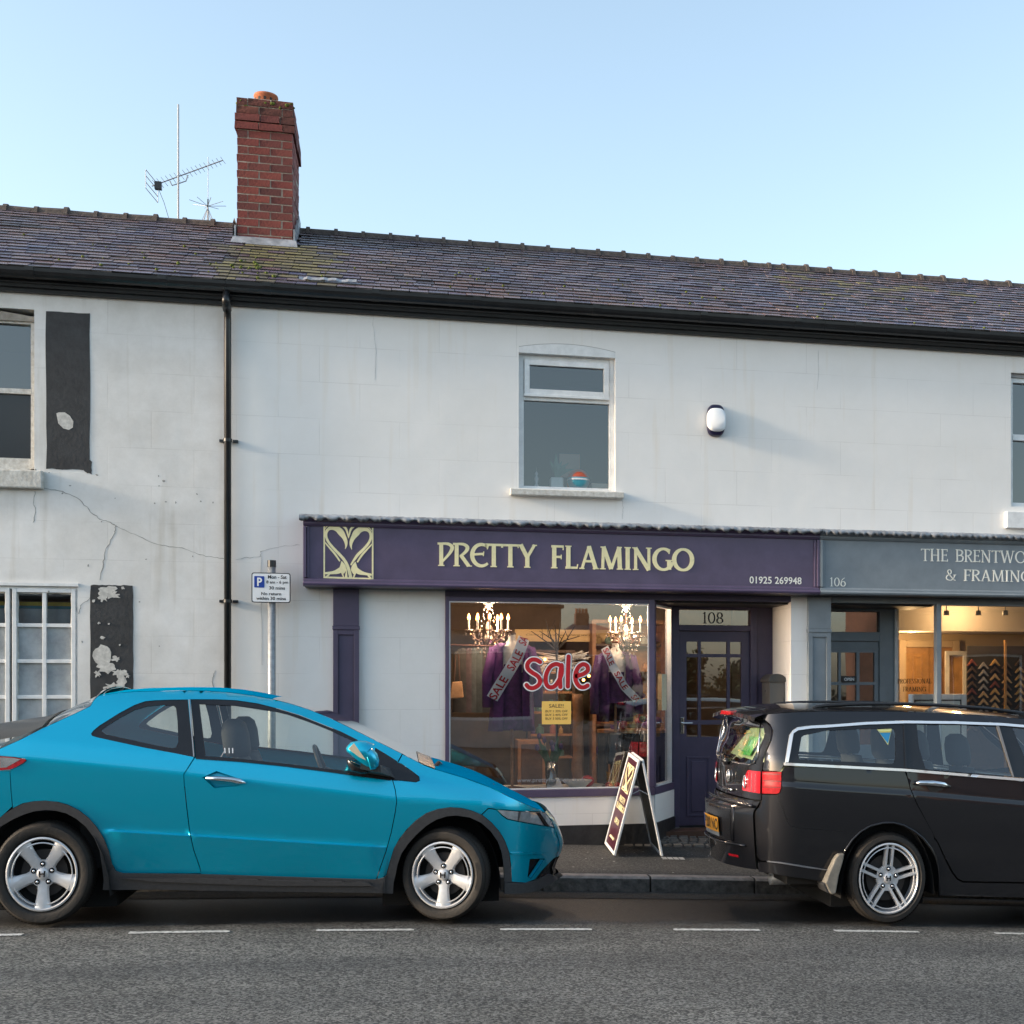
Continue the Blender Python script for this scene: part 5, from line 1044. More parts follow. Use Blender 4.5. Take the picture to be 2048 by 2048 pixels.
for q in range(22):
    a = random.uniform(0, 2 * pi); r_ = random.uniform(.06, .17); h = random.uniform(.36, .52); b0 = Vector((vx + random.uniform(-.02, .02), .3, zv + .04)); b1 = Vector((vx + cos(a) * r_ * .4, .3 + sin(a) * .05, zv + .28)); b2 = Vector((vx + cos(a) * r_, .3 + sin(a) * r_ * .6, zv + h))
    if q < 15:
        mb = MB(); pts = smoothpts([tuple(b0), tuple(b1), tuple(b2)], 4)
        for i, p in enumerate(pts): w = .016 * sin(pi * (i + .8) / (len(pts) + .6)) + .002; mb.v += [(p[0] - w, p[1], p[2]), (p[0], p[1] - w * .4, p[2]), (p[0] + w, p[1], p[2])]
        for i in range(len(pts) - 1): mb.f += [(3 * i, 3 * i + 1, 3 * i + 4, 3 * i + 3), (3 * i + 1, 3 * i + 2, 3 * i + 5, 3 * i + 4)]
        mb.build('leaf', mg[0], va, smooth=True)
    else:
        s_ = MB().tube([b0, b1, b2], .004, 6).build('stem', mg[0], va); MB().ball(b2 + Vector((0, 0, .02)), .022, .022, .033, 10, 7).build('flower', mg[1], s_, smooth=True)
bw = fx(1155, .3); b_ = MB().lathe([(.001, .0), (.055, .0), (.15, .085), (.145, .09), (.05, .012), (.001, .01)], (bw, .32, zdk), 'Z', 28).build('bowl', M['white'], None, smooth=True); tag(b_, 'wide white bowl on the window deck right of the tulip vase', 'bowl')
o = MB().ball((fx(1176, .5), .55, zdk + .06), .07, .05, .06, 14, 10).build('cushion', M['red'], None, smooth=True); tag(o, 'small crimson cushion lying behind the white bowl', 'cushion')
nk = MB(); nk.add([(fx(1092, .2), .2, zdk), (fx(1130, .2), .2, zdk), (fx(1124, .3), .4, zdk + .01), (fx(1100, .3), .33, zdk + .13), (fx(1118, .3), .34, zdk + .11)], [(0, 1, 4, 3), (1, 2, 4)]); o = nk.build('napkin', M['sash']); tag(o, 'white folded cloth at the foot of the tulip vase', 'cloth')
# table and heaped goods at the right
tb = sh('round_table', 'dark cloth covered side table at the right of the window under a colourful heap', 'table', fx(1265, 1.0), 1.0, .1); tz = fz(1265, 1459, 1.0); tx_ = fx(1272, 1.0)
MB().lathe([(.001, tz), (.4, tz), (.4, tz - .03), (.001, tz - .03)], (tx_, 1.05, 0), 'Z', 30).build('tabletop', M['wood'], tb)
mb = MB(); n = 40
for z, f in ((tz - .031, 1.), (.6, 1.02), (.12, 1.06)):
    for k in range(n): a = 2 * pi * k / n; r_ = .37 * f * (1 + .05 * sin(9 * a)); mb.v.append((tx_ + r_ * cos(a), 1.05 + r_ * sin(a), z))
for i in range(2):
    for k in range(n): mb.f.append((i * n + k, i * n + (k + 1) % n, (i + 1) * n + (k + 1) % n, (i + 1) * n + k))
mb.build('skirt', mat('black cloth', (.02, .02, .022), .9), tb, smooth=True)
random.seed(14); cl = [(.5, .03, .06), (.5, .2, .05), (.12, .04, .2), (.45, .3, .12), (.2, .02, .04), (.1, .16, .1)]
mats = [mat('goods%d' % i, c, .5, noise=(30, .5)) for i, c in enumerate(cl)]
hp = sh('gift_heap', 'heap of red, orange and purple wrapped gifts on the side table', 'gifts', tx_, 1.0, tz)
for q in range(26):
    x = tx_ - .28 + .5 * random.random(); h = random.uniform(.04, .2) * (1 - abs(x - tx_ + .05) * 1.2); MB().ball((x, .9 + random.uniform(0, .25), tz + h), random.uniform(.03, .06), .04, random.uniform(.03, .06), 8, 6).build('gift', random.choice(mats), hp)
# handbag stand left of the post: hanging garments, hat, display card
rk = sh('clothes_rail', 'clothes rail of dark and grey garments at the left end of the shop', 'clothes rail', fx(945, 1.1), 1.1, .6)
MB().tube([P(900, 1290, 1.1), P(990, 1292, 1.1)], .01, 8).build('rail', M['brass'], rk); random.seed(19)
for i, (px, c) in enumerate(((925, (.06, .055, .05)), (938, (.1, .07, .075)), (947, (.085, .095, .095)), (958, (.06, .07, .07)), (972, (.04, .04, .042)))):
    x = fx(px, 1.1); mb = MB(); n = 16; mm = mat('garment cloth', c, .85, noise=(9, .4), bump=(20, .4))
    for z, w in ((fz(px, 1296, 1.1), .02), (fz(px, 1305, 1.1), .09), (fz(px, 1360, 1.1), .085), (fz(px, 1425, 1.1), .1)):
        for k in range(n): a = 2 * pi * k / n; mb.v.append((x + w * cos(a) * (1 + .12 * sin(4 * a + i)), 1.1 + .05 * sin(a), z))
    for q in range(3):
        for k in range(n): mb.f.append((q * n + k, q * n + (k + 1) % n, (q + 1) * n + (k + 1) % n, (q + 1) * n + k))
    mb.build('garment', mm, rk, smooth=True)
bg_ = sh('handbag', 'tan leather bag hanging at the left edge of the shop window', 'bag', fx(913, .8), .8, fz(913, 1385, .8)); mt_ = mat('tan leather', (.5, .27, .12), .5, noise=(10, .3))
c_ = P(914, 1378, .8); MB().hexa([(c_.x - .075, .77, c_.z - .1), (c_.x + .065, .77, c_.z - .085), (c_.x + .065, .83, c_.z - .085), (c_.x - .075, .83, c_.z - .1)], [(c_.x - .05, .79, c_.z + .07), (c_.x + .05, .79, c_.z + .08), (c_.x + .05, .81, c_.z + .08), (c_.x - .05, .81, c_.z + .07)]).build('pouch', mt_, bg_, bevel=.02); MB().tube([P(908, 1372, .8), P(911, 1310, .8), P(917, 1308, .8), P(920, 1372, .8)], .007, 6).build('strap', M['woodd'], bg_)
# shelving and stock on the right rear
s4 = sh('display_shelves', 'pine shelves with gold and dark ornaments at the right rear of the shop', 'shelf', fx(1290, 2.0), 2.0, .1); xa, xb = fx(1185, 2.), fx(1330, 2.)
mb = MB(); frame4(mb, xa, xb, .12, 2.3, .04, 2.0, 2.3); mb.box(xa + .04, xb - .04, 2.28, 2.3, .16, 2.26); mb.build('case', M['wood'], s4); random.seed(77)
for py in (1290, 1345, 1400, 1450, 1510):
    z = fz(1260, py, 2.); MB().box(xa + .041, xb - .041, 2.01, 2.279, z - .012, z + .012).build('shelf', M['woodd'], s4); x = xa + .08
    while x < xb - .1: w = random.uniform(.02, .05); MB().ball((x, 2.1, z + .05), w, .03, random.uniform(.03, .08), 8, 6).build('ornament', random.choice(mats + cols), s4); x += w * 2 + random.uniform(.02, .08)
cb = sh('cupboard', 'low pine cupboard in the dark lower part of the shop', 'cupboard', fx(1060, 1.6), 1.6, .1); xa, xb = fx(1035, 1.6), fx(1092, 1.6); MB().box(xa, xb, 1.6, 1.95, .12, fz(1060, 1480, 1.6)).build('case', M['wood'], cb, bevel=.01); MB().box(xa + .04, xb - .04, 1.585, 1.599, .2, fz(1060, 1488, 1.6)).build('door', M['woodd'], cb, bevel=.005)
# shoes and stand by the A-board, menu card in the side light
sho = thing('shoe', 'crimson shoe on the window deck, left one of the pair', 'shoe', (fx(1217, .35), .35, zdk)); MB().ball((fx(1217, .35), .35, zdk + .03), .035, .08, .03, 12, 8).build('upper', M['red'], sho, smooth=True); MB().box(fx(1217, .35) - .02, fx(1217, .35) + .02, .38, .42, zdk, zdk + .03).build('heel', M['woodd'], sho)
sho = thing('shoe', 'crimson shoe on the window deck, right one of the pair', 'shoe', (fx(1235, .35), .35, zdk)); MB().ball((fx(1235, .35), .35, zdk + .03), .035, .08, .03, 12, 8).build('upper', M['red'], sho, smooth=True); MB().box(fx(1235, .35) - .02, fx(1235, .35) + .02, .38, .42, zdk, zdk + .03).build('heel', M['woodd'], sho)
hg = sh('shopping_bag', 'black tote bag standing behind the crimson shoes', 'bag', fx(1228, .6), .6, zdk); mb = MB(); xx = fx(1228, .6); zz = fz(1228, 1528, .6)
mb.hexa([(xx - .07, .55, zz - .0), (xx + .07, .55, zz), (xx + .07, .66, zz), (xx - .07, .66, zz)], [(xx - .05, .57, zz + .32), (xx + .09, .57, zz + .32), (xx + .09, .64, zz + .32), (xx - .05, .64, zz + .32)]); mb.build('body', mat('black leather', (.02, .02, .022), .45), hg, bevel=.02)
for dx in (-.05, .05): MB().tube([(xx + dx, .6, zz), (xx + dx * .9, .6, zdk)], .012, 8).build('leg', M['wood'], hg)
mc = MB(); mc.quad(sp(dl * .42, -.001, fz(1316, 1421, .25)), sp(dl * .68, -.001, fz(1316, 1421, .25)), sp(dl * .68, -.001, fz(1316, 1348, .25)), sp(dl * .42, -.001, fz(1316, 1348, .25))); o = mc.build('notice', mat('cream paper', (.62, .6, .45), .7, noise=(60, .2))); tag(o, 'tall cream paper notice in the splayed side window', 'notice')
# upstairs sill objects
ys_ = .17; zsl = uw[2] + .02
pz_ = thing('plant_pot', 'white square pot with a spiky plant on the upstairs window sill', 'plant', (fx(1113, ys_), ys_, zsl)); x0, x1 = fx(1100, ys_), fx(1126, ys_); z1 = fz(1113, 956, ys_); MB().box(x0, x1, ys_ - .06, ys_ + .06, zsl, z1).build('pot', M['white'], pz_, bevel=.012); random.seed(3)
ml = mat('blue green leaf', (.06, .17, .13), .5)
for a, b in ((1095, 920), (1108, 905), (1120, 922), (1134, 925), (1146, 938), (1102, 930), (1128, 935)):
    p0, p2 = Vector(((x0 + x1) / 2, ys_, z1)), P(a + 4, b, ys_ + random.uniform(-.05, .1)); p1 = p0.lerp(p2, .5) + Vector((0, 0, .03)); d = (p2 - p0).normalized(); s_ = d.cross(Vector((0, 1, 0))) * .02
    MB().add([p0 - s_ * .5, p0 + s_ * .5, p1 + s_, p2, p1 - s_], [(0, 1, 2, 3, 4)]).build('leaf', ml, pz_)
bl = P(1156.5, 970, ys_); o = thing('beach_ball', 'orange and teal ball on the upstairs window sill', 'ball', (bl.x, ys_, zsl)); hm = MB().ball((bl.x, ys_, zsl + .1), .108, n=20, m=14)
mbt = mat('ball stripes', (.05, .3, .38), .5); n_ = mbt.node_tree; gm = n_.nodes.new('ShaderNodeTexCoord'); sx_ = n_.nodes.new('ShaderNodeSeparateXYZ'); n_.links.new(gm.outputs['Object'], sx_.inputs[0]); gt = n_.nodes.new('ShaderNodeMath'); gt.operation = 'GREATER_THAN'; gt.inputs[1].default_value = zsl + .12; n_.links.new(sx_.outputs[2], gt.inputs[0]); mx_ = n_.nodes.new('ShaderNodeMixRGB'); mx_.inputs[1].default_value = (.05, .3, .38, 1); mx_.inputs[2].default_value = (.6, .1, .04, 1); n_.links.new(gt.outputs[0], mx_.inputs[0]); n_.links.new(mx_.outputs[0], n_.nodes['Principled BSDF'].inputs['Base Color'])
hm.build('ball', mbt, o, smooth=True); MB().lathe([(.11, -.008), (.111, 0), (.11, .008)], (bl.x, ys_, zsl + .1), 'Z', 24).build('seam', M['white'], o)
o = box('cardboard_box', fx(1182, ys_), fx(1214, ys_), ys_ - .05, ys_ + .1, zsl, fz(1200, 968, ys_), mat('pale card', (.55, .45, .36), .8), None, .005); tag(o, 'flat pale cardboard box at the right of the upstairs sill', 'box')
fg = P(1073, 960, ys_); o = MB().lathe([(.001, 0), (.035, 0), (.03, .02), (.012, .05), (.022, .1), (.01, .13), (.018, .15), (.001, .175), (.001, .21)], (fg.x, ys_, zsl), 'Z', 14).build('figurine', mat('glass figure', (.5, .48, .52), .2), None, smooth=True); tag(o, 'small pale figurine at the left of the upstairs sill', 'figurine')
pc = thing('picture', 'plain brown picture standing behind the plant upstairs', 'picture', (fx(1140, .6), .6, zsl)); box('board', fx(1119, .6), fx(1160, .6), .6, .62, fz(1140, 955, .6), fz(1140, 908, .6), mat('brown canvas', (.35, .25, .2), .8), pc); box('easel', fx(1135, .6), fx(1145, .6), .63, .65, zsl - .3, fz(1140, 930, .6), M['wood'], pc)
# ---------------------------------------------------------------- grey framing shop: recessed door, splayed and front lights, interior
gdx0, gdx1 = fx(1652, DY), fx(1757, DY); gzt = fz(1700, 1283, DY)
fr = MB(); fr.box(fx(1645, DY), gdx0 - .003, DY - .03, DY + .06, -.3, 2.4); fr.box(gdx1 + .003, fx(1786, DY), DY - .03, DY + .06, -.3, 2.4); zf0, zf1 = fz(1700, 1264, DY), fz(1700, 1223, DY); fr.box(gdx0 - .003, gdx1 + .003, DY - .03, DY + .06, gzt + .003, zf0); fr.box(gdx0 - .003, gdx1 + .003, DY - .03, DY + .06, zf1, 2.4); fr.build('door_frame', M['grey'], GF_, bevel=.004)
MB().quad((gdx0, DY + .02, zf0), (gdx1, DY + .02, zf0), (gdx1, DY + .02, zf1), (gdx0, DY + .02, zf1)).build('fanlight', M['glass'], GF_)
cs = [(fx(a, DY), fx(b, DY)) for a, b in ((1660, 1677), (1682, 1713), (1719, 1749))]; rs = [(fz(1700, b, DY), fz(1700, a, DY)) for a, b in ((1305, 1364), (1370, 1425), (1431, 1490))]; hl = [(a, b, c, d) for a, b in cs for c, d in rs]
gd = slab(MB(), gdx0, gdx1, -.05, gzt, hl, DY, DY + .045).build('door', M['grey'], GF_, bevel=.003)
for a, b, c, d in hl: put('pane', MB().quad((a - .004, DY + .02, c - .004), (b + .004, DY + .02, c - .004), (b + .004, DY + .02, d + .004), (a - .004, DY + .02, d + .004)).mesh('pane', M['glass']), gd)
n = 10; xa, xb = fx(1660, DY), fx(1762, DY); zz = fz(1700, 1300, DY); ap = [(xa + (xb - xa) * i / n, zz + .0 + .035 * (1 - ((i - n / 2) / (n / 2)) ** 2)) for i in range(n + 1)]; mb = MB(); ribmesh(mb, ap, .018, DY, .012, lambda a, b: (a, b)); mb.build('arched_bead', M['grey'], gd)
ob = thing('open_sign', 'small dark OPEN sign hanging in the grey door', 'sign', (fx(1695, DY), DY - .02, fz(1695, 1362, DY))); x0, x1, z0, z1 = fx(1683, DY), fx(1711, DY), fz(1695, 1365, DY), fz(1695, 1352, DY); box('board', x0, x1, DY - .012, DY - .004, z0, z1, M['black'], ob); typ('open_text', 'OPEN', x0 + .025, x1 - .02, z0 + .018, z1 - .018, DY - .0125, M['wv'], ob, bold=.03)
box('porch_ceiling', fx(1662) + .002, fx(1872), .102, DY + .1, 2.38, 2.46, M['plinth'], GF_); box('lintel', fx(1662) + .002, 8.28, 0, .1, 2.4005, 2.468, M['grey'], GF_)
B2, A2 = Vector((fx(1876), 0, 0)), Vector((fx(1787, .66), .66, 0)); d2 = B2 - A2; l2 = d2.length; u2 = d2 / l2; n2 = Vector((-u2.y, u2.x, 0))
def sp2(u, off, z): q = A2 + u2 * u + n2 * off; return (q.x, q.y, z)
def spb2(mb, u0, u1, o0, o1, z0, z1): mb.hexa([sp2(u0, o0, z0), sp2(u1, o0, z0), sp2(u1, o1, z0), sp2(u0, o1, z0)], [sp2(u0, o0, z1), sp2(u1, o0, z1), sp2(u1, o1, z1), sp2(u0, o1, z1)])
gzt2 = fz(1950, 1212); mb = MB(); spb2(mb, .0, .03, 0, .05, zgb, 2.4); spb2(mb, l2 - .03, l2, 0, .05, zgb, 2.4); spb2(mb, .03, l2 - .03, 0, .05, gzt2, 2.4); spb2(mb, 0, l2, -.015, .05, zgb - .08, zgb); swg = mb.build('side_window', M['grey'], GF_, bevel=.003)
mb = MB(); spb2(mb, .0301, .055, -.01, .02, zgb, gzt2); mb.build('glazing_bead', M['white'], swg); MB().quad(sp2(.03, .02, zgb), sp2(l2 - .03, .02, zgb), sp2(l2 - .03, .02, gzt2), sp2(.03, .02, gzt2)).build('pane', M['glass'], swg)
mb = MB(); mb.box(fx(1871), fx(1880), -.035, .05, zgb, 2.4); mb.box(8.25, 8.3, -.035, .05, zgb, 2.4); mb.box(fx(1880), 8.25, -.03, .05, gzt2, 2.4); mb.box(fx(1876), 8.3, -.04, .06, zgb - .08, zgb); gw = mb.build('display_window', M['grey'], GF_, bevel=.004)
MB().quad((fx(1880), 0, zgb), (8.25, 0, zgb), (8.25, 0, gzt2), (fx(1880), 0, gzt2)).build('pane', M['glass'], gw)
box('stall_riser', fx(1878), 8.3, -.03, .06, -.6, zgb - .081, M['wall'], GF_); mb = MB(); spb2(mb, 0, l2, -.01, .05, -.6, zgb - .081); mb.build('stall_riser', M['wall'], GF_)
# lettering on the splayed light, laid along it
for tx, ua, ub, pa, pb in (('PROFESSIONAL', .1, .86, 1367, 1357.5), ('FRAMING', .22, .74, 1383, 1373.5)):
    za, zb2 = fz(1830, pa, .35), fz(1830, pb, .35); o = serif('window_lettering', tx, 0, 1, 0, 1, 0, M['bv'], swg, G_ROM)
    for v in o.data.vertices: v.co = sp2(l2 * (ua + (ub - ua) * v.co.x), -.001 + v.co.y * .5, za + (zb2 - za) * v.co.z)
box('dark_backing', XQ + .075, fx(1792, 1.5), 1.5, 1.55, 0, 2.51, M['shopdark'], RGT)  # dark backing added behind the grey door to keep its panes dim
M['fwall'] = mat('cream shop wall', (.52, .4, .26), .85); M['fceil'] = mat('pale shop ceiling', (.55, .5, .45), .85); M['oak'] = mat('golden oak', (.42, .23, .085), .45, noise=(7, .25))
gx0, gx1 = XQ + .07, 9.3; box('shop_rear_wall', gx0, gx1, 2.6, 2.66, .0, 2.6, M['fwall'], RGT); box('shop_floor', gx0, gx1, .72, 4.5, -.1, .0, M['woodd'], RGT); box('bulkhead', gx0, gx1, 1.7, 2.599, fz(1900, 1262, 1.7), 2.6, M['fceil'], RGT)
box('shop_ceiling', gx0, gx1, .8, 1.699, 2.52, 2.6, M['fceil'], RGT)
dd_ = thing('panelled_door', 'golden oak double door at the back of the framing shop', 'door', (fx(1850, 2.55), 2.55, 0)); xa, xb = fx(1812, 2.55), fx(1905, 2.55); zt = fz(1850, 1295, 2.55); ar = MB(); ar.box(xa - .09, xa - .002, 2.53, 2.599, 0, zt + .09); ar.box(xb + .002, xb + .09, 2.53, 2.599, 0, zt + .09); ar.box(xa - .002, xb + .002, 2.532, 2.598, zt + .002, zt + .09); ar.build('architrave', M['fwall'], dd_, bevel=.006)
for q in range(2):
    a = xa + (xb - xa) * q / 2 + .003; b = xa + (xb - xa) * (q + 1) / 2 - .003; lf = MB().box(a, b, 2.56, 2.598, .02, zt).build('leaf', M['oak'], dd_)
    for za, zb2 in ((.15, .75), (.85, 1.35), (1.45, zt - .1)): mb = MB(); frame4(mb, a + .08, b - .08, za, zb2, .025, 2.548, 2.5595); mb.box(a + .13, b - .13, 2.552, 2.5595, za + .05, zb2 - .05); mb.build('panel', M['oak'], lf, bevel=.006)
ch = thing('sample_board', 'dark board of chevron picture frame corner samples in the right hand shop', 'sample board', (fx(1990, 1.5), 1.5, .4)); xa, xb = fx(1935, 1.5), fx(2075, 1.5); box('board', xa, xb, 1.5, 1.53, .3, fz(1990, 1292, 1.5), mat('charcoal felt', (.03, .028, .028), .9), ch)
fm = [mat('frame moulding %s' % n_, c, .4, noise=(12, .3)) for n_, c in (('gold', (.5, .3, .1)), ('walnut', (.1, .055, .03)), ('pine', (.5, .33, .16)), ('grey', (.3, .28, .26)), ('red', (.2, .05, .03)))]; random.seed(10)
for ci, (px, pal) in enumerate(((1944, (1, 1, 4)), (1967, (3, 2, 3)), (1990, (1, 4, 0, 2)), (2014, (1, 2, 1)), (2040, (0, 1)))):
    xm = fx(px, 1.48); py = 1318 + 6 * (ci % 2)
    while py < 1450:
        mb = MB(); z = fz(px, py, 1.48); w, h, t_ = .062, .075, .028
        mb.prism([(xm - w, z - h), (xm, z), (xm, z - t_ * 1.4), (xm - w + t_ * .5, z - h - t_ * .2)], 1.47, 1.499); mb.prism([(xm, z), (xm + w, z - h), (xm + w - t_ * .5, z - h - t_ * .2), (xm, z - t_ * 1.4)], 1.468, 1.4985); mb.build('corner_sample', fm[random.choice(pal)], ch); py += 14.5
mb = MB().box(fx(2010, 1.4), fx(2013.5, 1.4), 1.4, 1.43, .3, fz(2010, 1280, 1.4)).build('upright', M['oak'], ch)
ps = thing('framed_print', 'pale mounted print in a white frame leaning in the right hand shop window', 'picture', (fx(1870, .35), .35, zgb)); xa, xb = fx(1818, .4), fx(1934, .4); zt = fz(1870, 1388, .4); mb = MB(); frame4(mb, xa, xb, zgb - .02, zt, .06, .4, .43); mb.build('frame', M['white'], ps, bevel=.008); box('mount', xa + .06, xb - .06, .41, .425, zgb, zt - .06, mat('pale mount', (.6, .66, .64), .7), ps)
mb = MB(); frame4(mb, xa + .062, xb - .062, zgb, zt - .062, .012, .404, .409); mb.build('inner_line', M['black'], ps)
box('display_deck', fx(1800, .8), 8.2, .62, .95, zgb - .12, zgb - .03, M['fceil'], GF_)
sb = thing('wall_panel', 'pale glazed panel between the oak door and the chevron samples', 'panel', (fx(1910, 2.3), 2.3, 0)); xa, xb = fx(1892, 2.3), fx(1934, 2.3); zt = fz(1910, 1302, 2.3); mb = MB(); frame4(mb, xa, xb, .2, zt, .045, 2.3, 2.34); mb.box(xa + .045, xb - .045, 2.31, 2.33, 1.95 - .02, 1.95 + .02); mb.build('frame', M['white'], sb); box('back', xa + .045, xb - .045, 2.335, 2.339, .24, zt - .05, M['oak'], sb)
M['lamp'] = mat('lit downlight', (1, .8, .5), .4, emit=((1, .62, .25), 12))
for px, py, Y, lab in ((1937, 1243, 1.3, 'lit warm downlight in the ceiling of the right hand shop'), (1823, 1250, 2.0, 'warm downlight over the oak door, left of the other one')):
    c = P(px, py, Y); zc_ = 2.5195 if Y < 1.7 else fz(1900, 1262, 1.7) - .001; t = thing('downlight', lab, 'ceiling light', (c.x, Y, zc_)); MB().lathe([(.001, -.003), (.05, -.003), (.05, 0)], (c.x, Y, zc_), 'Z', 18).build('lens', M['lamp'], t); MB().lathe([(.05, -.008), (.065, -.008), (.065, 0), (.05, 0)], (c.x, Y, zc_), 'Z', 18).build('bezel', M['chrome'], t)
    lp = bpy.data.lights.new('downlight_lamp', 'POINT'); lp.energy = 8; lp.color = (1, .62, .28); lp.shadow_soft_size = .05; o = bpy.data.objects.new('downlight_lamp', lp); COL.objects.link(o); o.location = (c.x, Y, zc_ - .1); setparent(o, t)
for px, g in ((1893, 'left'), (1957, 'middle'), (2011, 'right')):
    c = P(px, 1221, .5); t = thing('spotlight', 'small unlit silver spotlight at the top of the right hand window, %s one of three' % g, 'spotlight', (c.x, .5, c.z), 'spotlights along the framing shop window'); MB().lathe([(.001, 0), (.025, 0), (.03, -.05), (.001, -.05)], c, 'Z', 12).build('lamp_head', M['alu'], t); MB().tube([c, c + Vector((0, 0, .08))], .006, 6).build('stem', M['alu'], t)

# ---------------------------------------------------------------- parking sign and A-board
sy = -.13; psx = fx(543.5, sy); pk = thing('parking_sign', 'galvanised post with a white and blue parking sign in front of the white wall', 'sign', (psx, sy, zpav(psx, sy)))
MB().tube([(psx, sy, zpav(psx, sy) - .2), (psx, sy, fz(543, 1123, sy))], .034, 16).build('post', M['alu'], pk, smooth=True); MB().lathe([(.001, .012), (.037, .01), (.038, -.05), (.035, -.05)], (psx, sy, fz(543, 1123, sy)), 'Z', 16).build('cap', M['black'], pk)
yy = sy - .045; x0, x1, z0, z1 = fx(503, yy), fx(581, yy), fz(543, 1205.5, yy), fz(543, 1145.5, yy)
def rrect(x0, x1, z0, z1, r, n=5): return [(cx + r * cos(radians(a + 90 * i / n)), cz + r * sin(radians(a + 90 * i / n))) for cx, cz, a in ((x1 - r, z1 - r, 0), (x0 + r, z1 - r, 90), (x0 + r, z0 + r, 180), (x1 - r, z0 + r, 270)) for i in range(n + 1)]
pl = MB().prism(rrect(x0, x1, z0, z1, .02), yy, yy + .006).build('sign_plate', M['black'], pk); MB().prism(rrect(x0 + .008, x1 - .008, z0 + .008, z1 - .008, .015), yy - .0015, yy - .0002).build('face', mat('sign white', (.78, .79, .8), .4), pl)
def S(a): return x0 + (x1 - x0) * a
def T(a): return z0 + (z1 - z0) * a
bl = MB().prism(rrect(S(.07), S(.33), T(.5), T(.88), .006, 3), yy - .0035, yy - .0017).build('blue_panel', mat('sign blue', (.01, .05, .32), .4), pl); typ('letter', 'P', S(.145), S(.27), T(.55), T(.83), yy - .0036, M['wv'], pl, bold=.03)
for tx, a, b, c, d in (('Mon - Sat', .42, .9, .8, .92), ('8 am - 6 pm', .38, .94, .61, .74), ('30 mins', .45, .86, .44, .55), ('No return', .25, .76, .25, .35), ('within 30 mins', .12, .88, .09, .2)): typ('sign_text', tx, S(a), S(b), T(c), T(d), yy - .0017, M['bv'], pl, bold=.02)
mb = MB(); mb.box(psx - .045, psx + .045, yy + .006, sy + .01, T(.68), T(.76)); mb.box(psx - .045, psx + .045, yy + .006, sy + .01, T(.2), T(.28)); mb.build('clip', M['alu'], pk)
# A-board
ny, fy = -.66, -.1
nA0, nA1, nB1, nB0 = P(1227, 1711, ny), P(1277, 1520, ny), P(1287.5, 1519, ny), P(1327, 1712, ny)
dyv = Vector((0, fy - ny, 0)); up = lambda v: Vector((v.x, v.y + (fy - ny), v.z + .045))
ab = thing('a_board', 'folding A-board with maroon panel standing on the pavement outside the purple shop', 'A-board', ((nA0.x + nB0.x) / 2, -.4, zpav(nA0.x, -.4)))
M['maroon'] = mat('maroon panel', (.055, .011, .022), .35)
def leaf(b, t, side, m, nm):
    d = (t - b).normalized(); nrm = Vector((-d.z, 0, d.x)) if side < 0 else Vector((d.z, 0, -d.x)); w = .04; F = []
    n0, n1, f0, f1 = b, t, up(b), up(t); th = nrm * .022
    mb = MB()
    def bar(p, q, wdir): mb.hexa([p, p + wdir, p + wdir - th, p - th], [q, q + wdir, q + wdir - th, q - th])
    e = (f0 - n0).normalized()
    bar(n0, n1, e * .03); bar(f0 - e * .03, f1 - e * .03, e * .03)
    for k, (p, q) in enumerate(((n0 + e * .0305, f0 - e * .0305), (n1 - d * .03 + e * .0305, f1 - d * .03 - e * .0305))): mb.hexa([p, p + d * .03, p + d * .03 - th * .98, p - th * .98], [q, q + d * .03, q + d * .03 - th * .98, q - th * .98])
    fr = mb.build('frame', M['white'], ab, bevel=.004)
    a, b2, c2, d2_ = n0 + e * .03 + d * .03, f0 - e * .03 + d * .03, f1 - e * .03 - d * .03, n1 + e * .03 - d * .03
    off = nrm * .004
    MB().hexa([a - off * 2, b2 - off * 2, b2 - off * 3, a - off * 3], [d2_ - off * 2, c2 - off * 2, c2 - off * 3, d2_ - off * 3]).build('panel', m, ab)
    return a, b2, c2, d2_, nrm
pa, pb, pc_, pd, nr = leaf(nA0, nA1, -1, M['maroon'], 'front'); leaf(nB0, nB1, 1, mat('grey board back', (.09, .09, .075), .7), 'rear')
def onpanel(u, v, h): q = pb.lerp(pa, u).lerp(pc_.lerp(pd, u), v) + nr * (-.006 + h); return q
eo = emb_mesh(lambda a, b: (a, b), 0, .002, 1)
for i, v in enumerate(eo.v): eo.v[i] = tuple(onpanel(.16 + .68 * v[0], .63 + .3 * v[2], -v[1]))
eo.build('emblem', M['gold'], ab)
def board_text(tx, u0, u1, v0, v1):
    o = serif('board_lettering', tx, 0, 1, 0, 1, 0, M['gold'], ab, G_BOLD, .002)
    for v in o.data.vertices: v.co = onpanel(u0 + (u1 - u0) * v.co.x, v0 + (v1 - v0) * v.co.z, -v.co.y)
board_text('PRUTTY', .2, .8, .5, .565); board_text('FLAMINGO', .08, .92, .415, .48)
G_BOLD['E'] = G_ROM['E']; board_text('OPEN', .28, .74, .26, .32)
mb = MB()
for q in range(6): a = onpanel(.3 + .07 * q, .1, .001); mb.ball(a, .012, .012, .014, 6, 4)
mb.build('small_print', M['gold'], ab)
for y in (ny + .02, fy - .03):
    z = fz(1280, 1572, ny); fA = lambda f: nA0.lerp(nA1, f); fB = lambda f: nB0.lerp(nB1, f); p, q = fA(.62), fB(.62); k = (0 if y < -.4 else .045); MB().tube([(p.x, y, p.z + k), ((p.x + q.x) / 2, y, p.z + .05 + k), (q.x, y, q.z + k)], .006, 6).build('stay', M['alu'], ab)
MB().tube([nA1 + Vector((.02, -.005, -.02)), nB1 + Vector((-.02, -.005, -.02))], .012, 8).build('hinge', M['black'], ab)
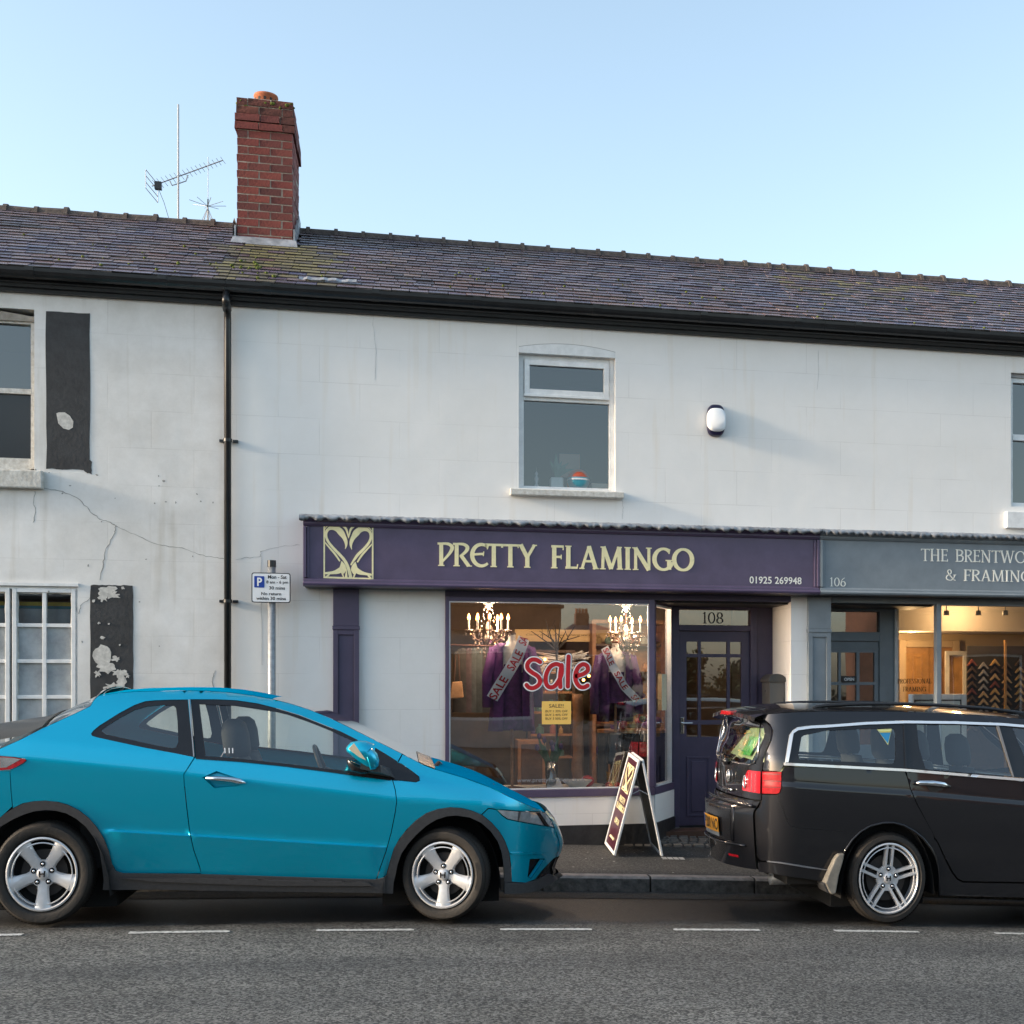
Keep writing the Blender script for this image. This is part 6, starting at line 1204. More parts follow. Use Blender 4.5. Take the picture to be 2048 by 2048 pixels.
# ---------------------------------------------------------------- cars: skin panels cut from traced outlines, lifted onto a curved body surface
def resamp(poly, step):
    out = []
    for i in range(len(poly)):
        a, b = poly[i], poly[(i + 1) % len(poly)]; L = sqrt((a[0] - b[0]) ** 2 + (a[1] - b[1]) ** 2); n = max(1, int(round(L / step)))
        for k in range(n): out.append((a[0] + (b[0] - a[0]) * k / n, a[1] + (b[1] - a[1]) * k / n))
    return out
def inside(p, poly):
    x, y = p; c = False; j = len(poly) - 1
    for i in range(len(poly)):
        xi, yi = poly[i]; xj, yj = poly[j]
        if (yi > y) != (yj > y) and x < (xj - xi) * (y - yi) / (yj - yi) + xi: c = not c
        j = i
    return c
def shrink(poly, d):
    n = len(poly); ar = sum(poly[i][0] * poly[(i + 1) % n][1] - poly[(i + 1) % n][0] * poly[i][1] for i in range(n)); sg = 1 if ar > 0 else -1; out = []
    for i in range(n):
        a, b, c = poly[i - 1], poly[i], poly[(i + 1) % n]; d1 = Vector((b[0] - a[0], b[1] - a[1])).normalized(); d2 = Vector((c[0] - b[0], c[1] - b[1])).normalized(); m = (d1 + d2); m = m.normalized() if m.length > .01 else d2
        k = max(.6, m.dot(d2)); out.append((b[0] - m.y * d * sg / k, b[1] + m.x * d * sg / k))
    return out
def seg_dist(p, a, b):
    ax, ay = a; bx, by = b; dx, dy = bx - ax, by - ay; L = dx * dx + dy * dy; t = 0 if L == 0 else max(0, min(1, ((p[0] - ax) * dx + (p[1] - ay) * dy) / L)); return sqrt((p[0] - ax - dx * t) ** 2 + (p[1] - ay - dy * t) ** 2)
def ylin(pts, x):
    if x <= pts[0][0]: i = 0
    elif x >= pts[-1][0]: i = len(pts) - 2
    else: i = next(q for q in range(len(pts) - 1) if pts[q][0] <= x <= pts[q + 1][0])
    a, b = pts[i], pts[i + 1]; return a[1] + (b[1] - a[1]) * (x - a[0]) / (b[0] - a[0])
class Skin:
    def __init__(s, yn, width, inset): s.yn, s.w, s.inset = yn, width, inset; s.yc = yn + width / 2
    def lift(s, px, py, out=0.):
        Y = s.yn
        for _ in range(14): p = P(px, py, Y); Y = Y * .3 + .7 * (s.yn + s.inset(px, py, p.x, p.z) - out)
        return P(px, py, Y)
    def mirror(s, v): return Vector((v.x, 2 * s.yc - v.y, v.z))
    def panel(s, name, poly, m, parent, holes=(), gap=.85, step=9, out=0., depth=.012, lines=(), far=True, smooth=True):
        poly = shrink(poly, gap) if gap else poly; poly = resamp(poly, step); holes = [resamp(h, step) for h in holes]
        vs = [Vector(p) for p in poly]; ed = [(i, (i + 1) % len(poly)) for i in range(len(poly))]
        for h in holes: o = len(vs); vs += [Vector(p) for p in h]; ed += [(o + i, o + (i + 1) % len(h)) for i in range(len(h))]
        bnd = [(poly[i], poly[(i + 1) % len(poly)]) for i in range(len(poly))] + [(h[i], h[(i + 1) % len(h)]) for h in holes for i in range(len(h))]
        x0, x1 = min(p[0] for p in poly), max(p[0] for p in poly); y0, y1 = min(p[1] for p in poly), max(p[1] for p in poly); r = 0; y = y0
        extra = []
        for ln in lines:      # lines where the surface kinks: sample them closely
            x = x0 + 3
            while x < x1:
                extra.append((x, ylin(ln, x))); x += 9
        def ok(p, dmin): return inside(p, poly) and not any(inside(p, h) for h in holes) and all(abs(p[0] - a[0]) > step * 2.2 or seg_dist(p, a, b) > dmin for a, b in bnd)
        ex = [p for p in extra if ok(p, 2.)]; vs += [Vector(p) for p in ex]
        while y < y1:
            x = x0 + (step / 2 if r % 2 else 0)
            while x < x1:
                p = (x, y)
                if ok(p, step * .45) and all(abs(q[0] - x) > 6 or abs(q[1] - y) > 4 for q in ex): vs.append(Vector(p))
                x += step
            y += step * .866; r += 1
        r = delaunay_2d_cdt(vs, ed, [], 0, .01); pv, pe, pf = r[0], r[1], r[2]; tri = []
        for f in pf:
            c = (sum(pv[i].x for i in f) / 3, sum(pv[i].y for i in f) / 3)
            if inside(c, poly) and not any(inside(c, h) for h in holes): tri.append(tuple(f))
        P3 = [s.lift(v.x, v.y, out) for v in pv]; mb = MB(); used = sorted({i for f in tri for i in f}); mp = {u: k for k, u in enumerate(used)}
        mb.v = [tuple(P3[u]) for u in used]; F = []
        for f in tri:
            a, b, c = (P3[i] for i in f); nrm = (b - a).cross(c - a); F.append(tuple(mp[i] for i in (f if nrm.y < 0 else f[::-1])))
        # folded edge
        ec = {}
        for f in F:
            for k in range(3): e = (f[k], f[(k + 1) % 3]); ec[e] = 1
        if depth:
            low = {}
            for a, b in [e for e in ec if (e[1], e[0]) not in ec]:
                for q in (a, b):
                    if q not in low: low[q] = len(mb.v); v = mb.v[q]; mb.v.append((v[0], v[1] + depth, v[2]))
                F.append((b, a, low[a], low[b]))
        mb.f = F; o = mb.build(name, m, parent, auto=38 if smooth else None)
        if far:
            m2 = MB(); m2.v = [tuple(s.mirror(Vector(v))) for v in mb.v]; m2.f = [f[::-1] for f in F]; m2.build(name, m, parent, auto=38)
        return o
    def loft(s, name, pts, m, parent, crown=0., bow=0., nx=14, lift=0., pw=2.4):
        """pts: 3D points along the near edge; bridged to their mirror images with a crown"""
        mb = MB(); n = len(pts); cr = crown if isinstance(crown, list) else [crown] * n; bo = bow if isinstance(bow, list) else [bow] * n
        for i, p in enumerate(pts):
            for k in range(nx + 1):
                t = -1 + 2 * k / nx; f = 1 - abs(t) ** pw; mb.v.append((p.x + bo[i] * f, s.yc + t * (s.yc - p.y), p.z + cr[i] * f + lift))
        for i in range(n - 1):
            for k in range(nx): a = i * (nx + 1) + k; mb.f.append((a, a + 1, a + nx + 2, a + nx + 1))
        return mb.build(name, m, parent, smooth=True)
def paint(name, col, metal, rough, coat=1.):
    m = mat(name, col, rough, metal=metal, coat=coat, spec=.0); return m
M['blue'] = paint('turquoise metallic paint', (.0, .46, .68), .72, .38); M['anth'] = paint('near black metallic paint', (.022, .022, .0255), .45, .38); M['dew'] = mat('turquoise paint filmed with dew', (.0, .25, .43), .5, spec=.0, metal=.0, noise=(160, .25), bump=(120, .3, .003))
M['trim'] = mat('grey black plastic', (.045, .044, .046), .55, noise=(40, .2), bump=(90, .08)); M['gloss'] = mat('gloss black trim', (.012, .012, .014), .25, noise=(9, .2))
M['cglass'] = glass('car glass', (.93, .99, .97), 1.9, .03); M['cglassd'] = glass('tinted car glass', (.85, .9, .86), 2.2, .05)
M['tyre'] = mat('tyre rubber', (.011, .0105, .01), .7, noise=(9, .5, (.026, .02, .015)), bump=(50, .3)); M['alloy'] = mat('alloy', (.6, .6, .61), .32, metal=.35, noise=(20, .08)); M['disc'] = mat('brake steel', (.035, .03, .028), .5, metal=.3); M['well'] = mat('wheel arch liner', (.006, .006, .006), .9)
M['seat'] = mat('seat cloth', (.035, .036, .038), .85, bump=(80, .2)); M['redl'] = mat('red lamp lens', (.48, .012, .02), .12, spec=.8, noise=(70, .35), coat=1.); M['clear'] = mat('clear lamp lens', (.6, .62, .63), .08, metal=.55, noise=(9, .4), coat=1.); M['satin'] = mat('bright window trim', (.88, .89, .9), .22, metal=.6); M['headl'] = mat('lamp reflector', (.7, .71, .72), .15, metal=.8, noise=(14, .3))
TW = .2
def wheel(parent, c, rx, ry, style, steer=0., nm='wheel', cache={}):
    """c: centre on the outer face; radii in X and Z; axle along Y; local units scaled"""
    key = (style, round(rx, 4), round(ry, 4)); kx = rx / ry; R_ = ry
    if key not in cache:
        rim = R_ * (.705 if style == 'five' else .765)
        ty = MB().lathe([(rim, .03), (rim + .012, .006), (rim + (R_ - rim) * .35, -.008), (rim + (R_ - rim) * .75, -.004), (R_ - .02, .008), (R_ - .004, .026), (R_, .045), (R_, TW - .045), (R_ - .02, TW), (rim, TW)], (0, 0, 0), 'Y', 64, sx=kx)
        gr = MB()
        for q in range(90):
            a0, a1 = 2 * pi * q / 90, 2 * pi * (q + .6) / 90
            for y0, y1, tw in ((.02, .085, .3), (.105, .17, -.3)):
                gr.add([(R_ * 1.003 * kx * cos(a0), y0, R_ * 1.003 * sin(a0)), (R_ * 1.003 * kx * cos(a1), y0, R_ * 1.003 * sin(a1)), (R_ * 1.003 * kx * cos(a1 + tw * .1), y1, R_ * 1.003 * sin(a1 + tw * .1)), (R_ * 1.003 * kx * cos(a0 + tw * .1), y1, R_ * 1.003 * sin(a0 + tw * .1))], [(0, 1, 2, 3)])
        ty.add(gr.v, gr.f)
        rb = MB().lathe([(rim + .004, -.002), (rim - .006, -.006), (rim - .012, .0), (rim - .016, .02), (rim - .02, .15), (rim - .0, .15)], (0, 0, 0), 'Y', 56, sx=kx)
        rb.lathe([(rim - .03, .005), (rim - .036, .003), (rim - .04, .012), (rim - .034, .016)], (0, 0, 0), 'Y', 56, closed=True, sx=kx)
        sp_ = MB()
        def spoke(a, prof, offs=0.):     # prof: (r, half width, y face)
            ca, sa = cos(a), sin(a); n = len(prof)
            for r, h, y in prof:
                for w, dy in ((-h, .016), (-h * .72, 0), (0, -.004 if style == 'five' else 0.), (h * .72, 0), (h, .016), (h * .8, .05), (-h * .8, .05)): u, v = r, w + offs; sp_.v.append(((u * ca - v * sa) * kx, y + dy, u * sa + v * ca))
            o = len(sp_.v) - 7 * n
            for i in range(n - 1):
                for k in range(7): sp_.f.append((o + i * 7 + k, o + (i + 1) * 7 + k, o + (i + 1) * 7 + (k + 1) % 7, o + i * 7 + (k + 1) % 7))
        for q in range(5):
            if style == 'five': a = radians(-90 + 72 * q); spoke(a, [(.03, .04, .028), (rim * .3, .043, .026), (rim * .45, .038, .02), (rim * .7, .045, .01), (rim * .9, .058, .004), (rim - .008, .066, .003)])
            else:
                a = radians(86 + 72 * q)
                for sgn in (-1, 1): spoke(a, [(.04, .012, .022), (rim * .35, .0125, .018), (rim * .7, .0125, .01), (rim - .008, .014, .0)], sgn * .026)
        sp_.lathe([(.001, .03), (rim * .38, .03), (rim * .38, .05), (.001, .05)], (0, 0, 0), 'Y', 30, sx=kx) if style == 'five' else sp_.lathe([(.001, .022), (rim * .36, .022), (rim * .38, .04), (.001, .045)], (0, 0, 0), 'Y', 30, sx=kx)
        hole = MB().lathe([(.0001, .0), (.016, .0), (.018, -.005), (.014, -.006)], (0, 0, 0), 'Y', 14, sx=kx); nut = MB().lathe([(.0001, -.012), (.008, -.01), (.0105, -.002), (.0105, .0)], (0, 0, 0), 'Y', 10, sx=kx)
        cap = MB().lathe([(.001, .008), (.036, .01), (.04, .016), (.04, .03), (.001, .03)], (0, 0, 0), 'Y', 24, sx=kx)
        hb = MB()
        for sgn in (-1, 1): hb.add([(sgn * .009 * kx, .004, -.02), (sgn * .019 * kx, .004, -.021), (sgn * .024 * kx, .004, .021), (sgn * .013 * kx, .004, .02)], [(0, 1, 2, 3) if sgn > 0 else (3, 2, 1, 0)])
        hb.add([(-.014 * kx, .0035, -.004), (.014 * kx, .0035, -.004), (.014 * kx, .0035, .005), (-.014 * kx, .0035, .005)], [(0, 1, 2, 3)])
        dsc = MB().lathe([(.05, .07), (rim * .66, .07), (rim * .66, .085), (.05, .085)], (0, 0, 0), 'Y', 36, closed=True, sx=kx); bk = MB().lathe([(.001, .11), (rim - .012, .11), (rim - .012, .13), (.001, .13)], (0, 0, 0), 'Y', 36, sx=kx)
        cache[key] = (ty.mesh('wheel', M['tyre'], True), rb.mesh('rim', M['alloy'], True), sp_.mesh('spokes', M['alloy'], True), hole.mesh('nut_recess', M['well']), nut.mesh('wheel_nut', M['chrome'], True), cap.mesh('hub_cap', M['alloy'], True), hb.mesh('badge', M['gloss']), dsc.mesh('brake_disc', M['disc']), bk.mesh('dust_shield', M['well']), rim)
        for me in cache[key][:3]: me.set_sharp_from_angle(angle=radians(42))
    ty, rb, sp_, hole, nut, cap, hb, dsc, bk, rim = cache[key]
    w = put(nm, ty, parent, c, (0, 0, steer)); kids = [('rim', rb, (0, 0, 0)), ('spokes', sp_, (0, 0, 0)), ('hub_cap', cap, (0, 0, 0)), ('badge', hb, (0, 0, 0)), ('brake_disc', dsc, (0, 0, 0)), ('dust_shield', bk, (0, 0, 0))]
    for q in range(5):
        a = radians((-90 + 36 if style == 'five' else 86 + (36 if style != 'five' else 0) - 36) + 72 * q); r_ = rim * .27; y = .026 if style == 'five' else .021
        kids += [('nut_recess', hole, (r_ * cos(a) * kx, y, r_ * sin(a))), ('wheel_nut', nut, (r_ * cos(a) * kx, y, r_ * sin(a)))]
    for nm_, me, l in kids: o = bpy.data.objects.new(nm_, me); COL.objects.link(o); o.parent = w; o.location = l
    return w
def seat(parent, x, y, z, lean=.22, head=True, w=.46, h=.58, sx=.9, hsize=1.):
    mb = MB(); secs = []
    for i in range(9):
        t = i / 8; secs.append((x - lean * t * h, z + h * t, w / 2 * (1 - .25 * t ** 3), .085 * (1 - .3 * t)))
    n = 14
    for sxx, sz, hw, th in secs:
        for k in range(n): a = 2 * pi * k / n; mb.v.append((sxx + th * math.copysign(abs(cos(a)) ** .6, cos(a)) * sx, y + hw * math.copysign(abs(sin(a)) ** .5, sin(a)), sz))
    for i in range(8):
        for k in range(n): mb.f.append((i * n + k, i * n + (k + 1) % n, (i + 1) * n + (k + 1) % n, (i + 1) * n + k))
    mb.f.append(tuple(8 * n + k for k in range(n))); o = mb.build('seat', M['seat'], parent, smooth=True)
    if head:
        hx, hz = x - lean * h - .03, z + h + .13; hk = hsize; hm = MB(); secs = [(-.1, .8, .8), (-.07, 1, 1), (.03, 1, 1), (.085, .85, .8), (.11, .45, .4)]
        for dz, fa, fb in secs:
            for k in range(n): a = 2 * pi * k / n; hm.v.append((hx - dz * .15 + .062 * hk * fa * math.copysign(abs(cos(a)) ** .7, cos(a)), y + .125 * fb * math.copysign(abs(sin(a)) ** .7, sin(a)), hz + dz * (.5 + .5 * hk)))
        for i in range(4):
            for k in range(n): hm.f.append((i * n + k, i * n + (k + 1) % n, (i + 1) * n + (k + 1) % n, (i + 1) * n + k))
        hm.f.append(tuple(4 * n + k for k in range(n))); hm.f.append(tuple(n - 1 - k for k in range(n))); hm.build('headrest', M['seat'], o, smooth=True)
        for dy in (-.05, .05): MB().tube([(hx, y + dy, hz - .05), (hx + .03, y + dy, hz - .18)], .008, 6).build('headrest_post', M['chrome'], o)
    return o

# ================================================================ the blue three-door hatchback
YN = -3.46
K = .20704
def zA(pts): return [(x * K, 1360 + y * K) for x, y in pts]
def zB(pts): return [(350 + x * K, 1360 + y * K) for x, y in pts]
def zC(pts): return [(720 + x * K, 1480 + y * K) for x, y in pts]
def zD(pts): return [(x * K, 1600 + y * K) for x, y in pts]
sh_line = [(-200, 1506), (53, 1520), (368, 1551.5), (492, 1566), (750, 1597), (793, 1603), (960, 1612), (1120, 1622)]
cr_line = [(205, 1658), (379, 1668), (560, 1679), (785, 1692)]
XNOSE = 1.0 * fx(1119, -2.95); XTAIL = fx(-178, -3.1)
def inset_blue(px, py, X, Z):
    d = (ylin(sh_line, px) - py) / 305.; s = 0.
    if d > 0: s += .27 * (d * d / .08 if d < .04 else d - .02) + .2 * max(0, d - .13) + .6 * max(0, d - .36) ** 2 + 5 * max(0, d - .47) ** 2
    else: s += .05 * -d + .12 * d * d
    if 200 < px < 800:
        q = py - ylin(cr_line, px); fade = min(1, (px - 200) / 40) * min(1, max(0, (792 - px) / 50))
        if q > 0: s -= .022 * fade * min(1, q / 3.5) * max(0, 1 - max(0, q - 3.5) / 70)
    e = XNOSE - X; s += .62 * max(0, 1 - max(e, 0) / .62) ** 2.3; e = X - XTAIL; s += .45 * max(0, 1 - max(e, 0) / .6) ** 2.4
    return s
BL = Skin(YN, 1.76, inset_blue)
blue = thing('parked_car', 'bright turquoise blue three-door hatchback parked at the kerb, cut by the left edge', 'car', (fx(485, YN), BL.yc, zroad(-1, -2.6)), 'cars parked along the kerb')
top = [(-170, 1604), (-160, 1560), (-140, 1530), (-70, 1518), (0, 1497), (40, 1479), (83, 1457), (116, 1442), (151, 1426), (180, 1412), (187, 1400), (196, 1391.5), (230, 1386), (267, 1383), (352, 1381), (412, 1381.5), (462, 1385), (507, 1391), (545, 1398), (578, 1406), (619, 1419), (661, 1436), (702, 1456), (750, 1480), (782, 1496), (805, 1507.5)]
top2 = [(805, 1507.5), (828, 1519.5), (848, 1530), (869, 1538), (883, 1542), (927, 1555), (979, 1574), (1020, 1594), (1055, 1610), (1090, 1624)]
rear_arch_o = zD([(1100, 650), (1080, 620), (1050, 500), (1000, 370), (930, 260), (850, 170), (760, 100), (660, 50), (560, 22), (440, 10), (330, 15), (220, 35), (120, 85), (50, 130), (0, 175)]) + [(-14, 1650), (-28, 1668), (-41, 1690), (-51, 1715), (-55, 1742)]
rear_arch_i = zD([(990, 870), (1000, 780), (985, 640), (960, 490), (910, 370), (830, 260), (740, 185), (640, 130), (540, 105), (440, 97), (330, 110), (220, 145), (120, 190), (0, 260)]) + [(-14, 1668), (-26, 1690), (-34, 1715), (-38, 1745), (-39, 1778)]
fr_arch_o = zC([(255, 1310), (290, 1180), (330, 1050), (380, 960), (450, 870), (540, 780), (640, 710), (750, 670), (870, 653), (980, 660), (1080, 685), (1180, 725), (1270, 800), (1350, 890), (1400, 980), (1440, 1090), (1455, 1200), (1465, 1372)])
fr_arch_i = zC([(1390, 1485), (1395, 1380), (1385, 1200), (1370, 1090), (1330, 980), (1260, 880), (1170, 800), (1060, 750), (930, 730), (840, 738), (740, 770), (640, 830), (540, 920), (460, 1010), (400, 1100), (365, 1200), (345, 1300), (325, 1380), (320, 1485)])
sill_top = zD([(1095, 660), (1120, 690), (1180, 708), (1500, 712), (1932, 720)]) + zC([(0, 1345), (150, 1350), (230, 1330), (255, 1310)])
qwin = zA([(878, 520), (900, 490), (960, 440), (1150, 320), (1300, 240), (1400, 205), (1500, 195), (1650, 190), (1815, 188), (1870, 745), (1700, 710), (1400, 655), (1100, 590), (940, 555), (890, 540)])
dwin = zB([(150, 190), (400, 190), (600, 200), (800, 230), (1000, 280), (1200, 340), (1400, 420), (1600, 500), (1750, 575), (1932, 690)]) + zC([(150, 80), (250, 140), (400, 230), (500, 300), (570, 355), (575, 390), (540, 405), (400, 390), (300, 382), (0, 342)]) + zB([(1500, 880), (1000, 815), (600, 775), (200, 750)])
qglass = zA([(975, 490), (1010, 460), (1150, 370), (1300, 290), (1420, 255), (1550, 243), (1670, 243), (1700, 270), (1715, 400), (1722, 600), (1700, 650), (1660, 658), (1500, 630), (1250, 575), (1020, 525)])
dglass = zB([(235, 235), (500, 245), (700, 260), (900, 290), (1100, 340), (1300, 410), (1500, 490), (1700, 580), (1780, 630), (1850, 690), (1850, 898), (1500, 860), (1000, 800), (600, 758), (295, 735)])
rline = zB([(185, 752), (85, 912), (90, 1000), (110, 1200), (140, 1449)]) + zD([(1840, 340), (1870, 480), (1930, 650), (1945, 716)])
fline = zC([(315, 388), (340, 480), (355, 590), (340, 700), (300, 900), (250, 1080), (200, 1220), (165, 1330), (155, 1348)])
bumper_line = [(20, 1540), (22, 1580), (25, 1612)]
lamp = zA([(0, 735), (130, 745), (240, 765), (255, 775), (230, 800), (150, 845), (100, 865), (0, 875)]); lamp = [(-95, 1508), (-40, 1509)] + lamp + [(-60, 1548), (-95, 1545)]
# rear quarter with the roof rail and the pillar down to the front wing
wl_top = dwin[:15]; wtop_rev = [(803, 1528), (795.6, 1523.5)]
q = [(20, 1539)] + lamp[4:9][::-1][::-1][:0]
quarter = [(-60, 1508.5)] + [p for p in top if p[0] > -40] + [(795.6, 1523.5)] + [p for p in dwin[:13]][::-1] + [(381, 1399)] + rline + [(402, 1747.5)]
quarter += [(311, 1747), (244, 1746.6), (232, 1743), (228, 1735)] + rear_arch_o[1:13] + [(25, 1614), (22, 1580), (20, 1541)] + [(31, 1535), (48, 1526), (53, 1520.5), (50, 1518), (27, 1514), (0, 1512)]
BL.panel('side_panel', quarter, M['blue'], blue, holes=[qwin], lines=[sh_line, [(x, y - 6) for x, y in sh_line], [(x, y - 12) for x, y in sh_line], [(x, y + 6) for x, y in sh_line], [(x, y + .6) for x, y in cr_line], [(x, y + 4.) for x, y in cr_line], [(x, y - 4) for x, y in cr_line]])
door_poly = [(390, 1514.5)] + [p for p in dwin if p[1] > 1514 and p[0] < 785][::-1][:0] + zB([(200, 750), (600, 775), (1000, 815), (1500, 880)]) + [(720, 1550.8), (782, 1559)] + fline + [(720, 1758.5), (402, 1748.6)] + rline[::-1][1:-1]
BL.panel('door', door_poly, M['blue'], blue, holes=[zB([(265, 940), (400, 880), (640, 960), (685, 995), (600, 1025), (380, 1045)])], lines=[sh_line, [(x, y - 6) for x, y in sh_line], [(x, y - 12) for x, y in sh_line], [(x, y + 6) for x, y in sh_line], [(x, y + .6) for x, y in cr_line], [(x, y + 4.) for x, y in cr_line], [(x, y - 4) for x, y in cr_line]])
fender = [(805, 1508)] + top2[1:] + zC([(1780, 697), (1540, 687), (1310, 668), (1240, 660), (1175, 720)]) + fr_arch_o[:12][::-1] + [(770, 1755.5), (755, 1758.5)] + fline[::-1][1:] + [(803, 1561), (832, 1564), (839, 1561), (838, 1553.5), (823, 1542), (803, 1528), (796.5, 1524)]
BL.panel('front_wing', fender, M['blue'], blue, lines=[sh_line])
bump_f = zC([(1240, 662), (1310, 670), (1325, 680), (1370, 728), (1420, 764), (1530, 788), (1700, 818), (1860, 843), (1885, 855)]) + [(1117.5, 1677), (1120, 1689), (1117, 1703), (1113, 1714), (1107, 1718), (1088, 1737.5), (1070, 1759), (1051, 1766), (1023, 1764)] + fr_arch_o[11:17][::-1] + zC([(1175, 722)])
fog = zC([(1640, 1150), (1740, 1145), (1785, 1148), (1650, 1340), (1618, 1320)])
BL.panel('front_bumper', bump_f, M['blue'], blue, holes=[fog], step=7)
BL.panel('fog_recess', shrink(fog, -1), M['gloss'], blue, gap=0, out=-.035, depth=0)
BL.panel('fog_blade', zC([(1735, 1150), (1782, 1152), (1650, 1338), (1622, 1322)]), M['blue'], blue, out=-.012)
BL.panel('headlamp', zC([(1325, 676), (1540, 690), (1790, 702), (1850, 785), (1885, 852), (1860, 838), (1700, 813), (1530, 783), (1425, 760), (1375, 724)]), M['clear'], blue, gap=.3, out=-.004, step=6)
BL.panel('lamp_divider', zC([(1535, 692), (1555, 692), (1540, 780), (1525, 778)]), M['trim'], blue, gap=0, out=.0, step=5); BL.panel('lamp_bezel', zC([(1700, 702), (1740, 703), (1830, 835), (1780, 826)]), M['gloss'], blue, gap=0, out=.0, step=5)
BL.panel('bumper_crease', zC([(1455, 1090), (1600, 1084), (1820, 1088), (1790, 1098), (1600, 1110), (1470, 1108)]), M['blue'], blue, gap=0, out=.012, depth=.02)
BL.panel('arch_trim', fr_arch_o + [(1010, 1766)] + fr_arch_i + [(770, 1787), (768, 1757)], M['trim'], blue, gap=.2, out=.016, step=7, depth=.05); BL.panel('arch_trim', rear_arch_o[::1] + [(-58, 1780)] + rear_arch_i[::-1][1:] + [(228, 1740)], M['trim'], blue, gap=.2, out=.016, step=7, depth=.05) 
BL.panel('sill', sill_top + [(770, 1757), (771, 1787), (720, 1785.5), (400, 1781.5), (311, 1779.5), (206, 1780.5), (207, 1761), (222, 1738)], M['trim'], blue, gap=.3, out=.03, step=8, depth=.06)
sl_ = [(240, 1757), (400, 1760), (560, 1764), (740, 1767)]; BL.panel('sill_fin', [(240, 1756), (400, 1757.5), (735, 1765), (745, 1772), (560, 1772), (400, 1767), (300, 1763)], M['trim'], blue, gap=0, out=.055, step=8, depth=.03)
lip = zC([(1395, 1382), (1460, 1378), (1560, 1388), (1690, 1362), (1830, 1300), (1900, 1318), (1913, 1345), (1850, 1390), (1740, 1445), (1650, 1475), (1500, 1488), (1395, 1488)]); BL.panel('bumper_lip', lip, M['trim'], blue, gap=.2, out=.02, step=7, depth=.05)
BL.panel('grille', zC([(1690, 1362), (1780, 1245), (1870, 1152), (1915, 1112), (1928, 1125), (1905, 1160), (1860, 1300), (1830, 1304)]), M['gloss'], blue, gap=0, out=-.03, step=7, depth=0)
# glass with black surrounds
BL.panel('window_surround', qwin, M['gloss'], blue, holes=[qglass], gap=.3, out=-.004, step=7); BL.panel('quarter_glass', qglass, M['cglassd'], blue, gap=0, out=-.008, depth=0, step=10)
BL.panel('window_surround', dwin, M['gloss'], blue, holes=[dglass], gap=.3, out=-.004, step=7); BL.panel('door_glass', dglass, M['cglass'], blue, gap=0, out=-.008, depth=0, step=10)
BL.panel('pillar_strip', [(376.8, 1399), (379.5, 1399), (388.5, 1513), (386.5, 1513)], mat('pillar edge', (.4, .4, .4), .3, metal=.5), blue, gap=0, out=.008, step=8, depth=.02)
BL.panel('waist_seal', zB([(200, 748), (600, 772), (1000, 812), (1500, 876)]) + [(720, 1550), (782, 1558), (782, 1561), (720, 1553)] + zB([(1500, 890), (1000, 827), (600, 787), (200, 762)]), M['gloss'], blue, gap=0, out=.006, step=7, depth=.01)
# handle
BL.panel('handle_recess', zB([(262, 940), (400, 876), (645, 958), (690, 996), (600, 1030), (378, 1049)]), M['blue'], blue, gap=0, out=-.04, depth=0, step=6)
hp_ = [BL.lift(*p, out=.004) for p in zB([(300, 948), (420, 952), (540, 962), (620, 978), (682, 994)])]; ob_ = MB().tube(hp_, [.012, .016, .018, .02, .006], 10).build('door_handle', M['chrome'], blue, smooth=True); MB().lathe([(.0001, -.004), (.007, -.004), (.008, .002)], BL.lift(*zB([(605, 985)])[0], out=.022), 'Y', 12).build('lock', M['chrome'], ob_)
# mirror
mp_ = zB([(1650, 660), (1670, 630), (1700, 600), (1780, 583), (1850, 590), (1932, 620)]) + zC([(60, 35), (130, 90), (170, 135), (188, 195), (182, 250), (150, 285), (100, 292)]) + zB([(1932, 862), (1850, 838), (1780, 795), (1700, 730), (1655, 690)])
def mirror_h(name, poly, y0, dep, m, par):
    mb = MB(); cx = sum(p[0] for p in poly) / len(poly); cy = sum(p[1] for p in poly) / len(poly); n = len(poly); lv = [(.9, dep), (1., dep * .55), (.97, dep * .25), (.85, .06 * dep), (.55, -.1 * dep), (.2, -.16 * dep)]
    for f, d in lv: mb.v += [tuple(P(cx + (a - cx) * f, cy + (b - cy) * f, y0 + d)) for a, b in poly]
    for i in range(len(lv) - 1): mb.f += [(i * n + k, i * n + (k + 1) % n, (i + 1) * n + (k + 1) % n, (i + 1) * n + k) for k in range(n)]
    mb.f.append(tuple((len(lv) - 1) * n + k for k in range(n))); mb.f.append(tuple(n - 1 - k for k in range(n)))
    o = mb.build(name, m, par, smooth=True); bm = bmesh.new(); bm.from_mesh(o.data); bmesh.ops.recalc_face_normals(bm, faces=bm.faces); bm.to_mesh(o.data); bm.free(); return o
mr = mirror_h('door_mirror', resamp(mp_, 5), YN - .2, .17, M['blue'], blue)
MB().add([tuple(P(x, y, YN - .232)) for x, y in zB([(1672, 665), (1728, 610), (1845, 775), (1780, 745)])], [(0, 1, 2, 3)]).build('mirror_glint', mat('cream glint paint', (.75, .62, .42), .2, coat=1.), mr)  # cream triangle painted in for the sun glint on the housing
MB().hexa([BL.lift(722, 1545, .0), BL.lift(790, 1556, .0), P(762, 1545, YN - .12), P(720, 1538, YN - .12)], [BL.lift(735, 1532, .0), BL.lift(780, 1536, .0), P(760, 1530, YN - .12), P(722, 1526, YN - .12)]).build('mirror_arm', M['trim'], mr)
mirror_h('mirror_glass_housing', resamp(zB([(1660, 770), (1680, 755), (1720, 790), (1840, 850), (1870, 900), (1800, 905), (1700, 880), (1665, 820)]), 5), YN - .1, .08, M['gloss'], mr)
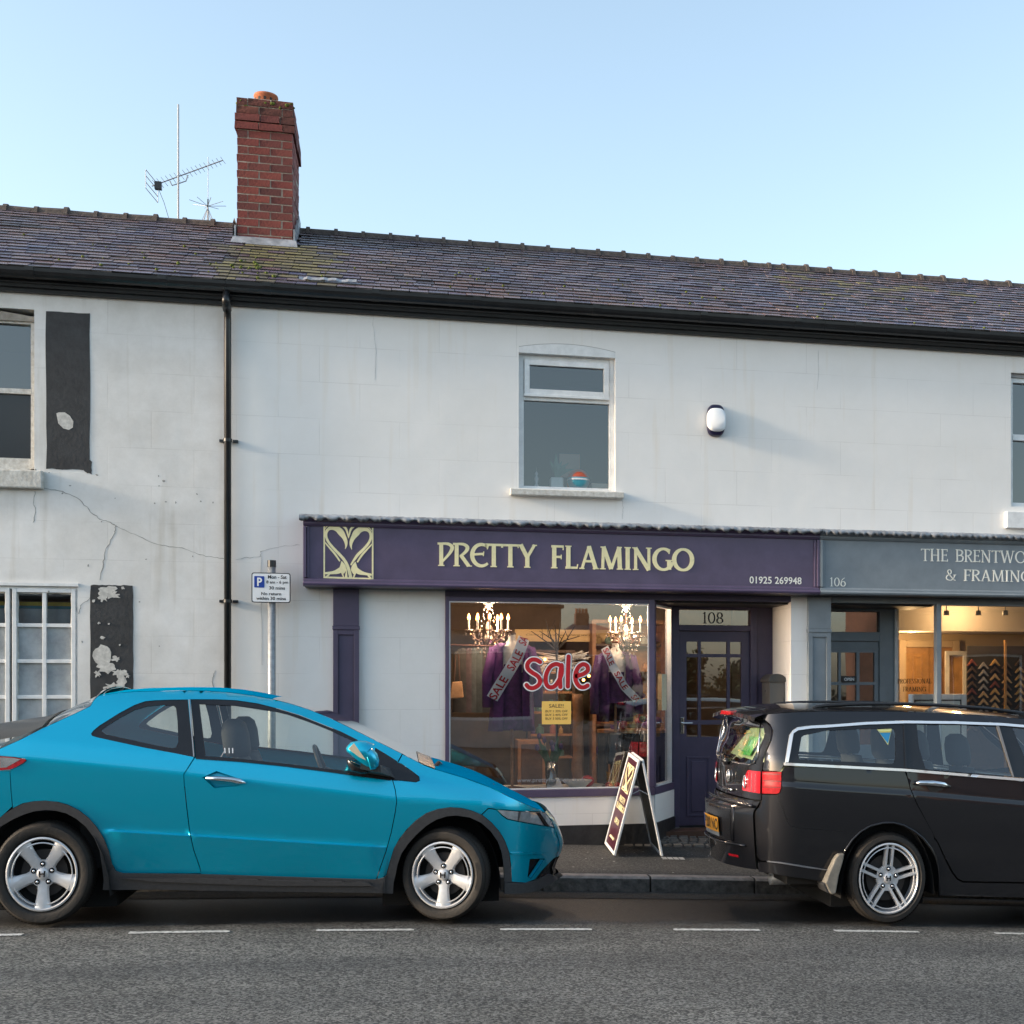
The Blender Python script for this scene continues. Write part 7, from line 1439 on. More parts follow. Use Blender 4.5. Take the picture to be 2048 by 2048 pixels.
# upper surfaces
tp3 = [BL.lift(*p) for p in top]; t2 = [BL.lift(*p) for p in top2]
def sub(a, b, pts, src): return [pts[i] for i in range(len(src)) if a <= src[i][0] <= b]
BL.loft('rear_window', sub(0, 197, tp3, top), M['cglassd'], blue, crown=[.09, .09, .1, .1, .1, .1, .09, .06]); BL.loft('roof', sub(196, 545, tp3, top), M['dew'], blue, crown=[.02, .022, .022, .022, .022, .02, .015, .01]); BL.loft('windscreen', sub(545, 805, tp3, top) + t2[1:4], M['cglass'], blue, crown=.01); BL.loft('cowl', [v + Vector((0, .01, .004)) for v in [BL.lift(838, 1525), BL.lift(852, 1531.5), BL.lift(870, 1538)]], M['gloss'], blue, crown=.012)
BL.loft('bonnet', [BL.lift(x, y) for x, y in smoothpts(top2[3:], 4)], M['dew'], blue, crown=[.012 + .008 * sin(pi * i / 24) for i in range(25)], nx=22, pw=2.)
nose = [(1090, 1624), (1103, 1640), (1110, 1656), (1117.5, 1677), (1120, 1689), (1117, 1703), (1113, 1714)]; BL.loft('front_panel', [BL.lift(*p) for p in nose], M['blue'], blue, bow=.05); BL.loft('lower_grille', [BL.lift(*p) for p in ((1113, 1714), (1104, 1735), (1108, 1751))], M['gloss'], blue, bow=.04); BL.loft('front_lip', [BL.lift(*p) for p in ((1108, 1751), (1115, 1757), (1103, 1766), (1082, 1778), (1061, 1784))], M['trim'], blue, bow=.06)
# tail (outside the frame, closed for completeness): bumper, lamp, tailgate, spoiler
BL.panel('rear_bumper', [(20, 1541), (22, 1580), (25, 1613)] + rear_arch_o[13:] + [(-60, 1780), (-150, 1782), (-176, 1740), (-178, 1690), (-172, 1610), (-150, 1560), (-95, 1545), (0, 1541)], M['blue'], blue); BL.panel('tail_lamp', lamp, M['redl'], blue, gap=.4, out=.003, step=7); BL.panel('lamp_chrome', zA([(0, 745), (120, 752), (200, 766), (140, 800), (60, 845), (0, 850)]), M['headl'], blue, gap=0, out=.006, step=7, depth=0); BL.panel('lamp_red', zA([(0, 850), (70, 845), (150, 800), (215, 770), (250, 775), (225, 800), (150, 842), (100, 862), (0, 872)]), M['redl'], blue, gap=0, out=.008, step=6, depth=.004)
BL.panel('tailgate_corner', [(-58, 1508), (-70, 1512), (-140, 1530), (-160, 1560), (-172, 1608), (-152, 1562), (-96, 1547), (-96, 1508)], M['blue'], blue, gap=.2, step=7)
BL.loft('tailgate', [BL.lift(*p) for p in ((-178, 1740), (-178, 1690), (-172, 1610), (-160, 1560), (-140, 1530), (-70, 1512), (-60, 1508), (0, 1497))], M['blue'], blue, bow=[-.05, -.05, -.04, -.03, 0, 0, 0, 0], crown=[0, 0, 0, 0, 0, .02, .04, .06])
spn = [BL.lift(*p) for p in ((-80, 1480), (0, 1478), (60, 1470), (86, 1458))]; mb = MB(); BL.loft('spoiler', [v + Vector((0, 0, .0)) for v in (BL.lift(-90, 1492), BL.lift(-30, 1488), BL.lift(40, 1476), BL.lift(84, 1457))], M['gloss'], blue, crown=[.1, .12, .115, .1], lift=.012)
# dark inner shell: floor, arches, bulkheads; cabin
xw0, xw1 = P(82.6, 1749, YN).x, P(885, 1750.5, YN).x
zs0 = fz(300, 1775, YN); floor_ = MB().box(fx(-150, YN), fx(1060, YN), YN + .3, YN + 1.46, zs0 + .02, zs0 + .12).build('floor_pan', M['well'], blue)
def well(par, cx, yn, w, z0, z1, hw):
    MB().box(cx - hw, cx + hw, yn + .26, yn + w - .26, z0, z1).build('wheel_housing', M['well'], par)
    mb = MB(); n = 14; 
    for k in range(n + 1): a = pi * k / n; mb.v += [(cx + hw * cos(a), yn + .03, z0 + .1 + (z1 - z0) * sin(a) * .95), (cx + hw * cos(a), yn + .28, z0 + .1 + (z1 - z0) * sin(a) * .95)]
    mb.f = [(2 * k, 2 * k + 2, 2 * k + 3, 2 * k + 1) for k in range(n)]; mb.build('arch_liner', M['well'], par)
well(blue, xw0, YN, 1.76, .1, .74, .4); well(blue, xw1, YN, 1.76, .04, .66, .4)
zb0 = fz(500, 1545, YN); MB().box(fx(150, YN), fx(720, YN), YN + .14, YN + 1.62, zs0 + .12, zb0 - .2).build('cabin_tub', M['well'], blue)
MB().hexa([(fx(690, YN), YN + .15, zb0 - .3), (fx(850, YN), YN + .2, zb0 - .3), (fx(850, YN), YN + 1.56, zb0 - .3), (fx(690, YN), YN + 1.6, zb0 - .3)], [(fx(715, YN), YN + .15, zb0 - .03), (fx(840, YN), YN + .2, zb0 - .1), (fx(840, YN), YN + 1.56, zb0 - .1), (fx(715, YN), YN + 1.6, zb0 - .03)]).build('dashboard', M['trim'], blue)
seat(blue, fx(528, YN), YN + .45, zb0 - .5, .34, hsize=1.45); seat(blue, fx(520, YN), YN + 1.3, zb0 - .5, .34, hsize=1.4); seat(blue, fx(215, YN), YN + .88, zb0 - .5, .3, False, 1.2, .5)
stw = MB(); cst = Vector((fx(640, YN), YN + .45, zb0 - .02)); stw.tube([cst + Vector((-.07 * sin(a) * .9, .18 * cos(a), .17 * sin(a))) for a in [2 * pi * q / 20 for q in range(21)]], .014, 7); stw.tube([cst + Vector((.12, 0, -.05)), cst], .03, 8); stw.build('steering_wheel', M['trim'], blue, smooth=True)
BL.loft('headlining', [BL.lift(x, y) + Vector((0, .08, -.09)) for x, y in ((230, 1386), (352, 1381), (462, 1385), (545, 1398))], M['seat'], blue, crown=.03)
tk = thing('sun_stickers', 'three tiny white stickers low in the rear corner of the blue car window', 'sticker', BL.lift(455, 1500)); 
for q, px in enumerate((448.5, 457, 464)): BL.panel('sticker', [(px, 1496), (px + 2, 1496), (px + 2.5, 1506), (px + .7, 1507)], M['wv'], tk, gap=0, out=.0, depth=0, far=False, step=6)
ZT = Q(xw0, YN, .0); r0y = (fz(82.6, 1749, YN) - fz(82.6, 1853, YN)); r0x = r0y * .89
wheel(blue, (xw0, YN + .012, fz(82.6, 1749, YN)), r0x, r0y, 'five'); w2 = wheel(blue, (xw1, YN + .005, fz(885, 1750.5, YN)), r0x, fz(885, 1750.5, YN) - fz(885, 1844, YN), 'five', radians(-17))
r1y = fz(885, 1750.5, YN) - fz(885, 1844, YN)
for xx, zz, ry in ((xw0, fz(82.6, 1749, YN), r0y), (xw1, fz(885, 1750.5, YN), r1y)): wheel(blue, (xx, YN + 1.755, zz), r0x, r0y if ry == r0y else r1y, 'five', pi)
wip = MB(); wip.tube([P(868, 1536, -3.1), P(877, 1526, -3.0), P(884, 1530, -2.6), P(900, 1538, -2.2)], [.018, .016, .01, .006], 7); wip.build('wiper', M['gloss'], blue)
for q, (px, py) in enumerate(((940, 1566), (985, 1578))): v = P(px, py - 8, -3.0); MB().ball((v.x, v.y, v.z), .016, .02, .01, 8, 6).build('washer_jet', M['gloss'], blue)
# ================================================================ the dark estate car
KE, KG = .15528, .206
def zE(pts): return [(1390 + x * KE, 1390 + y * KE) for x, y in pts]
def zF(pts): return [(1390 + x * KE, 1600 + y * KE) for x, y in pts]
def zG(pts): return [(1650 + x * KG, 1380 + y * KG) for x, y in pts]
def zH(pts): return [(1650 + x * KG, 1600 + y * KG) for x, y in pts]
bsh = [(1540, 1564), (1660, 1573), (1830, 1584), (2048, 1604), (2400, 1642), (2700, 1680)]
XR_ = fx(1500, -3.3)
def W_(X, Z): return Q(X, YN, Z)
XFN = 6.86
def inset_black(px, py, X, Z):
    d = (ylin(bsh, px) - py) / 275.; s = 0.
    if d > 0: s += .09 * (d * d / .08 if d < .04 else d - .02) + .3 * max(0, d - .17) + 1.4 * max(0, d - .5) ** 2
    else: s += .01 * -d + .15 * d * d - .012 * min(1, -d / .02) * max(0, 1 + d / .5)
    e = X - XR_; s += .34 * max(0, 1 - max(e, 0) / .34) ** 2.6
    e = XFN - X; s += .6 * max(0, 1 - max(e, 0) / .6) ** 2.3
    return s
BK = Skin(YN, 1.76, inset_black)
est = thing('parked_car', 'black estate car with silver window trim and orange number plate at the right edge', 'car', (fx(1900, YN), BK.yc, zroad(4.5, -2.6)), 'cars parked along the kerb')
# points beyond the frame are given in metres and turned into sight lines
front_up = [W_(*p) for p in ((5.25, 1.12), (5.52, .92), (5.72, .74))]
hoodl = [W_(*p) for p in ((5.72, .74), (6.1, .67), (6.5, .56), (6.78, .42))]
nosel = [W_(*p) for p in ((6.78, .42), (6.85, .2), (6.86, -.0), (6.8, -.16))]
corner = [(1509, 1430), (1528, 1438), (1541, 1450), (1546, 1462), (1543, 1480), (1537, 1493), (1531, 1507), (1525, 1540), (1524, 1570), (1524, 1600), (1518, 1613), (1509, 1624), (1510, 1640), (1511, 1662), (1512.5, 1690), (1514, 1712), (1517, 1742)]
rooft = [(1509, 1429.6), (1545, 1427), (1584, 1424), (1650, 1422), (1794, 1422), (1897, 1426), (2000, 1432.5), (2048, 1437.5), (2120, 1450)] + [W_(5.06, 1.22)] + front_up
arch = zH([(110, 600), (170, 540), (200, 480), (260, 390), (340, 310), (440, 250), (560, 222), (660, 220), (760, 245), (860, 300), (950, 370), (1030, 470), (1080, 570), (1105, 680), (1110, 800), (1105, 930)])
# side glass line (outer edge of the chrome)
ch_top = zE([(1165, 868), (1190, 700), (1220, 520), (1260, 460), (1320, 420), (1500, 395)]) + zG([(0, 340), (400, 310), (780, 297), (1250, 303), (1720, 320), (1932, 338)]) + [(2120, 1462), W_(5.05, 1.13), W_(5.25, 1.0), W_(5.46, .82)]
ch_bot = [W_(5.46, .76), (2160, 1571)] + zG([(1932, 860), (780, 765), (0, 725)]) + zE([(1150, 872)])
dlr = [(1812.5, 1538)] + zG([(800, 850), (830, 960), (860, 1030), (900, 1120), (1070, 1440)]) + zH([(1100, 420), (1180, 590), (1240, 700), (1290, 765), (1340, 790)])
fdl = [W_(4.66, .83), W_(4.72, .4), W_(4.68, .1), W_(4.62, -.06)]; fdf = [W_(5.46, .7), W_(5.5, .5), W_(5.48, .2), W_(5.4, -.12)]
KL = [bsh, [(x, y + 4) for x, y in bsh], [(x, y + 9) for x, y in bsh], [(x, y - 6) for x, y in bsh], [(x, y - 12) for x, y in bsh]]
# rear three-quarter side: roof rail strip, pillar, flank to the door line
lampo = zE([(868, 985), (1115, 990), (1108, 1200), (1085, 1262), (1050, 1275), (868, 1270)])
roofstrip = rooft + [W_(5.5, .8)] + ch_top[::-1][:-1] + [(1571, 1525), (1563, 1540)] + zE([(1115, 985), (880, 978)]) + corner[3:8][::-1] + corner[:3][::-1]
BK.panel('roof_side', roofstrip, M['anth'], est, step=9)
flank = zE([(1112, 992)]) + [(1568.5, 1533), (1650, 1534.5), (1810, 1543)] + dlr[1:6] + [(1868, 1672)] + arch[:13][::-1] + [(1668, 1708)] + zF([(1715, 895), (1500, 870), (1200, 820), (920, 785)]) + [(1522, 1722), (1514, 1712), (1512.5, 1690), (1511, 1662), (1510, 1640), (1509, 1624), (1518, 1613), (1524, 1600), (1524.5, 1588)] + zE([(868, 1278), (1050, 1280), (1088, 1268), (1110, 1202)])
BK.panel('side_panel', flank, M['anth'], est, lines=KL, step=8)
BK.panel('lower_bumper', [(1516, 1723), (1533, 1724)] + zF([(1200, 826), (1500, 876), (1710, 900)]) + [(1657, 1742), (1648, 1764)] + zF([(1500, 1030), (1200, 990), (960, 945), (820, 930)]), M['anth'], est, step=6)
BK.panel('bumper_strip', zF([(920, 785), (1100, 800), (1710, 898), (1690, 906), (1400, 868), (1100, 816), (940, 800)]), mat('satin strip', (.3, .31, .34), .3, metal=.5), est, gap=0, out=.012, step=5, depth=.012)
BK.panel('quarter_line', zE([(1050, 1282), (1062, 1282), (1140, 1478), (1130, 1478)]) , M['gloss'], est, gap=0, out=.001, step=6, depth=0); BK.panel('quarter_line', zF([(1130, 120), (1142, 125), (1190, 265), (1230, 330), (1330, 355), (1932, 402), (1932, 408), (1320, 362), (1222, 338), (1180, 270)]), M['gloss'], est, gap=0, out=.001, step=6, depth=0)
rdoor = [(1812.5, 1543.5)] + [(2048, 1563), fdl[0]] + fdl[1:] + [(2048, 1765), (1926, 1763)] + dlr[::-1][1:-1]
BK.panel('door', rdoor, M['anth'], est, lines=KL); fdoor = [fdl[0], (2160, 1577)] + fdf + fdl[::-1][:-1]; BK.panel('door', fdoor, M['anth'], est, lines=KL)
sill_ = [(1870, 1677)] + [(1876, 1687), (1892, 1722), (1904, 1745), (1914, 1758.5), (1926, 1764.5), (2048, 1766.5), W_(4.64, -.065), W_(5.4, -.125), W_(5.42, -.26)] + [(2048, 1796), (1879, 1791.6)] + arch[11:15][::-1]
BK.panel('sill', sill_, M['anth'], est); fwx = 6.0; fwz = -.03
far_ = [(fwx + .4 * cos(radians(a)), fwz + .02 + .42 * sin(radians(a))) for a in range(200, -21, -18)]
BK.panel('front_wing', front_up[-1:] + hoodl[1:] + nosel[1:] + [W_(6.5, -.28)] + [W_(*p) for p in far_[::-1]] + [W_(5.46, -.27)] + fdf[::-1] + [W_(5.5, .78)], M['anth'], est, step=12)
# arch lip
al_ = []; 
for i in range(len(arch) - 1): al_.append(BK.lift(*arch[i + 1]))
MB().tube([v + Vector((0, -.004, 0)) for v in al_], .009, 6).build('arch_lip', M['anth'], est, smooth=True)
# chrome runs and glass
BK.panel('chrome_trim', ch_top + [(x + (6 if i < 3 else 1.5), y + (0 if i == 0 else 5.2)) for i, (x, y) in enumerate(ch_top)][::-1], M['satin'], est, gap=0, out=.012, step=6, depth=.014)
BK.panel('chrome_trim', ch_bot + [(x, y + 5.2) for x, y in ch_bot][::-1], M['satin'], est, gap=0, out=.014, step=6, depth=.014)
gq = zE([(1370, 545), (1400, 522)]) + zG([(0, 395), (300, 378), (640, 372), (675, 385), (683, 420), (685, 650), (675, 700), (655, 716), (600, 718), (300, 700), (0, 690)]) + zE([(1360, 832), (1338, 822), (1330, 780), (1355, 640)])
gr_ = zG([(890, 335), (1660, 345), (1700, 375), (1840, 842), (1400, 805), (1000, 770), (975, 762), (910, 550)]); gf_ = zG([(1815, 360), (1932, 368)]) + [(2115, 1466), W_(5.0, 1.1), W_(5.2, .97), W_(5.36, .84), (2160, 1567), (2066, 1555.5)]
dlo = ch_top + ch_bot
BK.panel('window_surround', dlo, M['gloss'], est, holes=[gq, gr_, gf_], gap=1.2, out=.0, step=8)
BK.panel('quarter_glass', gq, M['cglass'], est, gap=0, out=-.006, depth=0, step=10); BK.panel('door_glass', gr_, M['cglass'], est, gap=0, out=-.006, depth=0, step=10); BK.panel('door_glass', gf_, M['cglass'], est, gap=0, out=-.006, depth=0, step=10)
BK.panel('door_pillar_edge', zG([(762, 325), (776, 325), (796, 760), (778, 760)]), M['gloss'], est, gap=0, out=.008, depth=.01, step=8); BK.panel('window_channel', zG([(1662, 345), (1690, 347), (1838, 846), (1824, 846)]), mat('channel', (.25, .22, .2), .35, metal=.4), est, gap=0, out=.006, depth=.01, step=8)
st3 = thing('window_sticker', 'blue and yellow triangular sticker in the black car window', 'sticker', BK.lift(1775, 1470)); BK.panel('border', zG([(505, 382), (650, 376), (612, 535)]), mat('sticker yellow', (.6, .6, .25), .5), st3, gap=0, out=-.004, depth=0, far=False, step=5); BK.panel('triangle', zG([(520, 402), (640, 398), (610, 520)]), mat('sticker blue', (.02, .22, .45), .5), st3, gap=0, out=-.001, depth=0, far=False, step=5); BK.panel('band', zG([(527, 402), (636, 398), (634, 412), (533, 414)]), mat('sticker band', (.5, .45, .1), .5), st3, gap=0, out=.001, depth=0, far=False, step=5)
# handle, mud flap, roof rails
hd = [BK.lift(*p, out=o_) for p, o_ in zip(zG([(872, 905), (920, 902), (1050, 905), (1150, 918), (1210, 940)]), (.012, .04, .045, .04, .012))]; MB().tube(hd, [.012, .02, .022, .021, .012], 10).build('door_handle', M['chrome'], est, smooth=True); BK.panel('handle_recess', zG([(960, 900), (1130, 905), (1150, 960), (1090, 990), (1020, 985)]), M['gloss'], est, gap=0, out=.002, depth=0, step=6)
fl_ = zF([(1905, 682), (1830, 690), (1790, 740), (1720, 900), (1660, 1065), (1720, 1195), (1750, 1206), (1792, 1190), (1832, 960), (1882, 790)]); mb = MB(); mb.prism([(P(x, y, YN + .03).x, P(x, y, YN + .03).z) for x, y in fl_], YN - .012, YN + .2); o = mb.build('mud_flap', mat('pale mud flap', (.2, .18, .15), .75, noise=(9, .35)), est, bevel=.008)  # flap in a pale warm grey, slightly mottled
mb = MB(); mb.prism([(P(x, y, YN + .03).x, P(x, y, YN + .03).z) for x, y in zF([(1660, 1062), (1640, 1085), (1690, 1185), (1722, 1196)])], YN - .0, YN + .2); mb.build('mud_flap_edge', M['trim'], est)
rail = [(1617, 1421), (1634, 1413.5), (1654, 1411), (1690, 1409), (1732, 1408), (1815, 1408), (1897, 1411), (1980, 1417.5), (2048, 1427)]
for far in (0, 1):
    pts = []
    for x, y in rail: v = P(x, y, YN + .3); v = BK.mirror(v) if far else v; pts.append(v)
    pts.append(pts[-1] + Vector((.25, 0, -.07))); MB().tube(pts, [.008, .014, .016, .015, .013, .013, .013, .014, .016, .01], 8).build('roof_rail', M['gloss'], est, smooth=True)
    ft = MB()
    for i in (1, 4, 6, 8): v = pts[i]; ft.hexa([(v.x - .07, v.y - .012, v.z - .06), (v.x + .07, v.y - .012, v.z - .06), (v.x + .07, v.y + .012, v.z - .06), (v.x - .07, v.y + .012, v.z - .06)], [(v.x - .03, v.y - .01, v.z), (v.x + .03, v.y - .01, v.z), (v.x + .03, v.y + .01, v.z), (v.x - .03, v.y + .01, v.z)]) if i in (1, 8) else None
    if ft.v: ft.build('rail_foot', M['gloss'], est)
    lo_ = [Vector((v.x, v.y, v.z - .035)) for v in pts[1:9]]
# roof, screens, bonnet
BK.loft('roof', [BK.lift(*p) for p in rooft[:8]], M['anth'], est, crown=[.0, .03, .05, .05, .05, .05, .04, .04]); BK.loft('windscreen', [BK.lift(*p) for p in rooft[7:]], M['cglass'], est, crown=.04); BK.loft('bonnet', [BK.lift(*p) for p in hoodl], M['anth'], est, crown=.05); BK.loft('nose', [BK.lift(*p) for p in nosel], M['anth'], est, bow=.08)
# ---- tail: profile down the near corner bridged across, patches on it
cz = [BK.lift(*p) for p in corner]; zs_ = [v.z for v in cz]
def Rr(z, t, out=0.):
    i = 0
    while i < len(cz) - 2 and z < cz[i + 1].z: i += 1
    a, b = cz[i], cz[i + 1]; f = 0 if a.z == b.z else max(0, min(1, (a.z - z) / (a.z - b.z))); x = a.x + (b.x - a.x) * f; y = a.y + (b.y - a.y) * f; hw = BK.yc - y
    w = z - cz[7].z; bow = .075 + (.085 if z < cz[10].z else 0)
    return Vector((x - bow * (1 - abs(t) ** 2.6) - out, BK.yc + t * hw, z))
def patch(name, z0, z1, t0, t1, m, out=0., nz=6, nt=14, par=None, depth=0, shape=None, smooth=True):
    mb = MB()
    for i in range(nz + 1):
        z = z0 + (z1 - z0) * i / nz; ta, tb = (t0, t1) if not shape else shape(i / nz)
        for k in range(nt + 1): mb.v.append(tuple(Rr(z, ta + (tb - ta) * k / nt, out)))
    for i in range(nz):
        for k in range(nt): a = i * (nt + 1) + k; mb.f.append((a, a + nt + 1, a + nt + 2, a + 1))
    o = mb.build(name, m, par or est, smooth=smooth)
    if depth: md = o.modifiers.new('s', 'SOLIDIFY'); md.thickness = depth; md.offset = 1
    return o
Z = lambda py: P(1520, py, -3.3).z     # heights at the tail
zg0, zg1 = Z(1533), Z(1446)
patch('tailgate', Z(1601), Z(1531), -.985, .985, M['anth'], nz=8, nt=24); patch('tailgate_frame', Z(1531) + .001, Z(1440), -.985, -.84, M['anth']); patch('tailgate_frame', Z(1531) + .001, Z(1440), .84, .985, M['anth'])
patch('rear_glass', zg0, zg1 + .03, -.84, .84, M['cglassd'], nz=10, nt=24, out=-.002); mb = MB(); sl_pts = [Rr(zg1, .85, .003), Rr(zg0 + .07, .87, .003), Rr(zg0 + .02, .82, .003)] + [Rr(zg0, t, .003) for t in (.7, .4, 0, -.4, -.7)] + [Rr(zg0 + .02, -.82, .003), Rr(zg0 + .07, -.87, .003), Rr(zg1, -.85, .003)]; mb.tube(sl_pts, .006, 6); mb.build('glass_trim', M['chrome'], est, smooth=True)
patch('rear_bumper', Z(1742), Z(1603), -.995, .995, M['anth'], nz=14, nt=28, out=.012)
pr0, pr1 = Z(1690), Z(1618)
patch('plate_recess', pr0, pr1, -.62, .5, M['gloss'], out=.016, nz=4); 
lip_ = [Rr(pr1 + .02, t, .045) for t in [q / 10 - .98 for q in range(0, 20)]]; MB().tube(lip_, .013, 8).build('bumper_ledge', M['anth'], est, smooth=True); MB().tube([Rr(pr0 - .02, t, .03) for t in [q / 10 - .9 for q in range(0, 19)]], .009, 8).build('bumper_crease', M['anth'], est, smooth=True)
for s_ in (-.67, .55): MB().tube([Rr(pr1, s_, .018), Rr(pr0, s_, .018)], .008, 8).build('recess_edge', M['anth'], est, smooth=True)
MB().tube([Rr(z_, .985, .006) for z_ in span(Z(1622), Z(1720), 8)], .016, 8).build('bumper_corner', M['anth'], est, smooth=True); MB().tube([Rr(z_, .98, .004) for z_ in span(Z(1462), Z(1528), 8)], .006, 6).build('tailgate_seam', M['chrome'], est, smooth=True)
# number plate
pz0, pz1 = P(1440, 1658, -2.6).z, P(1440, 1629, -2.6).z
plate = patch('number_plate', pz0, pz1, -.36, .3, mat('orange yellow plate', (.78, .33, .02), .45), out=.034, nz=2, nt=6)
def plate_text(tx, t0, t1, z0, z1, m):
    o = typ('plate_text', tx, 0, 1, 0, 1, 0, m, plate, bold=.012)
    for v in o.data.vertices: v.co = Rr(z0 + (z1 - z0) * v.co.z, t1 + (t0 - t1) * v.co.x, .036)
plate_text('P200 NO', -.355, .275, pz0 + .012, pz1 - .012, M['bv']); patch('plate_band', pz0, pz1, .305, .345, mat('plate blue', (.02, .12, .45), .4), out=.0345, nz=1, nt=2, par=plate); patch('plate_holder', pz0 - .03, pz0 - .001, -.36, .3, M['alu'], out=.03, nz=1)
# lamps: side part and rear part, near and far
M['redl2'] = mat('matt red lens', (.34, .008, .014), .4, spec=.15, noise=(70, .3))
BK.panel('tail_lamp', lampo, M['redl2'], est, gap=.3, out=.006, step=6)
for za_, zb2_ in ((1098, 1103), (1010, 1013), (1180, 1183)): BK.panel('lamp_rib', zE([(870, za_), (1110, za_ + 8), (1110, zb2_ + 14), (870, zb2_ + 6)]), mat('dark red rib', (.12, .005, .008), .4), est, gap=0, out=.008, step=6, depth=0)
for s_ in (1, -1):
    sg = (lambda f: (.56 + .14 * f * f, .985)) if s_ > 0 else (lambda f: (-.985, -.56 - .14 * f * f)); lp_ = patch('tail_lamp', Z(1587), Z(1543.5), 0, 1, M['redl'], out=.008, shape=sg, nz=8, nt=10)
    rg = MB(); zc_ = Z(1568); 
    rg.tube([Rr(zc_ + .045 * sin(a), s_ * (.64 + .035 * cos(a)), .012) for a in [2 * pi * q / 18 for q in range(19)]], .006, 6); rg.build('lamp_ring', M['headl'], lp_, smooth=True)
    for q in range(3): patch('lamp_rib', Z(1585), Z(1547 + q), s_ * (.72 + .08 * q), s_ * (.725 + .08 * q), M['headl'], out=.0095, nz=2, nt=1, par=lp_)
    patch('reflector', Z(1722), Z(1717), s_ * .55, s_ * .75, M['redl'], out=.02, nz=1, nt=4)
# badge: an H in an oval, and a small plaque
bz, bt = Z(1563), -.05
bd_ = MB(); bd_.tube([Rr(bz + .045 * sin(a), bt + .065 * cos(a), .008) for a in [2 * pi * q / 18 for q in range(19)]], .006, 6)
for s_ in (-1, 1): bd_.tube([Rr(bz - .032, bt + s_ * .022, .01), Rr(bz + .032, bt + s_ * .036, .01)], .008, 6)
bd_.tube([Rr(bz, bt - .02, .01), Rr(bz, bt + .02, .01)], .007, 6); bd_.build('badge', M['headl'], est, smooth=True); patch('nameplate', Z(1596), Z(1591.5), .3, .62, M['chrome'], out=.006, nz=1, nt=4); patch('gate_handle', Z(1594), Z(1588), -.25, .2, M['chrome'], out=.014, nz=2, nt=6, depth=.01)
# spoiler and high brake lamp, wiper
sp0 = [BK.lift(*p) for p in ((1545, 1427), (1528, 1427.5), (1509, 1429.5))]; mb = MB(); nx = 20
for j, (dx, dz) in enumerate(((.0, .0), (-.07, -.008), (-.13, -.03), (-.135, -.06), (-.08, -.075), (0, -.05))):
    for k in range(nx + 1): t = -1 + 2 * k / nx; f = 1 - abs(t) ** 2.4; p = sp0[0]; mb.v.append((p.x + dx - .035 * f * (1 if j else 0), BK.yc + t * (BK.yc - p.y) * .97, p.z + dz + .03 * f))
for j in range(5):
    for k in range(nx): a = j * (nx + 1) + k; mb.f.append((a, a + nx + 1, a + nx + 2, a + 1))
mb.build('spoiler', M['anth'], est, auto=35); p = sp0[0]; MB().hexa([(p.x - .19, BK.yc - .16, p.z - .02), (p.x - .15, BK.yc - .16, p.z - .02), (p.x - .15, BK.yc + .16, p.z - .02), (p.x - .19, BK.yc + .16, p.z - .02)], [(p.x - .185, BK.yc - .16, p.z + .008), (p.x - .14, BK.yc - .16, p.z + .014), (p.x - .14, BK.yc + .16, p.z + .014), (p.x - .185, BK.yc + .16, p.z + .008)]).build('brake_lamp', M['redl'], est)
wp = MB(); wp.tube([Rr(zg0 - .005, .0, .04), Rr(zg0 + .04, .12, .035), Rr(zg0 + .05, .5, .02)], .01, 6); wp.ball(Rr(zg0 + .0, .0, .02), .03, .035, .03, 8, 6); wp.build('rear_wiper', M['gloss'], est, smooth=True)
# underside, cabin
zf_ = fz(1780, 1775, YN); MB().hexa([(2.85, YN + .3, .06), (6.6, YN + .3, -.2), (6.6, YN + 1.46, -.2), (2.85, YN + 1.46, .06)], [(2.85, YN + .3, .16), (6.6, YN + .3, -.1), (6.6, YN + 1.46, -.1), (2.85, YN + 1.46, .16)]).build('floor_pan', M['well'], est)
xb_ = P(1779, 1757, YN).x; well(est, xb_, YN, 1.76, -.1, .5, .37); well(est, fwx, YN, 1.76, -.28, .4, .37)
zbt = fz(1800, 1538, YN); MB().hexa([(2.78, YN + .16, .1), (5.3, YN + .16, -.0), (5.3, YN + 1.6, -.0), (2.78, YN + 1.6, .1)], [(2.78, YN + .12, zbt - .2), (5.3, YN + .12, zbt - .42), (5.3, YN + 1.64, zbt - .42), (2.78, YN + 1.64, zbt - .2)]).build('cabin_tub', M['well'], est)
for x, dz in ((3.78, .04), (4.4, -.02)):
    for y in (.46, 1.3): seat(est, x, YN + y, zbt - .52 + dz, .2, True, .46, .52, hsize=1.35)
BK.loft('headlining', [BK.lift(x, y) + Vector((0, .05, -.05)) for x, y in ((1600, 1424), (1700, 1422), (1850, 1424), (2000, 1432))], M['seat'], est, crown=.03)
# pale dust sheet heaped in the boot and a green and white card behind the rear glass
ds = thing('dust_sheet', 'pale yellowish crumpled sheet heaped in the boot of the black car', 'cloth', (2.95, BK.yc, zbt)); mb = MB(); random.seed(41); nx, ny = 22, 22
for j in range(ny + 1):
    for i in range(nx + 1):
        u, v = i / nx, j / ny; h = .41 * (sin(pi * min(1, u * .8 + .28)) ** 1.2) * (.75 + .25 * sin(pi * v)) + .02 * sin(9 * u + 5 * v) + .018 * sin(17 * v - 7 * u) + random.uniform(-.008, .008); mb.v.append((2.68 + .6 * u, YN + .2 + 1.36 * v, zbt - .24 + max(0, h)))
for j in range(ny):
    for i in range(nx): a = j * (nx + 1) + i; mb.f.append((a, a + 1, a + nx + 2, a + nx + 1))
mb.build('sheet', mat('pale yellow sheet', (.62, .64, .42), .7, noise=(8, .15), emit=None), ds, smooth=True)
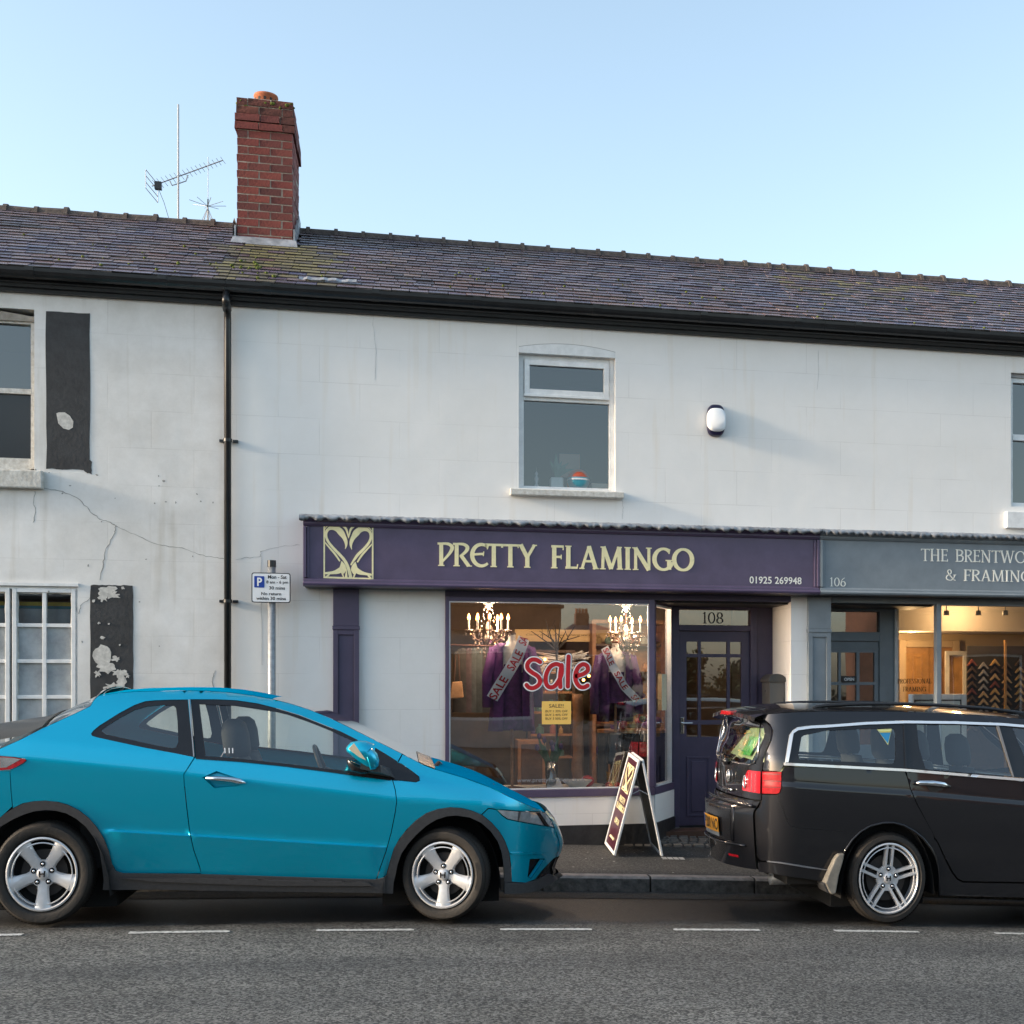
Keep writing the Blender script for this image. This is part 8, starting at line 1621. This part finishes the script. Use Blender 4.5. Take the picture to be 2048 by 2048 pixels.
cd = thing('card_sheet', 'green and white translucent sheet behind the rear glass of the black car', 'card', (2.8, BK.yc, zbt)); mb = MB(); q = [Rr(zg0 + .03, -.55, -.06), Rr(zg0 + .05, .35, -.06), Rr(zg1 - .06, .1, -.12), Rr(zg1 - .05, -.55, -.12)]; mb.quad(*q); mb.build('sheet', mat('pale green film', (.5, .58, .36), .6, noise=(3.5, .3, (.3, .4, .18))), cd); g_ = [Rr(zg0 + .06, -.5, -.05), Rr(zg0 + .06, -.15, -.05), Rr(zg0 + .2, -.2, -.07), Rr(zg0 + .2, -.5, -.07)]; MB().quad(*g_).build('green_print', mat('leaf green print', (.08, .4, .08), .6, noise=(16, .5)), cd)
rzy = fz(1779, 1757.5, YN) - fz(1779, 1849.5, YN); cw = (xb_, YN + .012, fz(1779, 1757.5, YN)); wheel(est, cw, rzy * .89, rzy, 'twin'); wheel(est, (fwx, YN + .012, fwz), rzy * .89, rzy, 'twin')
for x, z in ((xb_, cw[2]), (fwx, fwz)): wheel(est, (x, YN + 1.75, z), rzy * .89, rzy, 'twin', pi)
ex = P(1540, 1757, -2.9); MB().lathe([(.035, .25), (.05, .25), (.05, 0), (.044, 0), (.04, .24)], (ex.x - .0, ex.y, ex.z), 'X', 18).build('exhaust_pipe', M['alu'], est, smooth=True)
# ---------------------------------------------------------------- across the street (seen in the shop windows and the car paint)
M['brickwall'] = mat('brown brick wall', (.2, .1, .07), .85, noise=(6, .3)); M['slateroof'] = mat('far slate', (.09, .085, .1), .6, noise=(2, .3)); M['dkfascia'] = mat('brown fascia', (.11, .055, .045), .5); M['rend'] = mat('grey render', (.42, .42, .42), .85, noise=(3, .1))
def opp(px, py, Yb): p = P(px, py, Yb); return p.x, p.z
def shop_opposite(x0, x1, label, wallm, fm):
    t = thing('opposite_shop', label, 'shop', ((x0 + x1) / 2, -25, 0)); g = roadq((x0 + x1) / 2) - .6; Y0 = -24.5
    wins = []; x = x0 + 1.2
    while x < x1 - 1.5: wins.append((x, x + 1., 4.2, 5.3)); x += 2.6
    low = []; x = x0 + .7
    while x < x1 - 2.4: low.append((x, x + 2.3, .6, 2.5)); x += 3.1
    slab(MB(), x0, x1, g, 5.6, wins + low, Y0, Y0 - .3).build('wall', wallm, t); box('side_wall', x0, x1, -31, Y0 - .31, g, 5.59, wallm, t)
    for a, b, c, d in wins + low: w = MB(); frame4(w, a, b, c, d, .07, Y0 - .1, Y0 - .2); wo = w.build('window', M['white'], t); MB().quad((b, Y0 - .15, c), (a, Y0 - .15, c), (a, Y0 - .15, d), (b, Y0 - .15, d)).build('pane', M['dark'], wo)
    MB().box(x0 - .02, x1 + .02, Y0, Y0 + .3, 3.1, 3.75).build('fascia_board', fm, t); MB().box(x0 - .1, x1 + .1, Y0, Y0 + .38, 3.751, 3.84).build('cornice', M['gloss'] if 'gloss' in M else M['black'], t)
    MB().add([(x0 - .2, Y0 + .25, 5.6), (x1 + .2, Y0 + .25, 5.6), (x1 + .2, -27.7, 7.6), (x0 - .2, -27.7, 7.6), (x0 - .2, -31.2, 5.6), (x1 + .2, -31.2, 5.6)], [(3, 2, 1, 0), (2, 3, 4, 5), (0, 3, 4), (1, 5, 2)]).build('roof', M['slateroof'], t)
shop_opposite(-18, 4.3, 'grey rendered shop across the street with a brown fascia, mirrored in the shop window', M['rend'], M['dkfascia']); shop_opposite(15.5, 34, 'brown brick shop across the street at the right, mirrored in the black car', M['brickwall'], M['dkfascia'])
def house(pxa, pxb, pxap, pyap, pye, chim, label):
    Yb = 80.; x0, _ = opp(pxa, 1300, Yb); x1, _ = opp(pxb, 1300, Yb); xa, za = opp(pxap, pyap, Yb); _, ze = opp(pxap, pye, Yb); t = thing('far_house', label, 'house', ((x0 + x1) / 2, -Yb - 3, -2), 'brick houses beyond the side street')
    MB().box(x0 + .3, x1 - .3, -Yb - 8, -Yb - .2, -2, ze).build('wall', M['brickwall'], t); xm0, xm1 = xa - .8, xa + .8
    MB().add([(x0, -Yb, ze), (x1, -Yb, ze), (x1, -Yb - 8.2, ze), (x0, -Yb - 8.2, ze), (xm0, -Yb - 4, za), (xm1, -Yb - 4, za)], [(1, 0, 4, 5), (2, 1, 5), (3, 2, 5, 4), (0, 3, 4)]).build('roof', M['slateroof'], t)
    c0, _ = opp(chim[0], 1300, Yb); c1, ct = opp(chim[1], chim[2], Yb); c = MB().box(c0, c1, -Yb - 4.6, -Yb - 3.4, ze, ct).build('chimney', M['brickwall'], t)
    for q in range(4): MB().lathe([(.12, 0), (.1, .4)], (c0 + (c1 - c0) * (q + .5) / 4, -Yb - 4, ct), 'Z', 8).build('chimney_pot', M['terra'], c)
    for q in range(3): a = x0 + .8 + (x1 - x0 - 2.4) * q / 2; w = MB(); frame4(w, a, a + 1, 2.2, 3.6, .08, -Yb - .19, -Yb - .1); wo = w.build('window', M['white'], t); box('pane', a + .08, a + .92, -Yb - .19, -Yb - .15, 2.28, 3.52, M['dark'], wo)
house(1003, 1114, 1098, 1247, 1268, (1033, 1063, 1240), 'small brick house left of its taller neighbour beyond the side street'); house(1122, 1246, 1180, 1240, 1268, (1163, 1192, 1218), 'brick house with the tall four-pot chimney beyond the side street')
def tree(x, y, h, r, label, nleaf, seed):
    random.seed(seed); g = -1.0; t = thing('tree', label, 'tree', (x, y, g), 'trees across the street'); tr = MB().tube([(x, y, g), (x + .1, y, g + h * .35), (x, y + .1, g + h * .8)], [.28, .2, .06], 9).build('trunk', mdk, t)
    lb = MB()
    for q in range(9): a = q * 2.4; zz = g + h * (.3 + .05 * q); lb.tube([(x, y, zz), (x + r * .75 * cos(a), y + r * .75 * sin(a), zz + h * .18)], [.09, .02], 6)
    lb.build('limbs', mdk, tr); mb = MB()
    for q in range(nleaf):
        cl = random.randrange(26); rs = random.Random(cl * 7 + seed); cx, cy, cz = rs.gauss(0, r * .5), rs.gauss(0, r * .5), g + h * (.62 + rs.uniform(-.26, .3)); s = .16; c = Vector((x + cx + random.gauss(0, r * .17), y + cy + random.gauss(0, r * .17), cz + random.gauss(0, h * .05))); a = Vector((random.uniform(-1, 1), random.uniform(-1, 1), random.uniform(-1, 1))).normalized(); b = a.cross(Vector((.3, .2, 1))).normalized(); mb.add([c - a * s, c + b * s * .6, c + a * s, c - b * s * .6], [(0, 1, 2, 3)])
    mb.build('crown', M['leafy'], t)
M['leafy'] = mat('dark evergreen leaf', (.035, .05, .022), .7, rand=('island', [(.02, .03, .014), (.06, .075, .03)]))
tree(8.6, -46, 3.4, 1.5, 'dense dark evergreen tree nearest in the side street opening', 5000, 2); tree(14.5, -56, 4.2, 1.6, 'taller evergreen tree farther down the side street', 5000, 5); tree(21, -64, 4.2, 2.6, 'broad evergreen tree at the far right beyond the brick shop', 5000, 9)
hg_ = thing('garden_hedge', 'long low dark hedge in front of the far brick houses', 'hedge', (10, -70, -1)); mb = MB(); random.seed(1)
for q in range(5000): c = Vector((random.uniform(-2, 30), -70 + random.uniform(-.6, .6), random.uniform(-1.6, 1.2))); a = Vector((random.uniform(-1, 1), random.uniform(-1, 1), random.uniform(-1, 1))).normalized(); b = a.cross(Vector((.3, .2, 1))).normalized(); s = .2; mb.add([c - a * s, c + b * s * .7, c + a * s, c - b * s * .7], [(0, 1, 2, 3)])
mb.build('foliage', M['leafy'], hg_)
